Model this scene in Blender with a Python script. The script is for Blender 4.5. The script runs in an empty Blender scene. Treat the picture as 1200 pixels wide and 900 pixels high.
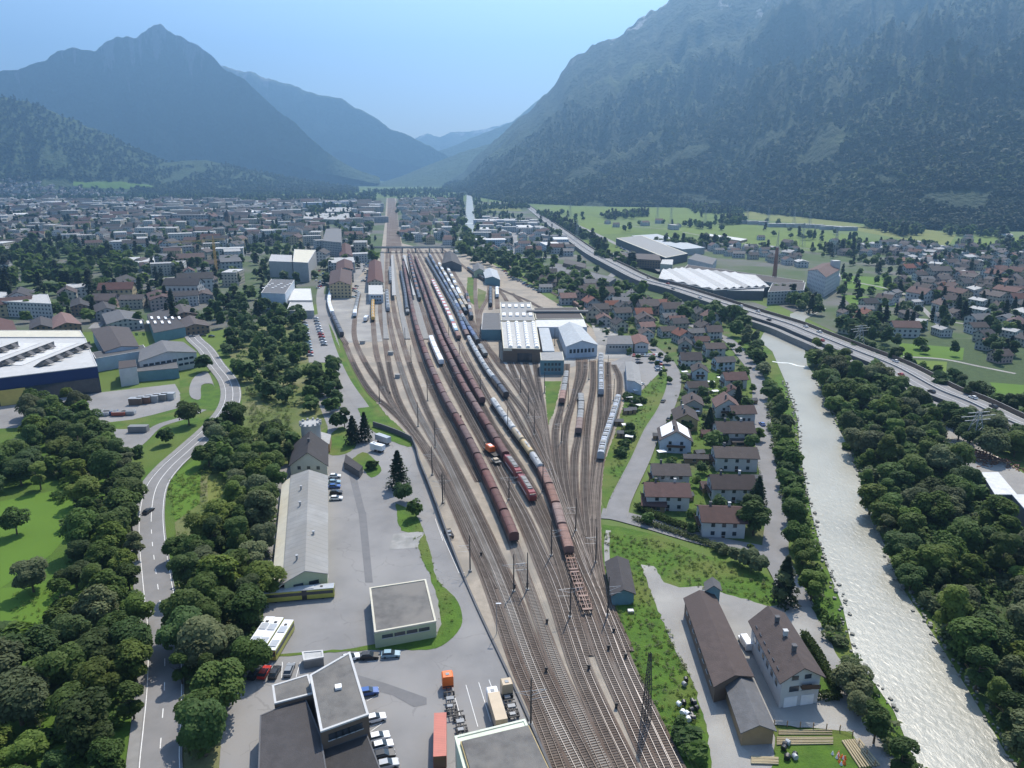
import bpy, math, random
import numpy as np
from mathutils import Vector, Matrix, noise
random.seed(7); rng = np.random.default_rng(7)
S = bpy.context.scene; COL = S.collection
R = math.radians
# ---------------- camera ----------------
H = 110.0; PITCH = R(16.4); FPX = 850.0
cp, sp = math.cos(PITCH), math.sin(PITCH)
cam = bpy.data.objects.new('camera', bpy.data.cameras.new('camera')); COL.objects.link(cam)
cam.location = (0, 0, H); cam.rotation_euler = (R(90) - PITCH, 0, 0)
cam.data.sensor_width = 36; cam.data.lens = 36 * FPX / 1200; cam.data.clip_start = 1; cam.data.clip_end = 60000
S.camera = cam
# ---------------- light ----------------
SUN_EL, SUN_AZ = R(54), R(18)          # azimuth to the right of the viewing direction (+Y)
w = bpy.data.worlds.new('World'); S.world = w; w.use_nodes = True
nt = w.node_tree; bg = nt.nodes['Background']; sky = nt.nodes.new('ShaderNodeTexSky')
sky.sky_type = 'NISHITA'; sky.sun_disc = False; sky.sun_elevation = SUN_EL; sky.sun_rotation = SUN_AZ
sky.altitude = 500; sky.air_density = 1.0; sky.dust_density = 2.2; sky.ozone_density = 2.0
nt.links.new(sky.outputs[0], bg.inputs[0]); bg.inputs[1].default_value = 0.145
sun = bpy.data.objects.new('sun', bpy.data.lights.new('sun', 'SUN')); COL.objects.link(sun)
sun.data.energy = 5.0; sun.data.angle = R(0.5); sun.data.color = (1, 0.92, 0.80)
sd = Vector((math.sin(SUN_AZ) * math.cos(SUN_EL), math.cos(SUN_AZ) * math.cos(SUN_EL), math.sin(SUN_EL)))
sun.rotation_euler = sd.to_track_quat('Z', 'Y').to_euler(); sun.location = (0, 0, 900)
S.view_settings.view_transform = 'Standard'; S.view_settings.look = 'None'
S.view_settings.gamma = 1; S.view_settings.use_curve_mapping = False
S.view_settings.exposure = 0.68
HAZE_D = 0.00014; HAZE_C = (0.30, 0.59, 1.0)
try:
    S.cycles.volume_bounces = 0; S.cycles.max_bounces = 5
except Exception: pass
# ---------------- projection helpers: a pixel of the 1200 x 900 photo to a point at height z ----------------
def G(px, py, z=0.0):
    u = (px - 600) / FPX; v = (py - 450) / FPX
    dn = sp + v * cp; fw = cp - v * sp
    t = (H - z) / dn
    return Vector((u * t, fw * t, z))
def GD(px, py, D):                      # point on the ray at ground distance D (Y)
    u = (px - 600) / FPX; v = (py - 450) / FPX
    dn = sp + v * cp; fw = cp - v * sp
    t = D / fw
    return Vector((u * t, D, H - dn * t))
def PX(p):                              # world point to pixel
    y = p[1]; z = p[2] - H
    f = y * cp - z * sp; up = y * sp + z * cp
    return (600 + FPX * p[0] / f, 450 - FPX * up / f)
def inpoly(x, y, P):
    c = False; n = len(P); j = n - 1
    for i in range(n):
        if (P[i][1] > y) != (P[j][1] > y) and x < (P[j][0] - P[i][0]) * (y - P[i][1]) / (P[j][1] - P[i][1]) + P[i][0]: c = not c
        j = i
    return c
def catmull(P, n=8):
    P = [Vector(p) for p in P]
    if len(P) < 3: return P
    out = []; Q = [2 * P[0] - P[1]] + P + [2 * P[-1] - P[-2]]
    for i in range(1, len(Q) - 2):
        a, b, c, d = Q[i-1], Q[i], Q[i+1], Q[i+2]
        for k in range(n):
            t = k / n
            out.append(0.5 * ((2*b) + (c-a)*t + (2*a-5*b+4*c-d)*t*t + (3*b-a-3*c+d)*t**3))
    out.append(P[-1]); return out
ONES = 'zeroth first second third fourth fifth sixth seventh eighth ninth tenth eleventh twelfth thirteenth fourteenth fifteenth sixteenth seventeenth eighteenth nineteenth'.split()
TENS = ['', '', 'twenty', 'thirty', 'forty', 'fifty', 'sixty', 'seventy', 'eighty', 'ninety']
TENTH = ['', '', 'twentieth', 'thirtieth', 'fortieth', 'fiftieth', 'sixtieth', 'seventieth', 'eightieth', 'ninetieth']
def ordw(n):
    if n >= 100: return 'hundred-and-' + ordw(n - 100) if n > 100 else 'hundredth'
    if n < 20: return ONES[n]
    return TENTH[n // 10] if n % 10 == 0 else TENS[n // 10] + '-' + ONES[n % 10]
# ---------------- materials ----------------
def mk(name, c1, c2=None, scale=0.3, rough=0.85, bump=0.0, bscale=3.0, metal=0.0, detail=4, c3=None, s3=0.02, spec=0.3, emit=0):
    m = bpy.data.materials.new(name); m.use_nodes = True; t = m.node_tree; N = t.nodes; L = t.links
    b = N['Principled BSDF']; b.inputs['Roughness'].default_value = rough; b.inputs['Metallic'].default_value = metal
    b.inputs['Specular IOR Level'].default_value = spec
    c2 = c2 or tuple(x * 0.78 for x in c1)
    tc = N.new('ShaderNodeTexCoord')
    n1 = N.new('ShaderNodeTexNoise'); n1.inputs['Scale'].default_value = scale; n1.inputs['Detail'].default_value = detail; n1.inputs['Roughness'].default_value = 0.6
    L.new(tc.outputs['Object'], n1.inputs['Vector'])
    rp = N.new('ShaderNodeMapRange'); rp.inputs[1].default_value = 0.36; rp.inputs[2].default_value = 0.64
    L.new(n1.outputs[0], rp.inputs[0])
    mx = N.new('ShaderNodeMix'); mx.data_type = 'RGBA'; mx.inputs[6].default_value = (*c1, 1); mx.inputs[7].default_value = (*c2, 1)
    L.new(rp.outputs[0], mx.inputs[0]); out = mx.outputs[2]
    if c3:
        n3 = N.new('ShaderNodeTexNoise'); n3.inputs['Scale'].default_value = s3; n3.inputs['Detail'].default_value = 3
        L.new(tc.outputs['Object'], n3.inputs['Vector'])
        r3 = N.new('ShaderNodeMapRange'); r3.inputs[1].default_value = 0.45; r3.inputs[2].default_value = 0.62
        L.new(n3.outputs[0], r3.inputs[0])
        m3 = N.new('ShaderNodeMix'); m3.data_type = 'RGBA'; m3.inputs[7].default_value = (*c3, 1)
        L.new(out, m3.inputs[6]); L.new(r3.outputs[0], m3.inputs[0]); out = m3.outputs[2]
    L.new(out, b.inputs['Base Color'])
    if bump:
        n2 = N.new('ShaderNodeTexNoise'); n2.inputs['Scale'].default_value = bscale; n2.inputs['Detail'].default_value = 5
        L.new(tc.outputs['Object'], n2.inputs['Vector'])
        bp = N.new('ShaderNodeBump'); bp.inputs['Strength'].default_value = min(bump, 1); bp.inputs['Distance'].default_value = 0.25 * max(1, bump)
        L.new(n2.outputs[0], bp.inputs['Height']); L.new(bp.outputs[0], b.inputs['Normal'])
    m['out'] = 1
    return m
def math_node(t, op, a, b=None):
    n = t.nodes.new('ShaderNodeMath'); n.operation = op
    for i, x in enumerate((a, b)):
        if x is None: continue
        if isinstance(x, (int, float)): n.inputs[i].default_value = x
        else: t.links.new(x, n.inputs[i])
    return n.outputs[0]
def stripes(m, axis, period, duty=0.12, dark=0.55, coord='Object'):   # seams, sheet joints or boards across the thing itself
    t = m.node_tree; N = t.nodes; L = t.links; b = N['Principled BSDF']
    src = b.inputs['Base Color'].links[0].from_socket
    tc = N.new('ShaderNodeTexCoord'); sx = N.new('ShaderNodeSeparateXYZ'); L.new(tc.outputs[coord], sx.inputs[0])
    f = math_node(t, 'FRACT', math_node(t, 'DIVIDE', sx.outputs[axis], period))
    k = math_node(t, 'LESS_THAN', f, duty)
    mx = N.new('ShaderNodeMix'); mx.data_type = 'RGBA'; mx.blend_type = 'MULTIPLY'; mx.inputs[7].default_value = (dark, dark, dark, 1)
    L.new(src, mx.inputs[6]); L.new(k, mx.inputs[0]); L.new(mx.outputs[2], b.inputs['Base Color']); return m
def winmat(name, wall, glass=(0.03, 0.04, 0.05), pu=3.2, pv=2.9, wu=0.42, wv=0.48):   # far facades: rows of windows set by the wall's own UV in metres
    m = mk(name, wall, tuple(x * 0.9 for x in wall), 0.2)
    t = m.node_tree; N = t.nodes; L = t.links; b = N['Principled BSDF']; src = b.inputs['Base Color'].links[0].from_socket
    tc = N.new('ShaderNodeTexCoord'); sx = N.new('ShaderNodeSeparateXYZ'); L.new(tc.outputs['UV'], sx.inputs[0])
    fu = math_node(t, 'FRACT', math_node(t, 'DIVIDE', sx.outputs[0], pu)); fv = math_node(t, 'FRACT', math_node(t, 'DIVIDE', sx.outputs[1], pv))
    du = math_node(t, 'ABSOLUTE', math_node(t, 'SUBTRACT', fu, 0.5)); dv = math_node(t, 'ABSOLUTE', math_node(t, 'SUBTRACT', fv, 0.55))
    k = math_node(t, 'MULTIPLY', math_node(t, 'LESS_THAN', du, wu / 2), math_node(t, 'LESS_THAN', dv, wv / 2))
    mx = N.new('ShaderNodeMix'); mx.data_type = 'RGBA'; mx.inputs[7].default_value = (*glass, 1)
    L.new(src, mx.inputs[6]); L.new(k, mx.inputs[0]); L.new(mx.outputs[2], b.inputs['Base Color']); return m
def foliage(name, c1, c2, sc=0.5):
    m = mk(name, c1, c2, sc, 0.7, 0, spec=0.25)
    t = m.node_tree; b = t.nodes['Principled BSDF']; src = b.inputs['Base Color'].links[0].from_socket
    oi = t.nodes.new('ShaderNodeObjectInfo'); hs = t.nodes.new('ShaderNodeHueSaturation')
    t.links.new(src, hs.inputs['Color'])
    mr = t.nodes.new('ShaderNodeMapRange'); mr.inputs[3].default_value = 0.68; mr.inputs[4].default_value = 1.3
    t.links.new(oi.outputs['Random'], mr.inputs[0]); t.links.new(mr.outputs[0], hs.inputs['Value'])
    mh = t.nodes.new('ShaderNodeMapRange'); mh.inputs[3].default_value = 0.485; mh.inputs[4].default_value = 0.515
    t.links.new(math_node(t, 'FRACT', math_node(t, 'MULTIPLY', oi.outputs['Random'], 7.3)), mh.inputs[0]); t.links.new(mh.outputs[0], hs.inputs['Hue'])
    t.links.new(hs.outputs[0], b.inputs['Base Color'])
    # leaves let some of the sun through
    tr = t.nodes.new('ShaderNodeBsdfTranslucent'); t.links.new(hs.outputs[0], tr.inputs[0])
    ms = t.nodes.new('ShaderNodeMixShader'); ms.inputs[0].default_value = 0.45
    t.links.new(b.outputs[0], ms.inputs[1]); t.links.new(tr.outputs[0], ms.inputs[2]); t.links.new(ms.outputs[0], t.nodes['Material Output'].inputs[0])
    return m
M = {}
def vary(m, lo=0.75, hi=1.25, sat=0.06):      # copies of one thing differ a little in age and colour
    t = m.node_tree; b = t.nodes['Principled BSDF']; src = b.inputs['Base Color'].links[0].from_socket; oi = t.nodes.new('ShaderNodeObjectInfo'); hs = t.nodes.new('ShaderNodeHueSaturation')
    mr = t.nodes.new('ShaderNodeMapRange'); mr.inputs[3].default_value = lo; mr.inputs[4].default_value = hi; t.links.new(oi.outputs['Random'], mr.inputs[0]); t.links.new(mr.outputs[0], hs.inputs['Value'])
    f = math_node(t, 'FRACT', math_node(t, 'MULTIPLY', oi.outputs['Random'], 9.7)); m2 = t.nodes.new('ShaderNodeMapRange'); m2.inputs[3].default_value = 0.6; m2.inputs[4].default_value = 1.15; t.links.new(f, m2.inputs[0]); t.links.new(m2.outputs[0], hs.inputs['Saturation'])
    t.links.new(src, hs.inputs['Color']); t.links.new(hs.outputs[0], b.inputs['Base Color']); return m
def cracks(m, sc=0.09, wd=0.009, dark=0.84):
    t = m.node_tree; b = t.nodes['Principled BSDF']; src = b.inputs['Base Color'].links[0].from_socket; tc = t.nodes.new('ShaderNodeTexCoord'); n = t.nodes.new('ShaderNodeTexNoise'); n.inputs['Scale'].default_value = .25; n.inputs['Detail'].default_value = 6
    t.links.new(tc.outputs['Object'], n.inputs[0]); va = t.nodes.new('ShaderNodeVectorMath'); va.operation = 'MULTIPLY_ADD'; va.inputs[1].default_value = (5, 5, 0); t.links.new(n.outputs['Color'], va.inputs[0]); t.links.new(tc.outputs['Object'], va.inputs[2])
    v = t.nodes.new('ShaderNodeTexVoronoi'); v.feature = 'DISTANCE_TO_EDGE'; v.inputs['Scale'].default_value = sc; t.links.new(va.outputs[0], v.inputs['Vector'])
    k = math_node(t, 'LESS_THAN', v.outputs['Distance'], wd); n2 = t.nodes.new('ShaderNodeTexNoise'); n2.inputs['Scale'].default_value = .06; t.links.new(tc.outputs['Object'], n2.inputs[0]); k = math_node(t, 'MULTIPLY', k, math_node(t, 'GREATER_THAN', n2.outputs[0], .5))
    # oil stains
    n4 = t.nodes.new('ShaderNodeTexNoise'); n4.inputs['Scale'].default_value = .35; n4.inputs['Detail'].default_value = 3; t.links.new(tc.outputs['Object'], n4.inputs[0]); r4 = t.nodes.new('ShaderNodeMapRange'); r4.inputs[1].default_value = .66; r4.inputs[2].default_value = .74; t.links.new(n4.outputs[0], r4.inputs[0])
    k = math_node(t, 'MAXIMUM', k, math_node(t, 'MULTIPLY', r4.outputs[0], .6))
    mx = t.nodes.new('ShaderNodeMix'); mx.data_type = 'RGBA'; mx.blend_type = 'MULTIPLY'; mx.inputs[7].default_value = (dark, dark, dark, 1); t.links.new(src, mx.inputs[6]); t.links.new(k, mx.inputs[0]); t.links.new(mx.outputs[2], b.inputs['Base Color']); return m
M['valley'] = mk('valley_grass', (0.088, 0.135, 0.018), (0.068, 0.110, 0.016), 0.02, 0.95, 0.4, 0.6, c3=(0.10, 0.14, 0.045), s3=0.0035)
M['lawn'] = mk('lawn', (0.062, 0.118, 0.012), (0.045, 0.092, 0.010), 0.12, 0.95, 0.7, 2.0, c3=(0.08, 0.12, 0.020), s3=0.03)
M['bank'] = mk('bank_grass', (0.066, 0.130, 0.012), (0.042, 0.090, 0.010), 0.25, 0.95, 0.8, 1.6, c3=(0.095, 0.12, 0.025), s3=0.05)
M['meadow'] = mk('dry_meadow', (0.10, 0.125, 0.030), (0.07, 0.098, 0.024), 0.15, 0.95, 0.8, 1.2, c3=(0.15, 0.15, 0.07), s3=0.03)
M['scrub'] = mk('scrub_floor', (0.035, 0.06, 0.02), (0.05, 0.08, 0.025), 0.3, 0.95, 0.8, 1.5)
M['townfloor'] = mk('town_ground', (0.062, 0.088, 0.032), (0.045, 0.078, 0.022), 0.035, 0.95, 0, c3=(0.11, 0.108, 0.098), s3=0.012)
M['garden'] = mk('garden_ground', (0.068, 0.120, 0.018), (0.045, 0.085, 0.016), 0.12, 0.95, 0.7, 1.0, c3=(0.085, 0.095, 0.035), s3=0.07)
M['asphalt'] = mk('asphalt', (0.215, 0.21, 0.205), (0.175, 0.172, 0.17), 0.09, 0.9, 0.1, 8, c3=(0.235, 0.228, 0.22), s3=0.03, detail=8)
cracks(M['asphalt'])
M['asphalt_new'] = mk('asphalt_dark', (0.15, 0.148, 0.15), (0.13, 0.13, 0.132), 0.3, 0.85, 0.1, 8)
M['asphalt_road'] = mk('road_asphalt', (0.205, 0.20, 0.198), (0.17, 0.168, 0.166), 0.15, 0.9, 0.1, 8, detail=8)
M['concrete'] = mk('concrete', (0.30, 0.295, 0.28), (0.24, 0.235, 0.22), 0.3, 0.9, 0.1, 4, c3=(0.20, 0.20, 0.19), s3=0.2)
M['pave'] = mk('pavement', (0.23, 0.225, 0.215), (0.19, 0.187, 0.18), 0.4, 0.9)
M['gravel'] = mk('gravel', (0.26, 0.25, 0.235), (0.20, 0.195, 0.185), 0.12, 0.95, 0.5, 5, c3=(0.31, 0.30, 0.275), s3=0.06, detail=8)
M['ballast'] = mk('ballast', (0.33, 0.285, 0.23), (0.26, 0.225, 0.18), 0.35, 0.95, 0.6, 5, c3=(0.23, 0.205, 0.17), s3=0.05, detail=8)
M['bed'] = mk('track_bed', (0.13, 0.095, 0.075), (0.09, 0.066, 0.052), 0.5, 0.95, 0.7, 6, c3=(0.155, 0.13, 0.11), s3=0.04, detail=8)
M['sleeper'] = mk('sleeper', (0.135, 0.113, 0.095), (0.085, 0.068, 0.056), 0.3, 0.9)
M['sleeper_pale'] = mk('concrete_sleeper', (0.27, 0.25, 0.22), (0.19, 0.17, 0.145), 0.1, 0.9)
M['rail'] = mk('rail_steel', (0.22, 0.19, 0.17), (0.15, 0.12, 0.10), 0.05, 0.55, metal=0.3)
M['rail_shiny'] = mk('polished_rail', (0.30, 0.28, 0.27), (0.24, 0.22, 0.21), 0.05, 0.5, metal=0.5)
M['line'] = mk('road_paint', (0.75, 0.75, 0.73), (0.6, 0.6, 0.58), 1.5, 0.7)
M['foam'] = mk('white_water', (0.75, 0.77, 0.75), (0.5, 0.55, 0.52), 0.5, 0.6, 1.0, 2)
M['stone'] = mk('river_stones', (0.26, 0.26, 0.23), (0.15, 0.15, 0.13), 0.4, 0.95, 1.0, 1.2)
m = M['water'] = mk('river_water', (0.245, 0.243, 0.205), (0.205, 0.208, 0.178), 0.06, 0.34, 0, c3=(0.265, 0.265, 0.225), s3=0.02, spec=0.5)
t = m.node_tree; N = t.nodes; L = t.links
tc = N.new('ShaderNodeTexCoord'); mp = N.new('ShaderNodeMapping'); mp.inputs['Rotation'].default_value = (0, 0, R(12)); mp.inputs['Scale'].default_value = (0.75, 0.42, 1)
L.new(tc.outputs['Object'], mp.inputs[0]); n2 = N.new('ShaderNodeTexNoise'); n2.inputs['Scale'].default_value = 1.1; n2.inputs['Detail'].default_value = 6; n2.inputs['Roughness'].default_value = 0.62; n2.inputs['Distortion'].default_value = 0.6
L.new(mp.outputs[0], n2.inputs[0]); bp = N.new('ShaderNodeBump'); bp.inputs['Strength'].default_value = 0.7; bp.inputs['Distance'].default_value = 0.24
L.new(n2.outputs[0], bp.inputs['Height']); L.new(bp.outputs[0], N['Principled BSDF'].inputs['Normal'])
# plain building materials
for k, c in dict(cream=(0.55, 0.52, 0.42), white=(0.50, 0.50, 0.49), brightwhite=(0.78, 0.78, 0.77), bluewhite=(0.46, 0.52, 0.58), palegreen=(0.42, 0.46, 0.30), grey=(0.36, 0.36, 0.35),
                 darkgrey=(0.11, 0.11, 0.115), lightgrey=(0.46, 0.46, 0.45), brownwall=(0.16, 0.115, 0.085), ochre=(0.42, 0.33, 0.17), pink=(0.42, 0.27, 0.21), yellow=(0.55, 0.42, 0.12),
                 blue=(0.014, 0.03, 0.10), teal=(0.13, 0.23, 0.26), redwall=(0.24, 0.07, 0.05), brick=(0.26, 0.13, 0.09), palerim=(0.60, 0.64, 0.52), wood=(0.30, 0.21, 0.12), logs=(0.42, 0.35, 0.22)).items():
    M[k] = mk('wall_' + k, c, tuple(x * 0.82 for x in c), 0.25, 0.85, c3=tuple(x * 0.9 for x in c), s3=0.6)
for k, c in dict(r_brown=(0.066, 0.050, 0.046), r_dark=(0.045, 0.041, 0.042), r_grey=(0.115, 0.115, 0.118), r_light=(0.36, 0.36, 0.35), r_red=(0.15, 0.052, 0.032), r_white=(0.58, 0.58, 0.57), r_redbrown=(0.095, 0.040, 0.032), r_metal=(0.40, 0.43, 0.45)).items():
    M[k] = mk('roof_' + k[2:], c, tuple(x * 0.75 for x in c), 0.5, 0.8, 0.25, 3, c3=tuple(x * 0.85 for x in c), s3=0.12)
M['tar'] = mk('gravelled_roof', (0.15, 0.145, 0.135), (0.105, 0.10, 0.095), 0.35, 0.95, 0.3, 6, c3=(0.175, 0.165, 0.15), s3=0.12, detail=8)
M['sheet'] = stripes(mk('fibre_cement_sheet', (0.27, 0.27, 0.26), (0.21, 0.21, 0.205), 0.2, 0.85, c3=(0.23, 0.225, 0.21), s3=0.06), 1, 2.4, 0.06, 0.7)
M['glass'] = mk('window_glass', (0.035, 0.045, 0.055), (0.02, 0.03, 0.04), 0.5, 0.12, spec=0.6)
M['shutter'] = mk('shutter_brown', (0.10, 0.06, 0.04), None, 0.5)
M['dark'] = mk('dark_steel', (0.045, 0.043, 0.042), (0.03, 0.028, 0.027), 0.5, 0.6)
M['mast'] = mk('mast_steel', (0.075, 0.07, 0.066), (0.05, 0.045, 0.042), 0.5, 0.6)
M['galv'] = mk('galvanised_steel', (0.36, 0.37, 0.38), (0.28, 0.29, 0.30), 0.5, 0.5, metal=0.3)
M['solar'] = mk('solar_panel', (0.03, 0.045, 0.08), (0.02, 0.03, 0.06), 0.5, 0.15, spec=0.6)
M['bark'] = mk('bark', (0.11, 0.085, 0.06), (0.07, 0.055, 0.04), 2, 0.95)
def paint(name, c, rough=0.35): M[name] = mk('paint_' + name, c, tuple(x * 0.85 for x in c), 0.4, rough, spec=0.5); return M[name]
for k, c in dict(p_white=(0.72, 0.73, 0.74), p_red=(0.42, 0.03, 0.02), p_blue=(0.03, 0.10, 0.32), p_black=(0.02, 0.02, 0.022), p_silver=(0.38, 0.40, 0.42), p_lightblue=(0.24, 0.36, 0.43), p_orange=(0.75, 0.16, 0.03), p_container=(0.42, 0.11, 0.07),
                 p_tan=(0.42, 0.33, 0.22), p_yellow=(0.42, 0.40, 0.08), p_grey=(0.22, 0.23, 0.24), p_locored=(0.22, 0.035, 0.032), p_emu=(0.38, 0.40, 0.43), p_tank=(0.42, 0.42, 0.40), p_tanktan=(0.40, 0.29, 0.14), p_yellowtank=(0.60, 0.36, 0.08),
                 p_bluewagon=(0.07, 0.09, 0.18), p_darkwagon=(0.055, 0.05, 0.055), p_oldgrey=(0.20, 0.19, 0.17), p_rust=(0.17, 0.085, 0.055)).items(): paint(k, c)
M['p_brown'] = stripes(mk('wagon_brown', (0.112, 0.048, 0.042), (0.090, 0.042, 0.038), 0.25, 0.65, c3=(0.13, 0.066, 0.055), s3=0.1), 0, 1.35, 0.08, 0.72)
M['p_brownold'] = stripes(mk('wagon_old_brown', (0.20, 0.115, 0.09), (0.15, 0.085, 0.07), 0.3, 0.7), 0, 1.9, 0.1, 0.65)
for k_ in ('p_brown', 'p_brownold', 'p_darkwagon', 'p_tank', 'p_tanktan', 'r_brown', 'r_dark', 'r_grey', 'r_redbrown', 'r_red', 'r_light'): vary(M[k_], *((.7, 1.3) if k_[0] == 'r' else (.8, 1.25)))
FOL = [foliage('leaves_dark', (0.072, 0.116, 0.030), (0.053, 0.090, 0.025)), foliage('leaves_mid', (0.092, 0.145, 0.028), (0.068, 0.112, 0.024)), foliage('leaves_light', (0.125, 0.180, 0.030), (0.092, 0.138, 0.026)), foliage('leaves_grey', (0.135, 0.158, 0.070), (0.10, 0.124, 0.054))]
CON = foliage('needles', (0.030, 0.050, 0.020), (0.020, 0.036, 0.016))
MFOL = [foliage('mountain_leaves_dark', (0.036, 0.062, 0.024), (0.026, 0.046, 0.02)), foliage('mountain_leaves_mid', (0.050, 0.082, 0.026), (0.036, 0.062, 0.022)), foliage('mountain_leaves_light', (0.075, 0.110, 0.030), (0.055, 0.085, 0.026)), FOL[3]]
YEL = foliage('leaves_yellow_green', (0.15, 0.19, 0.025), (0.10, 0.14, 0.02))
# ---------------- mesh helpers ----------------
class MB:
    def __init__(s): s.v = []; s.f = []; s.uv = []; s.mi = []; s.useuv = False; s.cur = 0
    def quad(s, pts, uv=None):
        n = len(s.v); s.v += [tuple(p) for p in pts]; s.f.append(tuple(range(n, n + len(pts)))); s.mi.append(s.cur)
        if uv: s.useuv = True
        s.uv.append(uv or [(0, 0)] * len(pts))
    def box(s, c, d, rz=0, top=True):
        x, y, z = c; a, b, h = d[0] / 2, d[1] / 2, d[2] / 2; C, N_ = math.cos(rz), math.sin(rz)
        P = [(x + i * a * C - j * b * N_, y + i * a * N_ + j * b * C, z + k * h) for k in (-1, 1) for j in (-1, 1) for i in (-1, 1)]
        for q in ((0, 2, 3, 1), (4, 5, 7, 6), (0, 1, 5, 4), (2, 6, 7, 3), (0, 4, 6, 2), (1, 3, 7, 5)): s.quad([P[i] for i in q])
        return s
    def prism(s, P, z0, z1, cap=True, uv=False, bottom=False):
        n = len(P); u = 0
        for i in range(n):
            a, b = P[i], P[(i + 1) % n]; l = math.hypot(b[0] - a[0], b[1] - a[1])
            s.quad([(a[0], a[1], z0), (b[0], b[1], z0), (b[0], b[1], z1), (a[0], a[1], z1)], [(u, 0), (u + l, 0), (u + l, z1 - z0), (u, z1 - z0)] if uv else None); u += l
        if cap: s.quad([(p[0], p[1], z1) for p in P])
        if bottom: s.quad([(p[0], p[1], z0) for p in P][::-1])
        return s
    def tube(s, a, b, r0, r1=None, n=6, caps=True):
        a, b = Vector(a), Vector(b); r1 = r0 if r1 is None else r1; d = (b - a)
        if d.length < 1e-6: return s
        d.normalize(); x = d.orthogonal().normalized(); y = d.cross(x)
        A = [a + (x * math.cos(2*math.pi*i/n) + y * math.sin(2*math.pi*i/n)) * r0 for i in range(n)]
        B = [b + (x * math.cos(2*math.pi*i/n) + y * math.sin(2*math.pi*i/n)) * r1 for i in range(n)]
        for i in range(n): s.quad([A[i], A[(i+1) % n], B[(i+1) % n], B[i]])
        if caps: s.quad(A[::-1]); s.quad(B)
        return s
    def section(s, prof, x0, x1):      # closed profile of (y, z) swept along x, capped
        n = len(prof)
        for i in range(n):
            a, b = prof[i], prof[(i+1) % n]; s.quad([(x0, *a), (x0, *b), (x1, *b), (x1, *a)])
        s.quad([(x0, *p) for p in prof][::-1]); s.quad([(x1, *p) for p in prof]); return s
    def slab(s, P, th):                # 3-d quad thickened downwards
        P = [Vector(p) for p in P]; Q = [p - Vector((0, 0, th)) for p in P]; n = len(P)
        s.quad(P); s.quad(Q[::-1])
        for i in range(n): s.quad([Q[i], Q[(i+1) % n], P[(i+1) % n], P[i]])
        return s
    def mesh(s, name, mats):
        me = bpy.data.meshes.new(name); me.from_pydata(s.v, [], s.f)
        for m_ in (mats if isinstance(mats, (list, tuple)) else [mats]): me.materials.append(m_)
        if any(s.mi): me.polygons.foreach_set('material_index', s.mi)
        if s.useuv:
            l = me.uv_layers.new(name='UVMap'); fl = [c for f in s.uv for p in f for c in p]; l.data.foreach_set('uv', fl)
        me.update(); return me
    def build(s, name, mats, parent=None, smooth=False):
        me = s.mesh(name, mats)
        if smooth: me.polygons.foreach_set('use_smooth', [True] * len(me.polygons))
        return link(name, me, parent)
def link(name, data, parent=None):
    o = bpy.data.objects.new(name, data); COL.objects.link(o)
    if parent: o.parent = parent
    return o
def tag(o, label, cat, group=None):
    o['label'] = label; o['category'] = cat
    if group: o['group'] = group
    return o
def struct(o, kind='structure'): o['kind'] = kind; return o
def thing(name, label, cat, loc=(0, 0, 0), rz=0, group=None):
    o = bpy.data.objects.new(name, None); COL.objects.link(o); o.location = loc; o.rotation_euler = (0, 0, rz)
    o.empty_display_size = 0.5
    return tag(o, label, cat, group)
KIDS = {}
def reg(root): KIDS[root.name] = [(c, list(c.children)) for c in root.children]
def dup(root, loc, rz=0, label=None, group=None, scale=None):
    r = root.copy(); COL.objects.link(r); r.location = loc; r.rotation_euler = (0, 0, rz)
    if label: r['label'] = label
    if group: r['group'] = group
    if scale: r.scale = scale
    if root.name not in KIDS: reg(root)
    for ch, gs in KIDS[root.name]:
        c = ch.copy(); COL.objects.link(c); c.parent = r
        for g in gs:
            d = g.copy(); COL.objects.link(d); d.parent = c
    return r
USED = set()
def place(root, loc, rz=0, label=None, group=None, scale=None):   # the first placing moves the thing itself
    if root.name in USED: return dup(root, loc, rz, label, group, scale)
    USED.add(root.name); reg(root); root.location = loc; root.rotation_euler = (0, 0, rz)
    if label: root['label'] = label
    if group: root['group'] = group
    if scale: root.scale = scale
    return root
def sheet(name, pts, z, mat, curve=0, kind='structure'):
    if curve: pts = [tuple(p) for p in catmull([(x, y) for x, y in pts] + [pts[0]], curve)][:-1]
    P = [G(x, y) for x, y in pts]; soft = mat.name in ('lawn', 'bank_grass', 'dry_meadow', 'ballast', 'gravel', 'garden_ground') and len(P) > 3
    if soft:                            # ragged edge: grass creeping over the border, spilled gravel
        Q = []
        for i in range(len(P)):
            a, b = P[i], P[(i + 1) % len(P)]; n = max(1, min(60, int((b - a).length / 1.6))) if a.y < 700 else 1
            for k in range(n):
                q = a.lerp(b, k / n)
                if k and a.y < 700: q = q + Vector((noise.noise(Vector((q.x * .6, q.y * .6, 1))), noise.noise(Vector((q.x * .6, q.y * .6, 9))), 0)) * .7
                Q.append(q)
        P = Q
    mb = MB(); mb.quad([(p.x, p.y, z) for p in P])
    o = mb.build(name, mat)
    if o.data.polygons[0].normal.z < 0: o.data.flip_normals()
    return struct(o, kind)
def wline(pts, n=8, z=0.0):             # pixel polyline -> smooth ground points
    return [G(p[0], p[1], z) for p in catmull([(x, y) for x, y in pts], n)]
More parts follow.
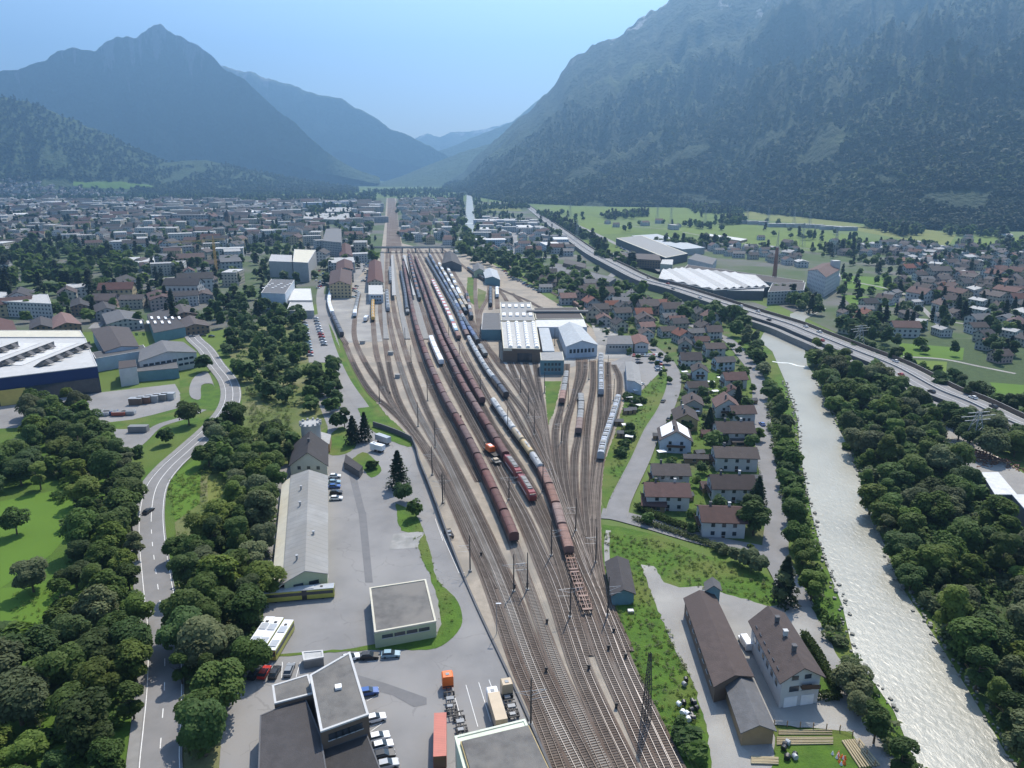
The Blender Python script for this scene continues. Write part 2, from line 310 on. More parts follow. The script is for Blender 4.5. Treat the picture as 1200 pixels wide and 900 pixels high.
def ribbon(mb, W, a, b, z, z2=None):      # strip from lateral offset a to b along world points W (right of travel is +)
    L_, Rr = [], []
    for i, p in enumerate(W):
        d = (W[min(i+1, len(W)-1)] - W[max(i-1, 0)]); d = Vector((d.x, d.y, 0)).normalized(); n_ = Vector((d.y, -d.x, 0))
        L_.append((p.x + n_.x * a, p.y + n_.y * a, z)); Rr.append((p.x + n_.x * b, p.y + n_.y * b, z if z2 is None else z2))
    for i in range(len(W) - 1): mb.quad([L_[i], Rr[i], Rr[i+1], L_[i+1]])
    return mb
def resample(W, step):
    out = [W[0].copy()]; acc = 0
    for i in range(1, len(W)):
        a, b = W[i-1], W[i]; l = (b - a).length
        if l < 1e-9: continue
        pos = step - acc
        while pos <= l: out.append(a.lerp(b, pos / l)); pos += step
        acc = (acc + l) % step
    return out
def road(name, pts, width, z, mat=None, lines=None, kerb=False):
    W = wline(pts); mb = ribbon(MB(), W, -width/2, width/2, z)
    o = struct(mb.build(name, mat or M['asphalt_road']))
    if kerb:
        k = MB()
        for s_ in (-1, 1):
            a = s_ * (width/2 + 0.01); b = s_ * (width/2 + 0.25)
            ribbon(k, W, min(a, b), max(a, b), z + 0.12); ribbon(k, W, a, a + 0.001, z, z + 0.12)
        struct(k.build('kerb', M['pave']))
    return W
# ======================= SETTING =======================
mb = MB(); nx, ny = 60, 60
mb.quad([(-9000, -300, -0.05), (9000, -300, -0.05), (9000, 15500, -0.05), (-9000, 15500, -0.05)])
struct(mb.build('ground', M['valley']))
# ---- ground covers, each a few millimetres to centimetres above the one below ----
sheet('town_ground', [(-60, 390), (250, 388), (345, 372), (380, 350), (440, 300), (520, 292), (560, 286), (700, 335), (860, 385), (900, 360), (760, 310), (690, 288), (640, 250), (610, 238), (440, 232), (250, 226), (-60, 224)], 0.0, M['townfloor'])
sheet('village_ground', [(700, 300), (770, 285), (930, 292), (985, 300), (1020, 292), (1100, 285), (1300, 300), (1300, 395), (1060, 400), (985, 392), (900, 352), (800, 330)], 0.0, M['townfloor'])
sheet('meadow', [(-80, 470), (140, 478), (262, 430), (290, 470), (250, 560), (205, 600), (200, 920), (-120, 920)], 0.0, M['lawn'])
sheet('slope_grass', [(262, 385), (360, 370), (372, 440), (385, 500), (352, 520), (330, 560), (312, 700), (300, 775), (262, 820), (262, 920), (210, 920), (205, 600), (285, 480)], 0.02, M['meadow'])
sheet('garden_ground', [(700, 330), (870, 375), (905, 440), (925, 600), (905, 660), (745, 606), (790, 470), (760, 405), (700, 400), (640, 350)], 0.02, M['garden'])
sheet('wood_floor', [(930, 405), (990, 415), (1075, 460), (1145, 520), (1210, 585), (1300, 700), (1300, 960), (1210, 920), (1100, 740), (1030, 600), (980, 480)], 0.02, M['scrub'])
sheet('wood_floor', [(1000, 395), (1300, 400), (1300, 540), (1200, 500), (1060, 430)], 0.01, M['scrub'])
sheet('river_bank', [(850, 376), (895, 392), (940, 500), (960, 620), (1000, 740), (1090, 920), (1040, 920), (985, 800), (930, 690), (912, 600), (890, 460)], 0.03, M['bank'])
# plain fields of different greens
fieldm = [mk('field_green', (0.105, 0.155, 0.022), (0.09, 0.135, 0.02), 0.01, 0.95), mk('field_dry', (0.15, 0.165, 0.040), (0.125, 0.145, 0.034), 0.01, 0.95), mk('field_dark', (0.07, 0.115, 0.02), (0.06, 0.10, 0.02), 0.01, 0.95), mk('field_bright', (0.080, 0.150, 0.014), (0.066, 0.130, 0.012), 0.02, 0.95)]
for q, mi in (([(565, 247), (612, 247), (602, 240), (566, 239)], 1), ([(640, 246), (800, 262), (860, 250), (800, 243), (650, 242)], 0), ([(870, 256), (1020, 268), (960, 250), (905, 243), (875, 246)], 1),
              ([(770, 268), (860, 262), (1000, 275), (1010, 292), (880, 288)], 0), ([(990, 268), (1110, 290), (1120, 276), (1060, 262)], 1), ([(1120, 292), (1300, 300), (1300, 282), (1130, 276)], 0),
              ([(640, 258), (700, 275), (760, 272), (690, 252)], 0), ([(1055, 402), (1130, 408), (1128, 422), (1050, 418)], 3), ([(1160, 448), (1210, 452), (1210, 470), (1168, 463)], 3), ([(1040, 420), (1110, 424), (1108, 440), (1060, 436)], 0),
              ([(985, 345), (1050, 350), (1050, 360), (1000, 360)], 3), ([(985, 322), (1045, 326), (1040, 340), (990, 338)], 3), ([(0, 588), (88, 570), (85, 620), (60, 650), (0, 690)], 3), ([(0, 690), (78, 680), (62, 742), (0, 748)], 3),
              ([(200, 560), (236, 532), (234, 590), (205, 612)], 3), ([(243, 560), (272, 545), (272, 610), (244, 620)], 1)):
    sheet('field', q, 0.05, fieldm[mi])
sheet('field', [(150, 545), (195, 522), (230, 470), (262, 455), (262, 470), (238, 492), (215, 515), (188, 550), (170, 590), (150, 600)], 0.05, M['lawn'])
# depot yard, industrial yards
sheet('depot_yard', [(322, 560), (330, 545), (383, 540), (384, 500), (372, 470), (384, 440), (380, 380), (375, 345), (385, 345), (392, 385), (402, 420), (425, 462), (440, 480), (470, 505), (492, 535), (520, 600), (560, 690), (602, 780), (642, 860), (665, 925), (255, 925), (262, 830), (300, 770), (312, 700)], 0.06, M['asphalt'])
sheet('concrete_pad', [(461, 626), (494, 623), (499, 641), (456, 645)], 0.10, M['concrete'])
sheet('asphalt_patch', [(420, 600), (429, 600), (437, 683), (428, 683)], 0.09, M['asphalt_new'])
sheet('asphalt_patch', [(408, 553), (416, 552), (428, 600), (420, 602)], 0.093, M['asphalt_new'])
sheet('asphalt_patch', [(415, 790), (455, 802), (500, 818), (500, 826), (485, 829), (460, 815), (425, 806)], 0.09, M['asphalt_new'])
sheet('grass_strip', [(464, 590), (484, 600), (496, 620), (505, 650), (512, 680), (533, 700), (541, 718), (540, 735), (524, 753), (500, 762), (440, 762), (350, 768), (300, 772), (298, 778), (318, 768), (400, 762), (440, 755), (512, 745), (512, 700), (505, 680), (490, 640), (497, 624), (470, 622)], 0.12, M['bank'], 3)
sheet('grass_strip', [(405, 545), (425, 530), (440, 540), (447, 552), (435, 560), (425, 550)], 0.12, M['bank'], 3)
sheet('grass_strip', [(386, 510), (402, 500), (418, 520), (405, 532), (384, 532)], 0.12, M['bank'], 3)
sheet('factory_yard', [(-40, 475), (100, 462), (205, 450), (212, 462), (210, 478), (180, 486), (120, 500), (40, 500), (-40, 505)], 0.06, M['asphalt'])
sheet('factory_yard', [(110, 500), (160, 500), (180, 508), (165, 520), (140, 530), (112, 525)], 0.06, M['asphalt'])
sheet('grass_strip', [(112, 497), (160, 491), (208, 482), (222, 470), (262, 452), (264, 470), (250, 485), (225, 497), (180, 500), (140, 503)], 0.09, M['bank'], 3)
sheet('grass_strip', [(211, 445), (228, 442), (222, 455), (222, 465), (211, 470)], 0.10, M['bank'])
# railway yard
YARD = [(453, 232), (464, 232), (467, 262), (471, 285), (490, 290), (545, 292), (560, 300), (600, 322), (640, 348), (680, 372), (705, 395), (733, 420), (735, 460), (720, 510), (708, 550), (704, 600), (706, 660), (722, 720), (745, 765), (790, 830), (835, 905), (860, 960), (670, 960), (642, 905), (600, 800), (560, 715), (528, 640), (505, 575), (488, 528), (462, 498), (440, 470), (415, 425), (400, 388), (384, 352), (388, 338), (400, 330), (446, 300), (451, 262)]
sheet('ballast_yard', YARD, 0.08, M['ballast'])
sheet('gravel_yard', [(384, 338), (440, 318), (452, 345), (450, 400), (405, 402), (392, 375)], 0.10, M['gravel'])
sheet('grass_verge', [(379, 380), (386, 380), (400, 412), (420, 450), (440, 478), (462, 495), (482, 516), (478, 524), (445, 510), (425, 492), (404, 440)], 0.13, M['bank'], 3)
sheet('grass_triangle', [(638, 447), (658, 447), (650, 480), (642, 500)], 0.14, M['bank'])
sheet('grass_triangle', [(560, 338), (570, 342), (566, 362), (559, 362)], 0.14, M['meadow'])
sheet('grass_triangle', [(548, 325), (556, 325), (556, 358), (546, 350)], 0.14, M['bank'])
sheet('grass_bank', [(712, 600), (706, 585), (708, 545), (722, 505), (735, 462), (746, 450), (770, 430), (784, 432), (786, 445), (772, 480), (745, 540), (728, 580), (718, 602)], 0.12, M['bank'], 3)
sheet('grass_bank', [(706, 615), (730, 618), (780, 630), (820, 650), (870, 662), (935, 690), (930, 712), (900, 712), (860, 700), (822, 688), (795, 690), (776, 684), (765, 668), (751, 664), (765, 700), (785, 750), (812, 800), (828, 850), (838, 905), (850, 960), (815, 960), (780, 880), (752, 820), (728, 750), (710, 700), (704, 655)], 0.12, M['bank'])
# gravel yard on the right, its lane and the road along the river
sheet('gravel_yard', [(751, 662), (766, 664), (778, 683), (796, 689), (822, 687), (860, 699), (900, 711), (928, 706), (940, 700), (950, 712), (975, 755), (1005, 815), (1046, 885), (1062, 925), (1010, 925), (998, 858), (905, 850), (910, 890), (900, 925), (838, 925), (828, 850), (812, 800), (785, 750), (765, 700)], 0.16, M['gravel'])
sheet('grass_plot', [(907, 852), (998, 858), (1015, 885), (1030, 925), (905, 925)], 0.19, M['bank'])
sheet('grass_plot', [(938, 745), (948, 748), (975, 800), (968, 812), (958, 812), (958, 798)], 0.20, M['bank'], 3)
road('road', [(938, 712), (922, 680), (909, 650), (910, 602), (897, 530), (892, 480), (887, 442), (870, 417), (850, 397), (800, 378)], 7.0, 0.20, kerb=True)
road('road', [(900, 648), (830, 634), (760, 614), (722, 604), (705, 602)], 7.5, 0.22)
EST = road('road', [(722, 606), (728, 585), (750, 540), (765, 505), (780, 480), (790, 450), (785, 428), (767, 410), (745, 398)], 7.0, 0.24, kerb=True)
road('road', [(725, 440), (742, 420), (750, 412), (700, 402)], 6.5, 0.21)
sheet('car_park', [(716, 425), (742, 414), (770, 414), (778, 425), (772, 438), (752, 458), (735, 462)], 0.19, M['asphalt'])
sheet('workshop_yard', [(640, 440), (700, 421), (735, 420), (730, 395), (700, 372), (690, 372), (700, 400), (640, 420), (590, 424), (590, 440)], 0.17, M['gravel'])
# curved main road on the left with its pavement and markings
CR = [(190, 960), (187, 900), (190, 850), (193, 800), (192, 740), (184, 680), (178, 630), (178, 597), (184, 570), (200, 548), (225, 525), (250, 502), (267, 482), (273, 464), (269, 446), (255, 428), (243, 410), (230, 398), (220, 385), (200, 370)]
W = road('main_road', CR, 7.6, 0.20, kerb=True)
struct(ribbon(MB(), W, -5.9, -4.05, 0.30).build('pavement', M['pave']))
for a in (-3.5, 3.5): struct(ribbon(MB(), W, a - 0.08, a + 0.08, 0.206).build('road_marking', M['line']))
WR = resample(W, 3.0); mb = MB()
for i in range(0, len(WR) - 2, 1):
    if i < 42 and i % 3 == 0 or i >= 42: ribbon(mb, WR[i:i+2], -0.09, 0.09, 0.207)
struct(mb.build('road_marking', M['line']))
sheet('side_road', [(252, 455), (243, 436), (228, 442), (222, 455), (224, 466), (235, 468), (236, 452), (248, 450)], 0.215, M['asphalt'], 3)
road('side_road', [(145, 535), (165, 518), (185, 500), (215, 490), (238, 480)], 4.5, 0.14, M['asphalt'])
road('lane', [(320, 700), (318, 640), (322, 590), (330, 548)], 4.0, 0.13, M['asphalt'])
road('station_road', [(425, 478), (403, 445), (388, 410), (380, 380), (375, 350), (380, 330), (395, 318)], 6.5, 0.14, M['asphalt'])
sheet('car_park', [(355, 372), (374, 368), (384, 405), (388, 425), (362, 425)], 0.125, M['asphalt'])
road('station_road', [(398, 340), (420, 318), (425, 295), (432, 268), (440, 250)], 11, 0.16, M['asphalt'])
for P_ in ([(598, 305), (603, 285), (601, 262), (594, 252)], [(556, 300), (560, 280), (562, 262)], [(580, 300), (630, 302), (680, 300), (720, 306)]): road('road', P_, 9, 0.15, M['asphalt'])
for P_ in ([(640, 250), (655, 262), (690, 278), (708, 292), (745, 320), (740, 345)], [(700, 285), (712, 300), (720, 320), (700, 330)], [(672, 262), (700, 275), (745, 298), (775, 318)], [(0, 345), (60, 338), (150, 330), (240, 322)], [(110, 385), (150, 345), (180, 310)]): road('road', P_, 8, 0.155, M['asphalt'])
for P_ in ([(800, 272), (880, 286), (960, 292), (1010, 296)], [(700, 262), (800, 270)], [(1060, 372), (1120, 378), (1200, 392)], [(1000, 330), (1060, 345), (1100, 380)]): road('track_road', P_, 4, 0.07, M['gravel'])
road('footpath', [(1058, 418), (1105, 421), (1150, 430), (1190, 438)], 3, 0.09, M['gravel'])
road('footpath', [(712, 664), (711, 640), (713, 622)], 1.6, 0.17, M['gravel'])
sheet('timber_yard', [(1085, 485), (1110, 495), (1160, 530), (1215, 565), (1215, 590), (1180, 590), (1130, 548), (1100, 515)], 0.06, M['gravel'])
# river
RV = [(1088, 930), (1047, 833), (1000, 767), (987, 710), (967, 660), (951, 602), (937, 530), (935, 492), (920, 447), (905, 412), (890, 400), (895, 390), (925, 378), (926, 368), (960, 356), (968, 362), (944, 374), (940, 392), (946, 428), (957, 445), (975, 487), (997, 530), (1022, 602), (1053, 683), (1093, 743), (1133, 807), (1167, 863), (1205, 930)]
sheet('river', RV, 0.16, M['water'])
sheet('river', [(547, 228), (553, 228), (557, 262), (550, 284), (540, 300), (528, 300), (537, 283), (545, 260)], 0.16, M['water'])
for pts, wd in (([(905, 424), (915, 425.5), (925, 426), (935, 429), (946, 430)], 1.8), ([(544, 262), (558, 262)], 9)):
    W = wline(pts); struct(ribbon(MB(), W, -wd/2, wd/2, 0.22).build('weir_foam', M['foam']))
for side in ([(1024, 602), (1055, 683), (1095, 743), (1135, 807), (1169, 863), (1200, 920)], [(958, 447), (976, 487), (999, 530), (1024, 602)], [(1046, 833), (999, 767), (986, 710), (966, 660), (950, 602), (936, 530), (934, 492), (919, 447)]):
    W = wline(side, 12); mb = MB(); rs = random.Random(5)
    for p in resample(W, 1.1):
        s_ = rs.uniform(0.3, 0.85); mb.box((p.x + rs.uniform(-1.6, 1.6), p.y, 0.2), (s_, s_ * 1.2, s_ * 0.9), rs.uniform(0, 3))
    struct(mb.build('bank_stones', M['stone']), 'stuff')
sheet('track_bed', [(454.5, 232), (462.5, 232), (465, 262), (469, 290), (468, 294), (452.5, 294), (453.5, 262)], 0.10, M['bed'])
# parking and lane markings
def lines(segs, wd=0.13, z=0.11):
    mb = MB()
    for a, b in segs: ribbon(mb, [G(*a), G(*b)], -wd/2, wd/2, z)
    struct(mb.build('road_marking', M['line']))
lines([((546, 803), (560, 852)), ((561, 800), (575, 846)), ((573, 797), (585, 830)), ((530, 806), (545, 860)), ((516, 622), (538, 672)), ((538, 672), (545, 671)), ((510, 608), (519, 634)),
       ((296, 797), (299, 777)), ((305, 797), (308, 777)), ((318, 796), (319, 777)), ((330, 795), (331, 776)), ((347, 794), (352, 776)), ((434, 858), (448, 848)), ((434, 852), (450, 846)), ((430, 776), (444, 775)), ((445, 773), (466, 772)), ((430, 822), (442, 815)), ((412, 772), (414, 766))])
# ======================= MOUNTAINS =======================
def interp(P, x):
    if x <= P[0][0]: return P[0][1]
    for a, b in zip(P, P[1:]):
        if x <= b[0]: return a[1] + (b[1] - a[1]) * (x - a[0]) / (b[0] - a[0])
    return P[-1][1]
def mountmat(name, c1, c2, rock, meadow, rock_lo, scale=0.012, bs=0.06, bd=9, mthr=0.64):
    m = mk(name, c1, c2, scale, 0.95, 0, detail=6); t = m.node_tree; N = t.nodes; L = t.links; b = N['Principled BSDF']
    src = b.inputs['Base Color'].links[0].from_socket
    tc = N.new('ShaderNodeTexCoord'); sx = N.new('ShaderNodeSeparateXYZ'); L.new(tc.outputs['Object'], sx.inputs[0])
    n = N.new('ShaderNodeTexNoise'); n.inputs['Scale'].default_value = 0.003; n.inputs['Detail'].default_value = 9; n.inputs['Roughness'].default_value = 0.7; mpp = N.new('ShaderNodeMapping'); mpp.inputs['Scale'].default_value = (1.6, 1.0, .28); L.new(tc.outputs['Object'], mpp.inputs[0]); L.new(mpp.outputs[0], n.inputs[0])
    # bare rock and scree where it is high, or in gullies
    h = math_node(t, 'ADD', math_node(t, 'DIVIDE', math_node(t, 'SUBTRACT', sx.outputs[2], rock_lo), 700.0), math_node(t, 'MULTIPLY', math_node(t, 'SUBTRACT', n.outputs[0], 0.5), 3.4))
    hr = N.new('ShaderNodeMapRange'); hr.inputs[1].default_value = 0.45; hr.inputs[2].default_value = 0.62; L.new(h, hr.inputs[0])
    mx = N.new('ShaderNodeMix'); mx.data_type = 'RGBA'; mx.inputs[7].default_value = (*rock, 1); L.new(src, mx.inputs[6]); L.new(hr.outputs[0], mx.inputs[0])
    n3 = N.new('ShaderNodeTexNoise'); n3.inputs['Scale'].default_value = 0.0022; n3.inputs['Detail'].default_value = 5; L.new(tc.outputs['Object'], n3.inputs[0])
    r3 = N.new('ShaderNodeMapRange'); r3.inputs[1].default_value = mthr; r3.inputs[2].default_value = mthr + 0.02; L.new(n3.outputs[0], r3.inputs[0])
    m3 = N.new('ShaderNodeMix'); m3.data_type = 'RGBA'; m3.inputs[7].default_value = (*meadow, 1); L.new(mx.outputs[2], m3.inputs[6]); L.new(r3.outputs[0], m3.inputs[0])
    L.new(m3.outputs[2], b.inputs['Base Color'])
    v = N.new('ShaderNodeTexVoronoi'); v.inputs['Scale'].default_value = bs; L.new(tc.outputs['Object'], v.inputs['Vector'])
    n4 = N.new('ShaderNodeTexNoise'); n4.inputs['Scale'].default_value = bs * 0.35; n4.inputs['Detail'].default_value = 7; n4.inputs['Roughness'].default_value = 0.7; L.new(tc.outputs['Object'], n4.inputs[0])
    hh = math_node(t, 'ADD', math_node(t, 'MULTIPLY', v.outputs['Distance'], -0.8), math_node(t, 'MULTIPLY', n4.outputs[0], 2.2))
    bp = N.new('ShaderNodeBump'); bp.inputs['Strength'].default_value = 1; bp.inputs['Distance'].default_value = bd; L.new(hh, bp.inputs['Height']); L.new(bp.outputs[0], b.inputs['Normal'])
    return m
MNT = {}
def mountain(name, ridge, dist, foot, mat, nx=220, nt=70, rough=1.0, spur=420., power=1.15, x0=None, x1=None, seed=0):
    # a full ridge with its near flank, its crest line and a far flank; spurs and gullies from a fractal
    x0 = x0 or ridge[0][0]; x1 = x1 or ridge[-1][0]; V = []; TB = 1.35
    grid = []
    for i in range(nx + 1):
        px = x0 + (x1 - x0) * i / nx
        D = interp(dist, px); top = GD(px, interp(ridge, px), D); f = G(px, interp(foot, px)); hgt = top.z
        for k in range(nt + 1):
            t = TB * k / nt; p = f.lerp(Vector((top.x, top.y, 0)), t)
            s_ = t ** power if t <= 1 else max(0, 1 - (t - 1) * 1.9)
            n = noise.ridged_multi_fractal(Vector((p.x / spur / 2.2, p.y / spur / 2.2 + seed, seed)), 0.9, 2.1, 6, 1.0, 2.0)
            n2 = noise.fractal(Vector((p.x / 140, p.y / 140, seed + 5)), 0.8, 2.2, 5)
            env = max(0, min(1, t * 3)) * (0.12 + 0.88 * max(0, 1 - abs(t - 0.5) * 1.9)) if t <= 1 else 0.4
            gl = noise.ridged_multi_fractal(Vector((px / 26 + t * .7, t * 1.1, seed + 2)), 0.8, 2.0, 4, 1.0, 2.0) - 1.0
            z = hgt * s_ + ((n - 1.1) * 0.17 + gl * 0.055) * hgt * env * rough + n2 * 16 * rough * min(1, t * 3) * (1 if hgt > 250 else 0.35)
            V.append((p.x, p.y, max(z, -40) - (2 if k == 0 else 0)))
    F = []
    for i in range(nx):
        for k in range(nt):
            a = i * (nt + 1) + k; F.append((a, a + nt + 1, a + nt + 2, a + 1))
    me = bpy.data.meshes.new(name); me.from_pydata(V, [], F); me.materials.append(mat); me.polygons.foreach_set('use_smooth', [True] * len(F)); me.update()
    o = struct(link(name, me)); MNT[name + str(len(MNT))] = (np.array(V).reshape(nx + 1, nt + 1, 3), nx, nt)
    return o
def mpoint(key, i, t):                     # point on a mountain by column fraction and flank fraction
    A, nx, nt = MNT[key]; a = i * nx; b = t / 1.35 * nt; ia = min(int(a), nx - 1); ib = min(int(b), nt - 1); fa = a - ia; fb = b - ib
    return (A[ia, ib] * (1-fa) * (1-fb) + A[ia+1, ib] * fa * (1-fb) + A[ia, ib+1] * (1-fa) * fb + A[ia+1, ib+1] * fa * fb)
GR = (0.028, 0.052, 0.018); GR2 = (0.046, 0.074, 0.024); ROCK = (0.20, 0.20, 0.19); MEAD = (0.09, 0.14, 0.045)
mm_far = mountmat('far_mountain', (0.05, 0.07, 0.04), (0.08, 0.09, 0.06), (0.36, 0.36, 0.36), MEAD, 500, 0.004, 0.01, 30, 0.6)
mm_left = mountmat('left_mountain', GR, GR2, (0.17, 0.17, 0.15), (0.07, 0.10, 0.04), 800, 0.008, 0.03, 14, 0.66)
mm_near = mountmat('near_hill', GR, GR2, ROCK, (0.10, 0.17, 0.045), 1400, 0.012, 0.06, 8, 0.70)
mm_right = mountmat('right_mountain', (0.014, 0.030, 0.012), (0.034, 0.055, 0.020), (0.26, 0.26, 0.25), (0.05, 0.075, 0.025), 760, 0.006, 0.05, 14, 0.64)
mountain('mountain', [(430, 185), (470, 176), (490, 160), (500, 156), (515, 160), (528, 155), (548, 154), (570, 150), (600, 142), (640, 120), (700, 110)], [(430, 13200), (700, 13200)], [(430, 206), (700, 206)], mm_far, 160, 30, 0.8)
mountain('mountain', [(410, 200), (440, 196), (475, 192), (500, 182), (530, 171), (556, 160), (580, 150), (600, 143), (640, 110)], [(410, 9500), (640, 9000)], [(410, 209), (640, 209)], mm_left, 160, 40, 0.6)
mountain('mountain', [(230, 70), (270, 82), (290, 84), (312, 92), (340, 100), (365, 110), (400, 116), (415, 126), (440, 138), (455, 150), (480, 160), (500, 170), (515, 177), (540, 192), (560, 203)], [(230, 9000), (560, 8200)], [(230, 209), (560, 212)], mm_left, 200, 50, 0.9)
mountain('mountain', [(-420, 120), (-200, 60), (-60, 100), (0, 84), (22, 80), (35, 76), (55, 72), (68, 60), (82, 57), (98, 58), (112, 62), (124, 48), (140, 46), (160, 46), (170, 38), (184, 33), (196, 40), (212, 42), (230, 52), (250, 68), (262, 82), (285, 92), (302, 108), (320, 122), (345, 142), (370, 166), (395, 186), (420, 200), (445, 208)], [(-420, 6500), (200, 6600), (445, 5600)], [(-420, 215), (445, 216)], mm_left, 300, 80, 1.0, seed=3)
mountain('hill', [(-420, 60), (-200, 90), (-60, 108), (0, 117), (25, 121), (60, 131), (100, 148), (130, 158), (165, 176), (195, 190), (215, 188), (240, 188), (275, 196), (310, 204), (350, 211), (385, 217), (420, 222)], [(-420, 3600), (0, 4000), (420, 4700)], [(-420, 245), (-60, 232), (100, 230), (200, 229), (300, 228), (420, 226)], mm_near, 260, 70, 0.7, seed=7, power=1.5)
mountain('mountain', [(440, 216), (475, 205), (510, 190), (540, 178), (560, 172), (600, 160), (660, 130)], [(440, 6500), (660, 6300)], [(440, 219), (660, 219)], mm_left, 120, 40, 0.6, seed=4)
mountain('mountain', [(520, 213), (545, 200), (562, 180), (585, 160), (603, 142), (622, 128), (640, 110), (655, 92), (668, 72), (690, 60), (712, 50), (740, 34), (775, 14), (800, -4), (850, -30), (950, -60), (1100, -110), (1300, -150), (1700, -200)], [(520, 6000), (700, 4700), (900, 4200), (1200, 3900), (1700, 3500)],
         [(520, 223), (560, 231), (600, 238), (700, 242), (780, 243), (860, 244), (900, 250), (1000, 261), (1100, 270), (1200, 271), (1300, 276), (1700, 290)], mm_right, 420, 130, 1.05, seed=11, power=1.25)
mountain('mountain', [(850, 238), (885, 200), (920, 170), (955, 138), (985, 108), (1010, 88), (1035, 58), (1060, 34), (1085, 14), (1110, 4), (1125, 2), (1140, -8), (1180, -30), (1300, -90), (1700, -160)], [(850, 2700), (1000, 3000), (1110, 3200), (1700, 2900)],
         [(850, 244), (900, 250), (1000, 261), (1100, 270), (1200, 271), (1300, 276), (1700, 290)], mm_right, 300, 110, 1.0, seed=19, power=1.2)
HM = [(.60, .715, .20, .29), (.775, .80, .10, .20), (.80, .845, .04, .10)]
for a_, b_, c_, d_ in HM:       # open meadows on the near hill
    V_, F_ = [], []
    for i in range(21):
        for k in range(9):
            p = mpoint('hill4', a_ + (b_ - a_) * i / 20, c_ + (d_ - c_) * k / 8); V_.append((p[0], p[1], p[2] + 4 * math.sin(math.pi * min(1, max(0, k / 8 * .9 + .05)))))
    for i in range(20):
        for k in range(8): q = i * 9 + k; F_.append((q, q + 9, q + 10, q + 1))
    me = bpy.data.meshes.new('hill_meadow'); me.from_pydata(V_, [], F_); me.materials.append(fieldm[3]); me.update(); struct(link('hill_meadow', me))
# air between here and the mountains
mb = MB(); mb.box((0, 7400, 1298.5), (19600, 17000, 2603))
hz = mb.build('haze', bpy.data.materials.new('haze_air')); struct(hz, 'stuff')
m = hz.data.materials[0]; m.use_nodes = True; t = m.node_tree
t.nodes.remove(t.nodes['Principled BSDF']); pv = t.nodes.new('ShaderNodeVolumePrincipled'); pv.inputs['Color'].default_value = (*HAZE_C, 1); pv.inputs['Density'].default_value = HAZE_D; pv.inputs['Anisotropy'].default_value = 0.5
t.links.new(pv.outputs[0], t.nodes['Material Output'].inputs['Volume'])
# ======================= TREES =======================
def leafcloud(kind, seed, n, size):       # -> vertices (n*4,3): leaf clumps on and inside uneven lobes; unit: metres
    r = np.random.default_rng(seed); C = []; 
    if kind == 'con':
        t = r.random(n) ** 0.75; z = 1.2 + 12.8 * t; rad = 4.0 * (1 - t) ** 0.8 * (0.72 + 0.28 * np.sin(z * 4.2)) + 0.15
        rr = rad * (0.5 + 0.55 * r.random(n) ** 0.5); a = r.random(n) * 2 * np.pi; rr *= 1 + 0.22 * np.sin(a * 5 + z * 1.3)
        c = np.stack([rr * np.cos(a), rr * np.sin(a), z - rr * 0.22], 1); nr = c - np.array([0, 0, 5.]); nr[:, 2] = 1.5
    else:
        nl = {'round': 15, 'tall': 13, 'bush': 7}[kind]
        Rr, Hh, z0 = {'round': (4.4, 3.7, 5.6), 'tall': (3.1, 4.9, 6.6), 'bush': (1.9, 1.0, 1.3)}[kind]
        lc = []; 
        for i in range(nl):
            d = r.normal(size=3); d /= np.linalg.norm(d); d *= (0.50 + 0.22 * r.random()); lc.append((d[0] * Rr, d[1] * Rr, z0 + d[2] * Hh, Rr * (0.34 + 0.2 * r.random())))
        lc = np.array(lc); li = r.integers(0, nl, n); d = r.normal(size=(n, 3)); d /= np.linalg.norm(d, axis=1)[:, None]
        d[:, 2] = np.where(d[:, 2] < -0.35, -d[:, 2], d[:, 2])
        q = lc[li]; rad = q[:, 3:4] * (0.72 + 0.36 * r.random((n, 1)) ** 0.6); c = q[:, :3] + d * rad * np.array([1, 1, 0.85]); nr = d
        c[:, 2] = np.maximum(c[:, 2], 0.25 if kind == 'bush' else 1.3)
    nr = nr / np.linalg.norm(nr, axis=1)[:, None] + r.normal(size=(n, 3)) * 0.42 + np.array([0.15, 0.35, 0.8]); nr /= np.linalg.norm(nr, axis=1)[:, None]
    x = np.cross(nr, r.normal(size=(n, 3))); x /= np.linalg.norm(x, axis=1)[:, None]; y = np.cross(nr, x)
    s = size * (0.6 + 0.8 * r.random((n, 1))); V = np.stack([c - x*s - y*s*0.6, c + x*s*0.9 - y*s*0.7, c + x*s + y*s*0.6, c - x*s*0.8 + y*s*0.75], 1)
    return V.reshape(-1, 3)
def npmesh(name, V, nper, mats, mi=None):
    n = len(V) // nper; me = bpy.data.meshes.new(name); me.vertices.add(len(V)); me.vertices.foreach_set('co', V.astype(np.float32).ravel())
    me.loops.add(len(V)); me.loops.foreach_set('vertex_index', np.arange(len(V), dtype=np.int32))
    me.polygons.add(n); me.polygons.foreach_set('loop_start', np.arange(0, len(V), nper, dtype=np.int32)); me.polygons.foreach_set('loop_total', np.full(n, nper, np.int32))
    for m_ in (mats if isinstance(mats, list) else [mats]): me.materials.append(m_)
    if mi is not None: me.polygons.foreach_set('material_index', mi.astype(np.int32))
    me.update(calc_edges=True); return me
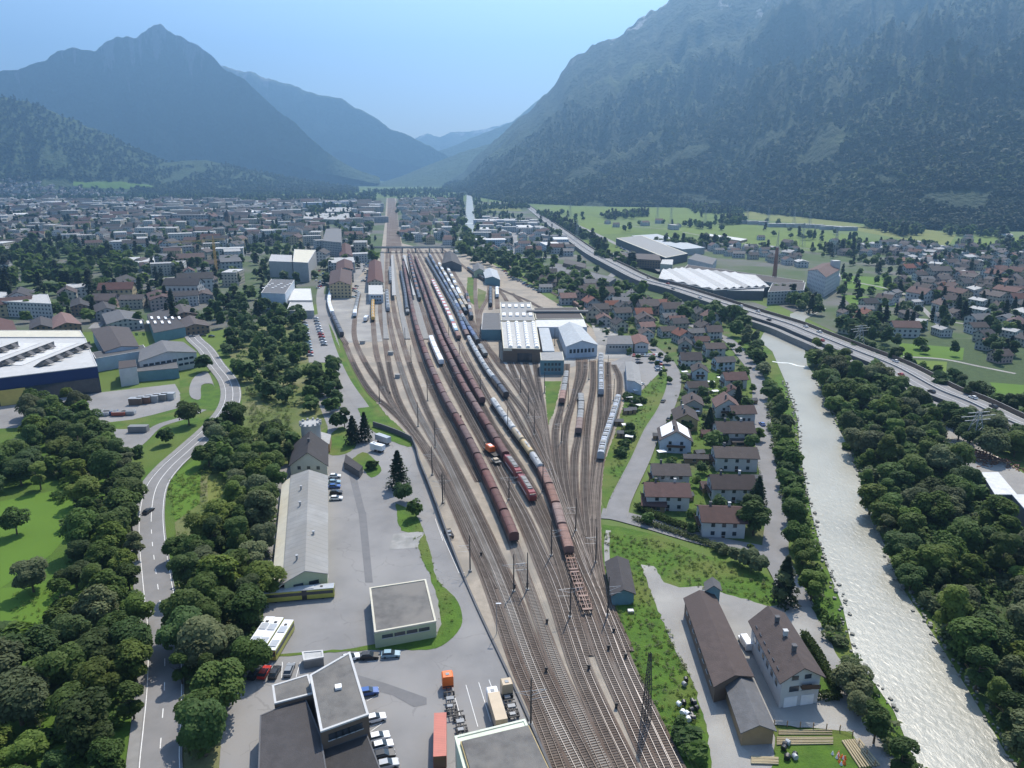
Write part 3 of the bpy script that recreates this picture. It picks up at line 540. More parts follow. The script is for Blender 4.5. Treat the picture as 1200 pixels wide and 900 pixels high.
def trunkmesh(kind, seed):
    r = random.Random(seed); mb = MB(); h = {'round': 5, 'tall': 7, 'bush': 1.0, 'con': 12}[kind]; r0 = {'round': .32, 'tall': .28, 'bush': .09, 'con': .25}[kind]
    mb.tube((0, 0, -0.2), (0.1, 0.05, h * 0.5), r0, r0 * 0.7, 7); mb.tube((0.1, 0.05, h * 0.5), (0, 0, h), r0 * 0.7, r0 * 0.25, 6)
    if kind != 'con':
        for i in range(5):
            a = r.random() * 6.3; z = h * (0.4 + 0.12 * i); L_ = h * 0.42; mb.tube((0.05, 0, z), (math.cos(a) * L_, math.sin(a) * L_, z + L_ * 0.8), r0 * 0.4, r0 * 0.1, 5)
    return mb.mesh('trunk', M['bark'])
TP = []     # (kind, high mesh list by leaf material)
NEARN = {'round': (4600, 0.285), 'tall': (4000, 0.285), 'bush': (700, 0.26), 'con': (2400, 0.34)}
FARN = {'round': (420, 0.95), 'tall': (360, 0.9), 'bush': (120, 0.6), 'con': (300, 0.75)}
def cm(kind, seed, lod, mat): 
    n, s = (NEARN if lod == 0 else FARN)[kind]; return npmesh('crown', leafcloud(kind, seed, n, s), 4, mat)
CR_ = {}
for kind in ('round', 'tall', 'bush', 'con'):
    for v in range(3):
        for lod in (0, 1):
            base = None
            for mi, mt in enumerate(FOL if kind != 'con' else [CON]):
                if base is None: base = cm(kind, 10 + v, lod, mt); CR_[kind, v, lod, mi] = base
                else:
                    b2 = base.copy(); b2.materials.clear(); b2.materials.append(mt); CR_[kind, v, lod, mi] = b2
TRK = {k: trunkmesh(k, 3) for k in ('round', 'tall', 'bush', 'con')}
YB = CR_['bush', 0, 0, 0].copy(); YB.materials.clear(); YB.materials.append(YEL)
KH = {'round': 9.4, 'tall': 11.6, 'bush': 2.6, 'con': 14}
NATR = []    # trees waiting to be placed: (x, y, kind, scale, shade, area, place phrase)
def addtree(x, y, kind, s, shade, area, z=0.0): NATR.append((x, y, kind, s, shade, area, z))
def scatter(poly, spacing, kinds, area, smin=0.8, smax=1.2, shades=(0, 1, 2), maxn=400, clear=(), seed=1, crown=True, zc=4.5):
    r = random.Random(seed); P = [(G(x, y, zc if crown else 0).x, G(x, y, zc if crown else 0).y) for x, y in poly]
    Cl = [[(G(x, y).x, G(x, y).y) for x, y in c] for c in clear]
    x0, x1 = min(p[0] for p in P), max(p[0] for p in P); y0, y1 = min(p[1] for p in P), max(p[1] for p in P); pts = []; grid = {}
    for _ in range(maxn * 60):
        if len(pts) >= maxn: break
        x, y = r.uniform(x0, x1), r.uniform(y0, y1)
        if not inpoly(x, y, P) or any(inpoly(x, y, c) for c in Cl): continue
        if any(inpoly(*PX((x, y, 5)), c) for c in clear): continue
        gx, gy = int(x // spacing), int(y // spacing)
        if any((x-a)**2 + (y-b)**2 < spacing**2 for i in (-1, 0, 1) for j in (-1, 0, 1) for a, b in grid.get((gx+i, gy+j), ())): continue
        grid.setdefault((gx, gy), []).append((x, y)); pts.append((x, y))
        addtree(x, y, r.choice(kinds), r.uniform(smin, smax), r.choice(shades), area)
    return pts
def one(px, py, kind, s, shade, area, zc=None):      # by the crown's middle in the photo
    p = G(px, py, (zc if zc is not None else KH[kind] * s * 0.5)); addtree(p.x, p.y, kind, s, shade, area)
A1 = 'in the wood left of the curved road'
A2 = 'on the slope between curved road and depot'
A3 = 'along the near river bank'
A4 = 'in the wood across the river'
A5 = 'in the tree belt behind the workshops'
A6 = 'beyond the motorway'
A7 = 'in the estate gardens'
A8 = 'in the park beside the town'
scatter([(40, 472), (95, 470), (118, 510), (160, 545), (158, 600), (160, 680), (163, 760), (158, 830), (145, 895), (-40, 935), (-40, 760), (15, 770), (50, 735), (72, 690), (85, 640), (82, 612), (108, 590), (75, 570), (-40, 590), (-40, 530), (30, 515)], 6.8, ['round', 'round', 'tall'], A1, 0.65, 1.35, (0, 0, 1, 1, 2, 3), 170, seed=3, clear=[[(22, 800), (60, 788), (64, 832), (26, 840)], [(-80, 592), (20, 582), (92, 570), (80, 622), (58, 652), (74, 690), (58, 742), (-80, 745)]])
scatter([(250, 352), (300, 345), (355, 368), (358, 415), (335, 462), (300, 470), (272, 430), (262, 400)], 8, ['round', 'tall', 'round'], A2, 0.85, 1.2, (0, 0, 1), 70, seed=5)
scatter([(358, 425), (398, 430), (400, 478), (364, 478)], 7, ['round', 'tall'], A2, 0.85, 1.2, (0, 1), 16, seed=6)
scatter([(245, 500), (275, 492), (298, 522), (322, 505), (330, 535), (312, 590), (310, 690), (306, 750), (295, 775), (268, 800), (245, 870), (225, 890), (222, 840), (210, 780), (212, 700), (205, 640), (240, 612), (274, 600), (276, 550), (243, 535)], 6.4, ['round', 'round', 'tall'], A2, 0.7, 1.25, (0, 1, 1, 3, 2), 130, seed=8, clear=[[(300, 715), (345, 715), (345, 770), (298, 770)]])
one(242, 700, 'round', 1.1, 1, A2); one(236, 760, 'round', 1.1, 3, A2); one(230, 650, 'round', .9, 1, A2)
scatter([(862, 385), (885, 395), (903, 432), (918, 470), (926, 520), (940, 570), (946, 610), (958, 660), (975, 700), (992, 755), (1015, 805), (1050, 860), (1082, 900), (1110, 940), (1068, 940), (1045, 880), (1010, 825), (986, 765), (968, 715), (950, 690), (936, 650), (926, 600), (913, 530), (905, 480), (896, 440), (874, 405)], 5.6, ['round', 'tall', 'round', 'bush'], A3, 0.6, 1.0, (0, 1, 3, 1, 2), 110, seed=9)
scatter([(946, 408), (990, 420), (1040, 445), (1085, 480), (1105, 508), (1130, 550), (1165, 600), (1205, 640), (1260, 690), (1260, 960), (1205, 905), (1180, 850), (1145, 795), (1103, 730), (1075, 690), (1042, 630), (1020, 590), (1002, 530), (978, 480), (958, 440)], 6.2, ['round', 'round', 'tall', 'bush'], A4, 0.6, 1.4, (0, 1, 1, 2, 3, 2), 420, seed=12, clear=[[(1120, 700), (1170, 690), (1200, 760), (1185, 775)]])
scatter([(535, 290), (545, 268), (570, 290), (620, 302), (660, 312), (720, 335), (800, 352), (870, 372), (895, 392), (870, 398), (820, 378), (740, 362), (680, 352), (620, 330), (580, 312), (556, 306)], 10, ['round', 'tall', 'round'], A5, 1.0, 1.5, (0, 1, 1), 110, seed=13)
scatter([(1000, 398), (1060, 425), (1110, 440), (1160, 468), (1300, 510), (1300, 540), (1190, 485), (1110, 455), (1050, 425), (1000, 405)], 9, ['round', 'tall'], A6, 0.8, 1.3, (0, 0, 1), 60, seed=14)
scatter([(1150, 500), (1180, 520), (1290, 580), (1290, 545), (1200, 510), (1160, 490)], 8, ['round'], A6, 0.9, 1.2, (0, 1), 20, seed=15)
scatter([(975, 375), (1025, 372), (1040, 400), (1000, 400)], 9, ['round', 'tall'], A6, 1.0, 1.4, (0, 3), 14, seed=16)
scatter([(640, 325), (740, 350), (840, 378), (880, 420), (905, 600), (890, 645), (820, 622), (755, 598), (800, 450), (700, 390)], 8.5, ['bush', 'round', 'bush', 'tall', 'round'], A7, 0.36, 0.66, (0, 1, 2), 230, seed=17)
scatter([(0, 300), (40, 285), (90, 290), (150, 300), (160, 330), (120, 350), (70, 340), (0, 350)], 13, ['round', 'con', 'tall', 'round'], A8, 1.2, 1.8, (0, 0, 1, 2), 90, seed=18)
scatter([(160, 335), (230, 320), (240, 350), (190, 370)], 15, ['round', 'con'], A8, 0.8, 1.2, (0, 1), 16, seed=19)
scatter([(1110, 480), (1150, 485), (1180, 515), (1160, 530), (1120, 505)], 8, ['round'], A6, 1.0, 1.3, (0, 3), 14, seed=21)
for a in ((238, 425, 'round', 1.15, 0, 'beside the curve of the road by the low grey offices'), (220, 485, 'round', 1.15, 0, 'on the grass island inside the road curve'), (195, 512, 'round', .75, 0, 'on the grass island inside the road curve'), (160, 530, 'tall', .75, 0, 'on the grass island inside the road curve'),
          (36, 676, 'round', 1.0, 3, 'standing alone on the bright lawn at the left'), (17, 612, 'round', .9, 0, 'at the left edge of the bright lawn'), (466, 548, 'con', 1.1, 0, 'on the grass by the depot yard'), (473, 578, 'round', .7, 0, 'on the grass by the depot yard'), (487, 598, 'round', .62, 1, 'on the grass by the depot yard'),
          (395, 492, 'round', .9, 0, 'above the canopy of the old depot tower'), (413, 502, 'con', 1.0, 0, 'above the canopy of the old depot tower'), (427, 500, 'con', .95, 0, 'above the canopy of the old depot tower'), (403, 488, 'tall', .9, 0, 'above the canopy of the old depot tower'),
          (921, 680, 'con', 1.0, 0, 'between the gravel yard and the river road'), (917, 690, 'tall', .85, 3, 'between the gravel yard and the river road'), (884, 610, 'round', 1.1, 0, 'at the corner of the estate by the river road'), (876, 655, 'round', .6, 3, 'on the verge below the estate road'), (862, 650, 'round', .5, 3, 'on the verge below the estate road'), (888, 662, 'round', .55, 3, 'on the verge below the estate road'), (845, 643, 'bush', 1.2, 3, 'on the verge below the estate road'),
          (342, 520, 'round', .9, 1, 'behind the old depot house'), (337, 530, 'tall', .8, 0, 'behind the old depot house'), (22, 745, 'bush', 1.9, 2, 'at the lower edge of the bright lawn'), (5, 745, 'bush', 2.2, 0, 'at the lower edge of the bright lawn'),
          (806, 862, 'bush', 1.5, 0, 'at the foot of the railway bank'), (815, 880, 'bush', 1.3, 1, 'at the foot of the railway bank'), (798, 850, 'bush', 1.0, 0, 'at the foot of the railway bank'), (436, 545, 'bush', 1.3, 0, 'on the grass round by the small white truck'), (438, 302, 'round', 1.6, 1, 'by the end of the road bridge'), (540, 290, 'round', 1.7, 2, 'by the end of the road bridge'), (545, 285, 'tall', 1.5, 1, 'by the end of the road bridge'),
          (880, 598, 'tall', 1.0, 0, 'at the corner of the estate by the river road'), (889, 575, 'con', .8, 0, 'at the corner of the estate by the river road'), (832, 490, 'con', .9, 0, A7), (865, 462, 'con', .8, 0, A7), (836, 517, 'round', .9, 1, A7)): one(*a)
for px, py in ((735, 465), (742, 478), (738, 500), (732, 520), (744, 470), (752, 468), (738, 510), (728, 530)): one(px, py, 'bush', 1.3, 0, 'in the allotments beside the silver train')
def draw_trees():
    def app(t): return KH[t[2]] * t[3] / (t[1] + 60)
    T = sorted(NATR, key=app, reverse=True)
    vis = [t for t in T if -80 < PX((t[0], t[1], 3))[0] < 1280 and PX((t[0], t[1], 8))[1] < 925]
    ind = vis[:300]; ids = set(id(t) for t in ind); rest = [t for t in T if id(t) not in ids]
    byarea = {}
    for t in ind: byarea.setdefault((t[5], t[2], t[4]), []).append(t)
    kw = {'round': ('broad', 'leafy tree', 'leafy_tree'), 'tall': ('upright', 'leafy tree', 'leafy_tree'), 'bush': ('low', 'bush', 'bush'), 'con': ('pointed', 'conifer', 'conifer_tree')}
    sw = ['dark green', 'mid green', 'light green', 'grey-green']
    for (area, kind, sh), L_ in byarea.items():
        L_.sort(key=lambda t: t[1])
        for i, t in enumerate(L_):
            adj, noun, nm = kw[kind]; col = sw[sh] if kind != 'con' else 'very dark'
            pos = '' if len(L_) == 1 else (', %s nearest' % ordw(i + 1) if i else ', nearest')
            gp = 'trees ' + area
            o = thing(nm, f'{adj} {col} {noun} {area}{pos}', 'bush' if kind == 'bush' else 'tree', (t[0], t[1], t[6]), random.random() * 6.28, gp)
            o.scale = (t[3] * random.uniform(.92, 1.1), t[3] * random.uniform(.92, 1.1), t[3] * random.uniform(.88, 1.12))
            v = random.randrange(3); lod = 0 if t[1] < 520 else 1
            link('crown', YB if (kind == 'bush' and 'lower edge of the bright' in area and sh == 2) else CR_[kind, v, lod, 0 if kind == 'con' else sh], o); link('trunk', TRK[kind], o)
    return rest
FARTREE = []   # small far trees, one mass: (x, y, z, scale, kind, shade)
def farscatter(poly, n, smin, smax, seed, kinds=('round', 'con', 'tall')):
    r = random.Random(seed); P = [(G(x, y).x, G(x, y).y) for x, y in poly]; x0, x1 = min(p[0] for p in P), max(p[0] for p in P); y0, y1 = min(p[1] for p in P), max(p[1] for p in P); k = 0
    for _ in range(n * 30):
        if k >= n: break
        x, y = r.uniform(x0, x1), r.uniform(y0, y1)
        if inpoly(x, y, P): FARTREE.append((x, y, 0, r.uniform(smin, smax), r.choice(kinds), r.choice((0, 0, 1, 2)))); k += 1
def mass(name, items, nq=70, size=1.9, label=None, mats=None):
    # one mesh of many small leaf-clump crowns
    base = {(k, v): leafcloud(k, 40 + v, nq, size * (0.55 if k == 'bush' else 1) * (0.8 if k == 'con' else 1)) for k in ('round', 'tall', 'bush', 'con') for v in range(3)}
    V = []; MI = []; r = np.random.default_rng(4)
    for (x, y, z, s, k, sh) in items:
        b = base[k, r.integers(3)]; a = r.random() * 6.28; c_, s_ = np.cos(a) * s, np.sin(a) * s
        q = np.stack([b[:, 0] * c_ - b[:, 1] * s_ + x, b[:, 0] * s_ + b[:, 1] * c_ + y, b[:, 2] * s * r.uniform(.85, 1.15) + z], 1)
        V.append(q); MI.append(np.full(len(b) // 4, 4 if k == 'con' else sh))
    me = npmesh(name, np.concatenate(V), 4, (mats or FOLF) + [CONF], np.concatenate(MI)); o = link(name, me); o['kind'] = 'stuff'
    if label: o['label'] = label
    return o
FOLF = FOL; CONF = CON
farscatter([(-60, 380), (250, 385), (345, 372), (440, 300), (440, 250), (250, 250), (-60, 250)], 1700, 0.7, 1.3, 1)
farscatter([(-60, 262), (440, 262), (440, 228), (250, 226), (-60, 226)], 3000, 0.9, 1.6, 77)
farscatter([(465, 285), (535, 285), (545, 228), (465, 228)], 240, 0.8, 1.3, 2)
farscatter([(555, 290), (700, 320), (640, 262), (560, 245)], 140, 0.7, 1.2, 3)
farscatter([(530, 300), (545, 262), (542, 230), (528, 230), (525, 262)], 130, 1.0, 1.6, 4)
farscatter([(556, 262), (558, 285), (566, 285), (562, 230), (554, 230)], 60, 0.9, 1.4, 5)
farscatter([(985, 285), (1300, 290), (1300, 470), (1150, 440), (985, 400)], 480, 0.6, 1.1, 6)
farscatter([(800, 284), (1000, 292), (1000, 304), (860, 298)], 70, 0.6, 1.0, 7)
farscatter([(905, 345), (950, 345), (960, 370), (915, 362)], 40, 0.7, 1.1, 71)
for q, n in (([(800, 240), (862, 246), (870, 252), (815, 251)], 300), ([(705, 255), (755, 249), (760, 254), (715, 259)], 90), ([(628, 250), (655, 258), (705, 290), (722, 300), (712, 300), (650, 262)], 170), ([(840, 262), (872, 257), (872, 263), (845, 264)], 70), ([(1015, 262), (1075, 268), (1085, 275), (1060, 278), (1015, 268)], 160), ([(1105, 270), (1180, 275), (1180, 280), (1110, 277)], 60),
             ([(560, 243), (615, 241), (620, 245), (562, 247)], 100), ([(760, 285), (860, 288), (860, 293), (770, 291)], 60), ([(800, 262), (850, 268), (850, 273), (800, 266)], 16), ([(900, 275), (1000, 282), (1000, 286), (900, 280)], 10), ([(700, 301), (745, 315), (745, 319), (700, 305)], 26), ([(960, 295), (1000, 292), (1000, 300), (965, 300)], 20), ([(800, 250), (1000, 262), (1010, 290), (800, 280)], 12), ([(640, 250), (790, 260), (790, 275), (690, 270)], 16), ([(785, 240), (1110, 268), (1110, 270), (785, 242)], 220), ([(1160, 285), (1300, 290), (1300, 300), (1180, 296)], 60), ([(1180, 478), (1300, 500), (1300, 520), (1210, 495)], 40)):
    farscatter(q, n, 0.9, 1.5, int(q[0][0]))
farscatter([(440, 232), (530, 228), (530, 222), (430, 226)], 250, 1.2, 2.0, 9)
farscatter([(100, 238), (250, 236), (440, 240), (440, 226), (200, 226)], 350, 1.0, 1.6, 10)
UNDER = []
def under(poly, n, seed, smin=.7, smax=1.6, shades=(0, 1, 1, 3)):
    r = random.Random(seed); P = [(G(x, y).x, G(x, y).y) for x, y in poly]; x0, x1 = min(p[0] for p in P), max(p[0] for p in P); y0, y1 = min(p[1] for p in P), max(p[1] for p in P); k = 0
    for _ in range(n * 30):
        if k >= n: break
        x, y = r.uniform(x0, x1), r.uniform(y0, y1)
        if inpoly(x, y, P): UNDER.append((x, y, 0, r.uniform(smin, smax), 'bush', r.choice(shades))); k += 1
under([(962, 415), (1030, 440), (1080, 478), (1105, 508), (1130, 555), (1165, 605), (1250, 680), (1260, 960), (1205, 915), (1150, 815), (1103, 745), (1068, 690), (1030, 610), (1000, 530), (978, 480)], 1500, 5)
under([(945, 610), (960, 670), (990, 755), (1015, 805), (1085, 915), (1060, 915), (1000, 830), (960, 730), (935, 670), (900, 500), (900, 440), (925, 500)], 330, 6, .5, 1.2)
under([(250, 505), (275, 500), (300, 530), (325, 520), (320, 600), (312, 700), (306, 760), (290, 790), (260, 830), (245, 890), (230, 890), (218, 780), (218, 700), (212, 650), (245, 620), (276, 610)], 420, 7)
under([(262, 360), (345, 372), (360, 430), (380, 440), (395, 480), (360, 490), (320, 470), (290, 470), (270, 420)], 260, 8)
under([(30, 480), (100, 485), (150, 555), (145, 620), (155, 700), (150, 780), (155, 850), (130, 910), (0, 910), (0, 790), (60, 745), (90, 650)], 260, 9)
under([(560, 300), (650, 318), (760, 350), (880, 385), (870, 395), (800, 372), (680, 342), (600, 318)], 300, 10)
K = list(MNT)
# forest on the mountain flanks
def flank(key, n, i0, i1, t0, t1, seed, s0=1.0, s1=1.7, kinds=('con', 'con', 'round', 'tall'), keepout=None):
    r = random.Random(seed); out = []
    for _ in range(n):
        i, tt = r.uniform(i0, i1), t0 + (t1 - t0) * r.random() ** 1.4; p = mpoint(key, i, tt)
        if noise.noise(Vector((p[0] / 170, p[1] / 170, p[2] / 400))) > .38: continue
        if key == K[4] and .38 < i < .68 and tt < .26 and r.random() < .72: continue
        if keepout and any(a <= i <= b and c <= tt <= d for a, b, c, d in keepout): continue
        out.append((p[0], p[1], p[2] - 1.5, r.uniform(s0, s1) * (1 + .35 * noise.noise(Vector((p[0] / 90, p[1] / 90, 8)))), r.choice(kinds) if noise.noise(Vector((p[0] / 330, p[1] / 330, 4.4))) < .1 else r.choice(('round', 'tall')), (0 if noise.noise(Vector((p[0] / 200, p[1] / 200, 6.1))) < .1 else r.choice((0, 1, 1, 2)))))
    return out
# ======================= BUILDINGS =======================
def wpoly(px, z): return [G(x, y, z) for x, y in px]
def windows(parent, a, b, z0, n, rows, w_=1.2, h_=1.3, dz=3.0, mat='glass', m0=1.5, frame=True, name='window', cache={}):
    # separate windows along the wall a->b (outside on the right hand of travel), each a part of the building
    a, b = Vector((a[0], a[1], 0)), Vector((b[0], b[1], 0)); d = (b - a); L_ = d.length; d.normalize(); nr = Vector((d.y, -d.x, 0)); ang = math.atan2(d.y, d.x)
    key = (w_, h_, mat)
    if key not in cache: cache[key] = (MB().box((0, 0, 0), (w_, 0.12, h_)).mesh(name, M[mat]), MB().box((0, 0, -h_/2 - 0.08), (w_ + 0.3, 0.3, 0.12)).mesh('window_frame', M['white']))
    for r_ in range(rows):
        for i in range(n):
            s = m0 + (L_ - 2 * m0) * (i + 0.5) / n; p = a + d * s + nr * 0.03
            o = link(name, cache[key][0], parent); o.location = (p.x, p.y, z0 + r_ * dz); o.rotation_euler = (0, 0, ang)
            if frame: f = link('window_frame', cache[key][1], o)
def ccw(P):
    A = sum(P[i][0] * P[(i+1) % len(P)][1] - P[(i+1) % len(P)][0] * P[i][1] for i in range(len(P)))
    return P if A > 0 else P[::-1]
def inset(P, d):
    P = [Vector((p[0], p[1])) for p in P]; n = len(P); out = []
    for i in range(n):
        a, b, c = P[i-1], P[i], P[(i+1) % n]; e1 = (b - a).normalized(); e2 = (c - b).normalized(); n1 = Vector((-e1.y, e1.x)); n2 = Vector((-e2.y, e2.x))
        k = 1 + n1.dot(n2); out.append(b + (n1 + n2) * (d / max(k, 0.2)))
    return out
def flat(label, roofpx, h, wall, roof, cat='building', name='building', group=None, rim='white', rimw=0.5, rimh=0.5, wins=None, extra=None, wmat=None):
    P = ccw([(p.x, p.y) for p in wpoly(roofpx, h)]); cx = sum(p[0] for p in P) / len(P); cy = sum(p[1] for p in P) / len(P)
    P = [(x - cx, y - cy) for x, y in P]; t = thing(name, label, cat, (cx, cy, 0), 0, group)
    MB().prism(P, 0, h - 0.35, cap=False, uv=True).build('wall', wmat or M[wall], t)
    MB().prism(P, h - 0.35, h - 0.1).build('roof', M[roof], t)
    if rim:
        I = inset(P, rimw); O = inset(P, -0.08); mb = MB(); n = len(P); z0, z1 = h - 0.3, h + rimh * .6 - 0.1
        for i in range(n):
            a, b = O[i], O[(i+1) % n]; c, d = I[i], I[(i+1) % n]
            mb.quad([(*a, z0), (*b, z0), (*b, z1), (*a, z1)]); mb.quad([(*a, z1), (*b, z1), (*d, z1), (*c, z1)]); mb.quad([(*d, h - .1), (*c, h - .1), (*c, z1), (*d, z1)])
        mb.build('roof_rim', M[rim], t)
    for (i, z0, n, rows, w_, h_) in (wins or []): windows(t, P[i], P[(i+1) % len(P)], z0, n, rows, w_, h_)
    if extra: extra(t, P, h)
    return t
def boxes(parent, name, items, mat, h):      # small roof boxes: each its own part, local fractions
    for (x, y, a, b, c, rz) in items: o = MB().box((0, 0, c / 2), (a, b, c)).build(name, M[mat], parent); o.location = (x, y, h); o.rotation_euler = (0, 0, rz)
def gable_parts(t, C4, he, rise, wall, roof, over=0.6, wmat=None, th=0.22, ridge=None):
    nl, nr, fr, fl = [Vector((p[0], p[1], 0)) for p in C4]      # near-left, near-right, far-right, far-left; ridge runs near-far
    U = Vector((0, 0, 1)); mn = (nl + nr) / 2; mf = (fl + fr) / 2; mb = MB(); P = [nl, nr, fr, fl]; u = 0
    for i in range(4):
        a, b = P[i], P[(i+1) % 4]; l = (b - a).length; uv = [(u, 0), (u + l, 0), (u + l, he), (u, he)]
        if i % 2 == 0: mb.quad([a, b, b + U * he, (a + b) / 2 + U * (he + rise), a + U * he], uv[:3] + [(u + l / 2, he + rise)] + uv[3:])
        else: mb.quad([a, b, b + U * he, a + U * he], uv)
        u += l
    mb.build('wall', wmat or M[wall], t)
    dl = (mf - mn).normalized() * over; RN = mn - dl + U * (he + rise + th); RF = mf + dl + U * (he + rise + th); rb = MB()
    for a, b, s in ((nl, fl, 1), (nr, fr, -1)):
        o_ = (a - mn); W_ = o_.length; k = (W_ + over) / W_; sl = rise / W_
        A_ = mn + o_ * k - dl + U * (he + rise + th - sl * W_ * k); B_ = mf + (b - mf) * k + dl + U * (he + rise + th - sl * W_ * k)
        q = [A_, RN, RF, B_] if s > 0 else [RN, A_, B_, RF]
        rb.slab(q, th)
    return rb.build('roof', M[roof], t)
def gable(label, eavepx, he, rise, wall, roof, cat='house', name='house', group=None, over=0.6, wins=None, wmat=None, chim=0, extra=None):
    C4 = wpoly(eavepx, he); cx = sum(p.x for p in C4) / 4; cy = sum(p.y for p in C4) / 4; P = [(p.x - cx, p.y - cy) for p in C4]
    t = thing(name, label, cat, (cx, cy, 0), 0, group); rf = gable_parts(t, P, he, rise, wall, roof, over, wmat)
    for (i, z0, n, rows, w_, h_) in (wins or []): windows(t, P[i], P[(i+1) % 4], z0, n, rows, w_, h_)
    for k in range(chim):
        f = (k + 1) / (chim + 1); a = Vector((P[0][0] + P[1][0], P[0][1] + P[1][1])) / 2; b = Vector((P[2][0] + P[3][0], P[2][1] + P[3][1])) / 2; q = a.lerp(b, f)
        c = MB().box((q.x, q.y, he + rise + 0.3), (0.8, 0.8, 2.0)).box((q.x, q.y, he + rise + 1.36), (1.05, 1.05, 0.15)).build('chimney', M['white' if k % 2 else 'darkgrey'], t); c.parent = rf
    if extra: extra(t, P, he, rise)
    return t
def wh(cx, cy, L_, W_, ang):       # corners round a world point, ridge along L_
    c_, s_ = math.cos(ang), math.sin(ang); return [(cx + x * c_ - y * s_, cy + x * s_ + y * c_) for x, y in ((-L_/2, W_/2), (-L_/2, -W_/2), (L_/2, -W_/2), (L_/2, W_/2))]
# --- the bus depot ---
def dep(t, P, he, rise):
    mb = MB(); a, d = Vector((*P[0], 0)), Vector((*P[3], 0)); o_ = (Vector((*P[0], 0)) - Vector((*P[1], 0))).normalized() * 3.6
    mb.slab([a + Vector((0, 0, he - .1)), d + Vector((0, 0, he - .1)), d + o_ + Vector((0, 0, 3.0)), a + o_ + Vector((0, 0, 3.0))], .2); mb.build('lean_to_roof', M['cream'], t)
    MB().prism(ccw([(p.x, p.y) for p in (a + o_ * .97 , a + o_ * .02, d + o_ * .02, d + o_ * .97)]), 0, 2.85, cap=False).build('lean_to_wall', M['palegreen'], t)
    for f in (0.12, 0.3, 0.62, 0.8):
        q = Vector((*P[1], 0)).lerp(Vector((*P[2], 0)), f) * 0.5 + Vector((*P[0], 0)).lerp(Vector((*P[3], 0)), f) * 0.5 + (Vector((*P[0],0)) - Vector((*P[1],0))).normalized() * (2.4 if f != .3 else -2)
        MB().tube((q.x, q.y, he + rise - 1.2), (q.x, q.y, he + rise + .5), .3, .3, 8).tube((q.x, q.y, he + rise + .5), (q.x, q.y, he + rise + .7), .45, .45, 8).build('roof_vent', M['galv'], t)
gable('long pale hall of the bus depot with grey sheet roof and lean-to', [(333, 683), (383, 672), (383, 558), (342, 558)], 5.0, 2.2, 'palegreen', 'sheet', 'depot hall', 'depot_hall', over=0.4, wins=[(0, 3.2, 2, 1, 2.6, 1.2), (1, 3.0, 16, 1, 2.2, 1.6)], extra=dep)
gable('old depot house with steep dark gabled roof behind the long hall', [(340, 545), (383, 545), (383, 520), (346, 520)], 5.5, 5.0, 'cream', 'r_dark', name='depot_house', wins=[(0, 4.4, 3, 1, 1.2, 1.3), (1, 4.2, 5, 1, 1.1, 1.3)], chim=1)
t = thing('round_tower', 'round grey stone tower beside the old depot house', 'tower', G(366, 524)); mb = MB(); mb.tube((0, 0, 0), (0, 0, 10), 4.0, 3.9, 20); mb.build('shaft', M['grey'], t)
mb = MB(); mb.tube((0, 0, 10), (0, 0, 10.6), 4.5, 4.5, 20); [mb.box((4.1 * math.cos(a_), 4.1 * math.sin(a_), 11.0), (.9, .7, .8), a_) for a_ in np.linspace(0, 6.28, 13)[:-1]]; mb.build('parapet', M['grey'], t)
flat('small light canopy roof next to the round grey tower', [(368, 515), (386, 520), (388, 509), (374, 505)], 4.0, 'wood', 'r_light', 'canopy', 'canopy', rim=None)
flat('dark low garage shed with flat roof near the conifers', [(405, 532), (425, 546), (421, 552), (403, 541)], 3.0, 'darkgrey', 'r_dark', 'shed', 'garage', rim=None)
def ex(t, P, h): boxes(t, 'roof_hatch', [(1, 2, 1.2, 1.2, .4, 0)], 'galv', h)
flat('square pale green workshop with flat gravelled roof on the lawn', [(433, 689), (499, 679), (511, 728), (439, 741)], 4.6, 'palegreen', 'tar', 'workshop', 'workshop', rim='cream', rimw=.4, rimh=.35, wins=[(0, 3.0, 4, 1, 2.6, .9), (1, 3.0, 4, 1, 2.6, .9), (2, 3.0, 4, 1, 2.6, .9), (3, 3.0, 4, 1, 2.6, .9)])
def ex2(t, P, h): boxes(t, 'skylight', [(0, 1, 1.3, 1.3, .5, .3)], 'brightwhite', h)
flat('office block with gravelled flat roof and wide white rim beside parked cars', [(363, 791), (410, 764), (432, 837), (376, 857)], 8.5, 'brownwall', 'tar', 'office building', 'office_building', rim='white', rimw=.4, rimh=.25, extra=ex2, wins=[(0, 6.5, 5, 1, 1.6, 1.4), (1, 6.5, 7, 1, 1.6, 1.4), (0, 3.2, 5, 1, 1.6, 1.4)])
flat('small flat-roofed annex with white rim left of the office block', [(319, 803), (361, 790), (368, 812), (322, 824)], 6.5, 'brownwall', 'tar', 'annex', 'annex', rim='white', rimw=.35, rimh=.2)
flat('wide warehouse with plain dark roof at the bottom left', [(305, 838), (357, 816), (376, 862), (386, 925), (302, 925)], 5.5, 'brownwall', 'r_dark', 'warehouse', 'warehouse', rim='darkgrey', rimw=.2, rimh=.12)
flat('low dark roofed wing in front of the office block', [(374, 879), (430, 860), (455, 925), (388, 925)], 4.2, 'brownwall', 'r_dark', 'warehouse', 'warehouse', rim='darkgrey', rimw=.2, rimh=.12)
flat('loading bay with brown crate stacked beside the office block', [(354, 764), (378, 762), (379, 770), (356, 774)], 2.4, 'concrete', 'r_light', 'loading bay', 'loading_bay', rim='white', rimw=.3, rimh=.3)
def ex3(t, P, h):
    I = [(p[0] * .93 + .8, p[1] * .9 - 1.2) for p in P]; MB().prism(I, h - .08, h + .8).build('upper_roof', M['tar'], t)
    J = inset(I, -.25); MB().prism([tuple(p) for p in J], h - .09, h + .55, cap=True).build('upper_wall', M['ochre'], t)
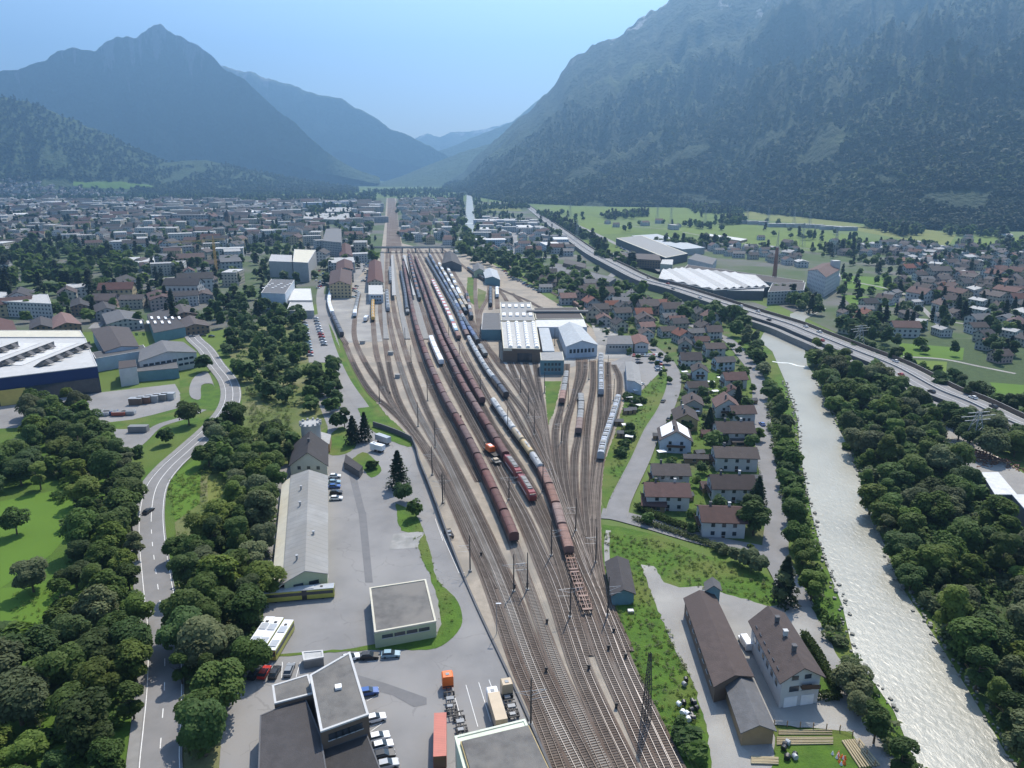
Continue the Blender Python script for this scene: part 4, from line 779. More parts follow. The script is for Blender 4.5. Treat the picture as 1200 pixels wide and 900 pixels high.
flat('building with pale green terrace and grey upper roof at the bottom edge', [(533, 863), (615, 843), (668, 960), (560, 960)], 8.0, 'palerim', 'palerim', 'building', 'building', rim='palerim', rimw=.4, rimh=.3, extra=ex3)
# --- the gravel yard on the right ---
gable('long brown-roofed storage shed on the gravel yard', [(838, 803), (881, 792), (836, 697), (803, 702)], 4.6, 1.5, 'brownwall', 'r_brown', 'shed', 'storage_shed', over=.5, wins=[(3, 3.0, 8, 1, 1.4, .8)])
gable('grey-roofed timber shed at the near end of the long brown shed', [(870, 857), (907, 855), (880, 795), (851, 801)], 3.6, 1.5, 'wood', 'r_grey', 'shed', 'timber_shed', over=.5)
t = gable('tiny blue-grey transformer tower at the far end of the long brown shed', [(828, 691), (844, 691), (842, 683), (827, 683)], 6.2, 1.3, 'teal', 'r_grey', 'tower', 'transformer_tower', over=.5, wins=[(0, 4.5, 2, 1, .5, .7)])
def exh(t, P, he, rise):
    for x in (0.28, 0.72):
        a, b = Vector(P[0]), Vector(P[1]); q = a.lerp(b, x); d_ = b - a; MB().box((q.x, q.y - .04, 1.35), (3.0, .14, 2.5), math.atan2(d_.y, d_.x)).build('garage_door', M['brightwhite'], t)
    a, b = Vector(P[0]), Vector(P[1]); q = a.lerp(b, .72); bl = MB().box((q.x, q.y - .6, 5.0), (4.0, 1.2, .15)).box((q.x, q.y - 1.15, 5.5), (4.0, .08, 1.0)).build('balcony', M['shutter'], t)
gable('large two-storey apartment house with dark roof and two garage doors', [(917, 796), (962, 790), (918, 720), (882, 728)], 7.4, 2.6, 'white', 'r_brown', 'house', 'apartment_house', over=.9, wins=[(0, 4.6, 2, 1, 2.2, 1.3), (0, 7.3, 2, 1, 1.5, 1.0), (3, 4.3, 6, 2, 1.2, 1.3), (1, 4.3, 6, 1, 1.2, 1.3)], chim=3, extra=exh)
gable('small blue signal hut with dark gabled roof beside the tracks', [(718, 697), (743, 695), (735, 657), (711, 659)], 3.4, 1.4, 'teal', 'r_dark', 'hut', 'signal_hut', over=.5)
# --- workshops of the railway ---
def hall(t, P, h):
    a, b, c, d = [Vector((*p, 0)) for p in P]     # find the near edge
    near = sorted(P, key=lambda p: p[1])[:2]; far = sorted(P, key=lambda p: p[1])[2:]; near.sort(); far.sort()
    for s in range(4):
        f = (s + .5) / 4.2 + .08
        n0 = Vector(near[0]).lerp(Vector(near[1]), f); f0 = Vector(far[0]).lerp(Vector(far[1]), f)
        for k in range(11):
            q = n0.lerp(f0, (k + .6) / 11.5); g = n0.lerp(f0, (k + 1.1) / 11.5)
            o = MB().tube((0, -2.5, 0), (0, 2.5, 0), 1.3, 1.3, 12).build('barrel_skylight', M['brightwhite'], t, True); o.location = (q.x, q.y, h + .2)
    for k in range(5):
        q = Vector(near[0]).lerp(Vector(near[1]), (k + .5) / 5); MB().box((q.x, q.y - .05, 2.9), (5.2, .3, 5.6)).build('hall_door', M['glass' if k in (2, 3) else 'brownwall'], t)
    MB().box(((near[0][0] + near[1][0]) / 2, near[0][1] - .25, h - .8), (near[1][0] - near[0][0], .5, 1.5)).build('fascia', M['cream'], t)
flat('large locomotive hall with four rows of curved rooflights', [(590, 408), (633, 409), (628, 377), (587, 377)], 8.5, 'brownwall', 'r_light', 'locomotive hall', 'locomotive_hall', rim='cream', rimw=.6, rimh=.3, extra=hall)
def hall2(t, P, h):
    near = sorted(P, key=lambda p: p[1])[:2]; far = sorted(P, key=lambda p: p[1])[2:]; near.sort(); far.sort()
    for k in range(5):
        for s in range(2):
            q = Vector(near[0]).lerp(Vector(near[1]), (k + .5) / 5).lerp(Vector(far[0]).lerp(Vector(far[1]), (k + .5) / 5), .27 + .47 * s); MB().box((q.x, q.y, h + .3), (2.4, 11, 1.0)).build('ridge_skylight', M['brightwhite'], t)
flat('rear part of the locomotive hall with long white rooflights', [(587, 375.5), (627, 375.5), (622, 354), (586, 354)], 8.6, 'brownwall', 'r_light', 'locomotive hall', 'locomotive_hall', rim='cream', rimw=.5, rimh=.3, extra=hall2)
flat('dark flat-roofed annex on the left side of the locomotive hall', [(564, 386), (587, 386), (586, 367), (566, 367)], 7.5, 'teal', 'r_grey', 'annex', 'workshop_annex', rim='r_light', rimw=.3, rimh=.3)
flat('narrow light side wing on the right of the locomotive hall', [(636, 411), (650, 411), (643, 383), (631, 383)], 7, 'bluewhite', 'r_metal', 'workshop wing', 'workshop_wing', rim=None)
flat('white transverse workshop roof behind the gabled workshop', [(629, 383), (688, 383), (684, 374), (627, 375)], 7.5, 'bluewhite', 'r_white', 'workshop wing', 'workshop_wing', rim=None)
flat('workshop with brown flat roof and long glass lantern behind the halls', [(628, 374), (684, 373), (676, 360), (625, 361)], 8, 'cream', 'r_brown', 'workshop', 'workshop', rim='cream', rimw=.5, rimh=.3, extra=lambda t, P, h: MB().box((0, 2, h + .7), (46, 6, 1.4)).build('roof_lantern', M['r_grey'], t))
gable('grey-blue workshop with broad metal gabled roof and arched windows', [(664, 406), (700, 404), (680, 382), (655, 384)], 7.5, 3.2, 'bluewhite', 'r_metal', 'workshop', 'workshop', over=.6, wins=[(0, 4.3, 7, 1, 1.5, 2.4)])
flat('two-storey blue-grey office in front of the locomotive hall', [(634, 422), (661, 422), (659, 412), (633, 413)], 8.5, 'teal', 'r_light', 'office building', 'workshop_office', rim='cream', rimw=.3, rimh=.2, wins=[(0, 3.0, 5, 2, 1.2, 1.6)])
flat('low grey building between the workshop yard and the estate', [(711, 403), (742, 403), (739, 393), (712, 393)], 6, 'grey', 'r_grey', 'building', 'building', rim=None, wins=[(0, 4, 7, 1, 1.2, 1.2)])
gable('building with bright orange-red roof at the top of the estate road', [(744, 403), (760, 403), (756, 394), (740, 394)], 5.5, 1.5, 'white', 'r_red', 'building', 'building', wins=[(0, 3.5, 3, 1, 1.2, 1.2)])
gable('light grey roofed storage hall beside the car park', [(735, 446), (752, 452), (748, 428), (733, 424)], 5.5, 1.0, 'bluewhite', 'r_light', 'storage hall', 'storage_hall', over=.3)
gable('blue-roofed gabled shed between the far sidings and the bridge', [(518, 309), (541, 311), (534, 298), (521, 297)], 7, 4, 'darkgrey', 'r_dark', 'shed', 'goods_shed')
gable('pale green house beside the far sidings', [(556, 318), (568, 318), (566, 311), (554, 311)], 7, 3, 'palegreen', 'r_grey', 'house', 'house')
gable('blue-grey workshop with white vents right of the far sidings', [(569, 326), (586, 328), (582, 317), (566, 317)], 6.5, 2.5, 'teal', 'r_metal', 'workshop', 'workshop')
# --- station ---
WF = {k: winmat('facade_' + k, c) for k, c in dict(white=(0.46, 0.46, 0.44), cream=(0.40, 0.37, 0.30), grey=(0.34, 0.34, 0.33), pink=(0.40, 0.30, 0.26), ochre=(0.42, 0.34, 0.2), blue=(0.38, 0.45, 0.52), brown=(0.22, 0.15, 0.10)).items()}
flat('grey tracks-side canopy building with white front at the station', [(432, 345), (449, 345), (448, 334), (432, 334)], 8, 'bluewhite', 'r_light', 'station building', 'station_building', rim='white', rimw=.4, rimh=.3, wins=[(0, 3, 4, 2, 1.6, 1.2)])
gable('station building with red-brown roof and small roof windows', [(431, 331), (449, 331), (446, 307), (433, 307)], 9, 3, 'cream', 'r_redbrown', 'station building', 'station_building', wmat=WF['cream'])
gable('long brown-roofed apartment block beside the station road', [(386, 334), (411, 334), (412, 318), (388, 318)], 12, 3.5, 'ochre', 'r_redbrown', 'apartment block', 'apartment_block', wmat=WF['ochre'])
gable('second brown-roofed apartment block left of the station', [(394, 318), (414, 316), (412, 306), (395, 307)], 13, 3, 'grey', 'r_redbrown', 'apartment block', 'apartment_block', wmat=WF['grey'])
gable('red-roofed town block further along the station road', [(398, 300), (413, 300), (410, 287), (399, 287)], 12, 3, 'pink', 'r_redbrown', 'apartment block', 'apartment_block', wmat=WF['pink'])
flat('white-grey office block between the factory and the station', [(384, 308), (416, 307), (414, 301), (386, 302)], 12, 'white', 'r_light', 'office building', 'office_building', wmat=WF['white'], rim=None)
t = thing('road_bridge', 'long pale road bridge crossing all the tracks at the station end', 'bridge'); a, b = G(436, 296), G(532, 296); mb = MB(); z = 6.6
mb.box(((a.x + b.x) / 2, a.y, z), (b.x - a.x + 8, 9, .9)); mb.build('deck', M['concrete'], t)
for s in (-4.6, 4.6): MB().box(((a.x + b.x) / 2, a.y + s, z + 1.0), (b.x - a.x + 8, .25, 1.1)).build('parapet', M['grey'], t)
for f in (0.0, .2, .37, .53, .7, .86, 1): q = a.lerp(b, f); MB().box((q.x, q.y, 3.05), (1, 7, 6.1)).build('pier', M['concrete'], t)
# --- the big factories ---
def sheds(t, P, h, n=3):
    for k in range(n):
        x = P[0][0] * (1 - (k + .6) / n) + P[1][0] * ((k + .6) / n); y0 = min(p[1] for p in P) + 4; y1 = max(p[1] for p in P) - 26
        mb = MB(); mb.slab([(x - 5, y0, h), (x, y0, h + 3.2), (x, y1, h + 3.2), (x - 5, y1, h)], .2); mb.quad([(x, y0, h), (x, y1, h), (x, y1, h + 3.2), (x, y0, h + 3.2)]); mb.quad([(x - 5, y0, h), (x, y0, h), (x, y0, h + 3.2)])
        mb.build('roof_lantern', M['glass'], t)
        for j in range(5):
            yy = y0 + (y1 - y0) * (j + .5) / 5; MB().slab([(x + .2, yy - 2, h + 2.9), (x + 3, yy - 2, h + 1.0), (x + 3, yy + 1, h + 1.0), (x + .2, yy + 1, h + 2.9)], .15).build('smoke_vent', M['darkgrey'], t)
def fac(t, P, h):
    for x0_ in (-41, -19, 3): MB().box((x0_ + 5, 2, h + .05), (15, 50, .2)).build('white_roof_field', M['r_white'], t)
    P = sorted(P, key=lambda p: p[1])[:2]; P.sort(); sheds(t, ccw([(-66, -30), (36, -30), (36, 44), (-66, 44)]), h, 5)
    a, b = Vector(P[0]), Vector(P[1]); an = math.atan2(b.y - a.y, b.x - a.x)
    q = a.lerp(b, .62); MB().box((q.x, q.y - .3, 4.2), (46, .6, 7.6), an).build('glazed_front', M['glass'], t)
    q = a.lerp(b, .39); MB().box((q.x, q.y - .6, 4.0), (11, 1.2, 7.6), an).build('yellow_gate', M['yellow'], t)
flat('blue-fronted factory with white roof fields and dark roof lanterns', [(-60, 450), (114, 429), (100, 396), (-60, 396)], 14, 'blue', 'lightgrey', 'factory', 'factory', rim='lightgrey', rimw=.5, rimh=.3, extra=fac)
flat('cream-roofed rear bay of the blue factory', [(-60, 395), (99, 395), (94, 387), (-60, 387)], 14, 'blue', 'cream', 'factory', 'factory', rim='lightgrey', rimw=.5, rimh=.3)
gable('light-fronted factory hall with brown double roof', [(123, 412), (162, 406), (150, 384), (108, 386)], 9, 1.6, 'bluewhite', 'r_brown', 'factory hall', 'factory_hall')
gable('wide grey-roofed office building beside the round tree by the curve', [(163, 424), (230, 413), (214, 401), (165, 410)], 9, 3.2, 'white', 'r_grey', 'office building', 'office_building', wins=[(0, 3.5, 9, 2, 2.4, 1.3)])
flat('grey flat link building in front of the factory halls', [(112, 420), (172, 410), (168, 404), (108, 413)], 8, 'bluewhite', 'r_grey', 'factory hall', 'factory_hall', rim='white', rimw=.3, rimh=.2)
flat('green cladding storage hall with open rack front in the factory yard', [(140, 437), (209, 431), (206, 421), (141, 428)], 6, 'teal', 'r_grey', 'storage hall', 'storage_hall', rim=None)
flat('pale rooftop plant room at the end of the green storage hall', [(139, 432), (160, 429), (159, 421), (139, 423)], 10, 'white', 'r_brown', 'plant room', 'plant_room', rim=None)
flat('greenhouse with striped glass roof above the factory halls', [(180, 390), (217, 383), (196, 360), (172, 368)], 7, 'teal', 'r_dark', 'greenhouse', 'greenhouse', rim=None, extra=lambda t, P, h: [MB().box((x, y, h + .4), (1.5, 10, .6), .5).build('roof_bar', M['brightwhite'], t) for x in (-10, -5, 0, 5, 10) for y in (-12, 4)])
for i, (q, h, wl, rf, lb) in enumerate((([(35, 386), (62, 384), (60, 374), (36, 376)], 7, 'brown', 'r_dark', 'dark chalet with slate roof above the white factory roof'), ([(62, 385), (95, 380), (82, 368), (62, 372)], 7, 'brown', 'r_red', 'chalet with rust-red roof above the white factory roof'), ([(-20, 392), (20, 390), (14, 376), (-20, 376)], 7, 'brown', 'r_redbrown', 'brown-roofed chalet at the left edge'),
    ([(82, 360), (108, 360), (102, 352), (84, 352)], 7, 'brown', 'r_dark', 'red-walled house with dark roof by the park'), ([(112, 366), (140, 364), (132, 356), (110, 358)], 7, 'grey', 'r_dark', 'dark roofed house in front of the park'), ([(126, 380), (168, 376), (160, 366), (120, 368)], 6, 'grey', 'r_grey', 'low grey-roofed hall in front of the park'), ([(200, 372), (232, 368), (222, 358), (200, 362)], 6, 'brown', 'r_brown', 'hipped brown-roofed house by the greenhouse'), ([(212, 386), (245, 382), (236, 372), (208, 376)], 5, 'brown', 'r_brown', 'low brown-roofed house by the slope trees'), ([(176, 352), (204, 350), (198, 342), (172, 344)], 9, 'pink', 'r_redbrown', 'large red-brown roofed house on the town edge'), ([(226, 348), (250, 346), (244, 339), (226, 340)], 6, 'grey', 'r_brown', 'brown-roofed villa on a bright lawn'))):
    gable(lb, q, h, 2.6, None, rf, wmat=WF[wl])
flat('long white apartment block with stepped balconies above the chalets', [(-20, 352), (60, 356), (56, 345), (-20, 341)], 12, 'white', 'r_light', 'apartment block', 'apartment_block', wmat=WF['white'], rim='white', rimw=.4, rimh=.5)
flat('white villa with flat glass annex behind the park', [(142, 308), (182, 308), (180, 301), (145, 301)], 10, 'white', 'r_light', 'villa', 'villa', wmat=WF['white'], rim=None)
flat('grey cube hall with small square rooflights in front of the white factory', [(306, 343), (334, 344), (345, 328), (318, 327)], 14, 'bluewhite', 'r_grey', 'factory hall', 'factory_hall', rim='white', rimw=.4, rimh=.3, extra=lambda t, P, h: boxes(t, 'rooflight', [(x, y, 2, 2, .4, 0) for x in (-9, -1, 7) for y in (-12, -4, 4, 12)], 'brightwhite', h))
flat('tall beige factory block with pale roof in the middle of the town', [(343, 307), (361, 308), (370, 293), (345, 292)], 20, 'grey', 'cream', 'factory', 'factory', rim='white', rimw=.6, rimh=.5)
flat('tall grey factory wing joined to the beige block', [(315, 306), (342, 307), (342, 299), (318, 298)], 17, 'grey', 'r_light', 'factory', 'factory', rim='white', rimw=.4, rimh=.4)
flat('white two-level hall between the cube hall and the road', [(338, 352), (366, 352), (364, 338), (344, 338)], 7, 'lightgrey', 'r_white', 'hall', 'factory_hall', rim='white', rimw=.4, rimh=.4)
flat('flat white annex beside the station approach road', [(336, 364), (368, 364), (366, 354), (340, 354)], 6, 'lightgrey', 'r_light', 'hall', 'factory_hall', rim='white', rimw=.4, rimh=.4)
for (q, h, wl, rf, lb) in (([(355, 256), (422, 258), (420, 250), (358, 249)], 10, 'cream', 'r_light', 'large pale hall at the far side of the town'), ([(380, 248), (418, 248), (414, 243), (384, 243)], 12, 'grey', 'r_light', 'long grey hall behind the pale far hall'), ([(378, 282), (400, 284), (400, 268), (382, 268)], 24, 'grey', 'r_grey', 'tall grey apartment tower left of the station road')):
    flat(lb, q, h, None, rf, 'building', 'building', wmat=WF[wl], rim=None)
t = thing('church', 'dark church with slim bell tower in the far left town', 'church', G(268, 270)); MB().box((0, 0, 13), (8, 8, 26)).build('tower', M['brownwall'], t); mb = MB(); mb.tube((0, 0, 26), (0, 0, 40), 5, .1, 8); mb.build('spire', M['r_dark'], t); gable_parts(t, [(-8, -34), (8, -34), (8, -5), (-8, -5)], 10, 8, 'grey', 'r_dark')
t = thing('tower_crane', 'yellow tower crane standing over the left town', 'crane', G(254, 320)); mb = MB()
for s in (-.9, .9):
    for r_ in (-.9, .9): mb.tube((s, r_, 0), (s, r_, 36), .22, .22, 4)
for k in range(18): mb.tube((-.9, -.9, k * 2), (.9, -.9, k * 2 + 2), .12, .12, 4); mb.tube((.9, .9, k * 2), (-.9, .9, k * 2 + 2), .12, .12, 4)
mb.build('mast', M['p_yellowtank'], t); mb = MB(); mb.tube((10, 8, 36), (-40, -30, 36), .5, .3, 4); mb.tube((10, 8, 37.5), (-40, -30, 36.8), .3, .2, 4); mb.tube((0, 0, 36), (0, 0, 42), .5, .2, 4); mb.tube((0, 0, 42), (-25, -19, 37), .12, .12, 4); mb.build('jib', M['p_yellowtank'], t); MB().box((9, 7, 34.5), (3, 3, 2.5)).build('counterweight', M['grey'], t)
# commercial strip behind the motorway
def saw(t, P, h):
    def yr(x):
        ys = [a[1] + (b[1] - a[1]) * (x - a[0]) / (b[0] - a[0]) for a, b in zip(P, P[1:] + P[:1]) if (a[0] - x) * (b[0] - x) < 0]
        return (min(ys) + 3, max(ys) - 3) if len(ys) > 1 else (0, 0)
    x = min(p[0] for p in P) + 5; k = 0
    while x < max(p[0] for p in P) - 14:
        a, b, c = yr(x), yr(x + 4), yr(x + 7); k += 1
        if a[1] - a[0] > 8 and b[1] - b[0] > 8 and c[1] - c[0] > 8: MB().slab([(x, a[0], h), (x + 4, b[0], h + 1.5), (x + 4, b[1], h + 1.5), (x, a[1], h)], .2).slab([(x + 4, b[0], h + 1.5), (x + 7, c[0], h), (x + 7, c[1], h), (x + 4, b[1], h + 1.5)], .2).build('shed_roof', M['r_white' if k % 3 else 'r_light'], t)
        x += 7.6
flat('huge white factory with saw-tooth roof behind the motorway', [(772, 326), (836, 340), (902, 336), (885, 322), (800, 314), (776, 316)], 9, 'darkgrey', 'r_light', 'factory', 'factory', rim='white', rimw=.5, rimh=.3, extra=saw)
flat('long grey hall wing at the right end of the saw-tooth factory', [(832, 340), (895, 341), (896, 331), (838, 329)], 8, 'darkgrey', 'r_light', 'factory hall', 'factory_hall', rim='white', rimw=.4, rimh=.3)
flat('long brown-roofed depot behind the saw-tooth factory', [(800, 316), (940, 336), (942, 329), (806, 310)], 7, 'grey', 'r_brown', 'depot', 'depot', rim='white', rimw=.5, rimh=.2)
flat('curved dark office with banded windows right of the saw-tooth factory', [(900, 342), (942, 340), (944, 331), (905, 332)], 11, 'brown', 'r_dark', 'office building', 'office_building', wmat=WF['grey'], rim='white', rimw=.4, rimh=.3)
flat('dark-walled hypermarket with cream roof strip', [(722, 279), (780, 302), (806, 297), (752, 276)], 10, 'darkgrey', 'r_light', 'shop hall', 'shop_hall', rim='cream', rimw=2.0, rimh=.3)
flat('pale long shop hall behind the hypermarket', [(740, 276), (800, 292), (826, 290), (770, 274)], 9, 'grey', 'r_metal', 'shop hall', 'shop_hall', rim=None)
flat('grey shop hall at the end of the commercial strip', [(806, 303), (835, 310), (840, 303), (815, 297)], 9, 'lightgrey', 'r_grey', 'shop hall', 'shop_hall', rim=None)
flat('brown slab building in front of the hypermarket', [(722, 302), (775, 305), (772, 298), (725, 296)], 10, 'brownwall', 'r_brown', 'building', 'building', rim=None, wmat=WF['brown'])
flat('small yellowish cube building right of the brown slab', [(774, 309), (788, 310), (789, 304), (776, 304)], 9, 'cream', 'r_light', 'building', 'building', rim=None)
flat('long dark hall with grey roof beside the motorway', [(632, 316), (712, 332), (722, 326), (652, 308)], 7, 'darkgrey', 'r_grey', 'hall', 'hall', rim='darkgrey', rimw=.4, rimh=.2)
flat('dark brown office bar on top of the motorway hall', [(660, 308), (686, 314), (687, 309), (662, 303)], 11, 'brownwall', 'r_brown', 'building', 'building', rim=None)
def silo(t, P, h):
    gable_parts(t, [(-9, 4), (-9, -22), (15, -16), (15, 10)], h - .5, 4, 'white', 'r_red', .5); MB().box((-2, 4, h / 2 + 3), (8, 8, h + 6)).build('lift_tower', M['white'], t)
gable('tall white grain silo building with red roof', [(947, 317), (968, 325), (984, 316), (963, 309)], 18, 4, 'white', 'r_red', 'silo building', 'silo_building', extra=lambda t, P, he, ri: MB().box((P[3][0] * .8, P[3][1] * .2, 13), (7, 7, 26)).build('lift_tower', M['white'], t), wmat=winmat('silo_wall', (0.5, 0.5, 0.48), (.2, .21, .23), pu=4, pv=3.6, wu=.35))
flat('lower white wing of the grain silo', [(970, 327), (985, 324), (984, 320), (971, 321)], 12, 'white', 'r_light', 'silo building', 'silo_building', rim=None)
t = thing('chimney', 'slim dark red factory chimney with lattice aerial on top', 'chimney', G(907, 329)); MB().tube((0, 0, 0), (0, 0, 34), 2.4, 1.5, 12).build('shaft', M['brick'], t); mb = MB(); [mb.tube((s, s, 34), (0, 0, 52), .2, .1, 4) for s in (-1, 1)]; [mb.tube((-s, s, 34), (0, 0, 52), .2, .1, 4) for s in (-1, 1)]; mb.build('aerial', M['galv'], t)
flat('new hall with bright white roof alone in the fields', [(822, 275), (868, 282), (876, 280), (832, 274)], 4, 'wood', 'r_white', 'hall', 'farm_hall', rim=None)
flat('first white-roofed timber hall at the right edge', [(1150, 553), (1166, 579), (1192, 579), (1170, 553)], 8, 'darkgrey', 'r_white', 'timber hall', 'timber_hall', rim=None)
flat('second white-roofed timber hall at the right edge', [(1186, 579), (1215, 612), (1260, 612), (1215, 579)], 8, 'darkgrey', 'r_white', 'timber hall', 'timber_hall', rim=None)
# motorway on its embankment with a noise wall, and its bridge
MW = [(1330, 545), (1260, 522), (1190, 497), (1137, 472), (1100, 457), (1050, 430), (1000, 410), (950, 390), (925, 380), (880, 366), (840, 353), (790, 337), (757, 328), (724, 312), (692, 295), (661, 273), (637, 256), (611, 236)]
W = [G(x, y, 6.0 if y > 300 else 6.0 - (300 - y) * .1) for x, y in [tuple(p) for p in catmull([(a, b) for a, b in MW], 8)]]
def zrib(a, b, dz, dz2=None):
    L_ = []; 
    for i, p in enumerate(W):
        d = (W[min(i+1, len(W)-1)] - W[max(i-1, 0)]); d = Vector((d.x, d.y, 0)).normalized(); n_ = Vector((d.y, -d.x, 0))
        L_.append((Vector((p.x, p.y, max(p.z + dz if dz > -50 else 0, 0))) + n_ * a, Vector((p.x, p.y, max(p.z + (dz if dz2 is None else dz2), 0) if (dz2 is None or dz2 > -50) else 0)) + n_ * b))
    mb = MB(); [mb.quad([L_[i][0], L_[i+1][0], L_[i+1][1], L_[i][1]]) for i in range(len(L_) - 1)]; return mb
struct(zrib(-9, 9, 0).build('motorway', M['asphalt_road']))
struct(zrib(9, 22, 0, -99).build('motorway_bank', M['bank'])); struct(zrib(-9.6, -9.6, .3, -99).build('motorway_retaining_wall', M['darkgrey'])); struct(zrib(-9.6, -9, .31, .31).build('motorway_kerb', M['concrete']))
for a in (-8.4, -4.4, 4.4, 8.4): struct(zrib(a - .1, a + .1, .012).build('road_marking', M['line']))
o = zrib(-.25, .25, .8); 
t = thing('crash_barrier', 'grey central crash barrier of the motorway', 'crash barrier'); o.build('rail', M['galv'], t); zrib(-.05, -.05, .8, 0.02).build('post_row', M['galv'], t)
t = thing('noise_wall', 'brown noise wall along the far side of the motorway', 'noise wall'); zrib(9.2, 9.2, 2.2, 0).build('panel', M['brownwall'], t); zrib(9.5, 9.5, 2.2, 0).build('panel', M['brownwall'], t); zrib(9.2, 9.5, 2.2).build('coping', M['grey'], t)
t = thing('side_ramp', 'pale concrete ramp beside the motorway bridge', 'ramp'); zz = [p for p in W if 300 < p.y < 560]; mb = MB(); ribbon(mb, [Vector((p.x - 13, p.y - 2, 0)) for p in zz], -2, 2, 4.4); ribbon(mb, [Vector((p.x - 13, p.y - 2, 0)) for p in zz], -2, -1.99, 4.4, 0.1); mb.build('deck', M['pave'], t)
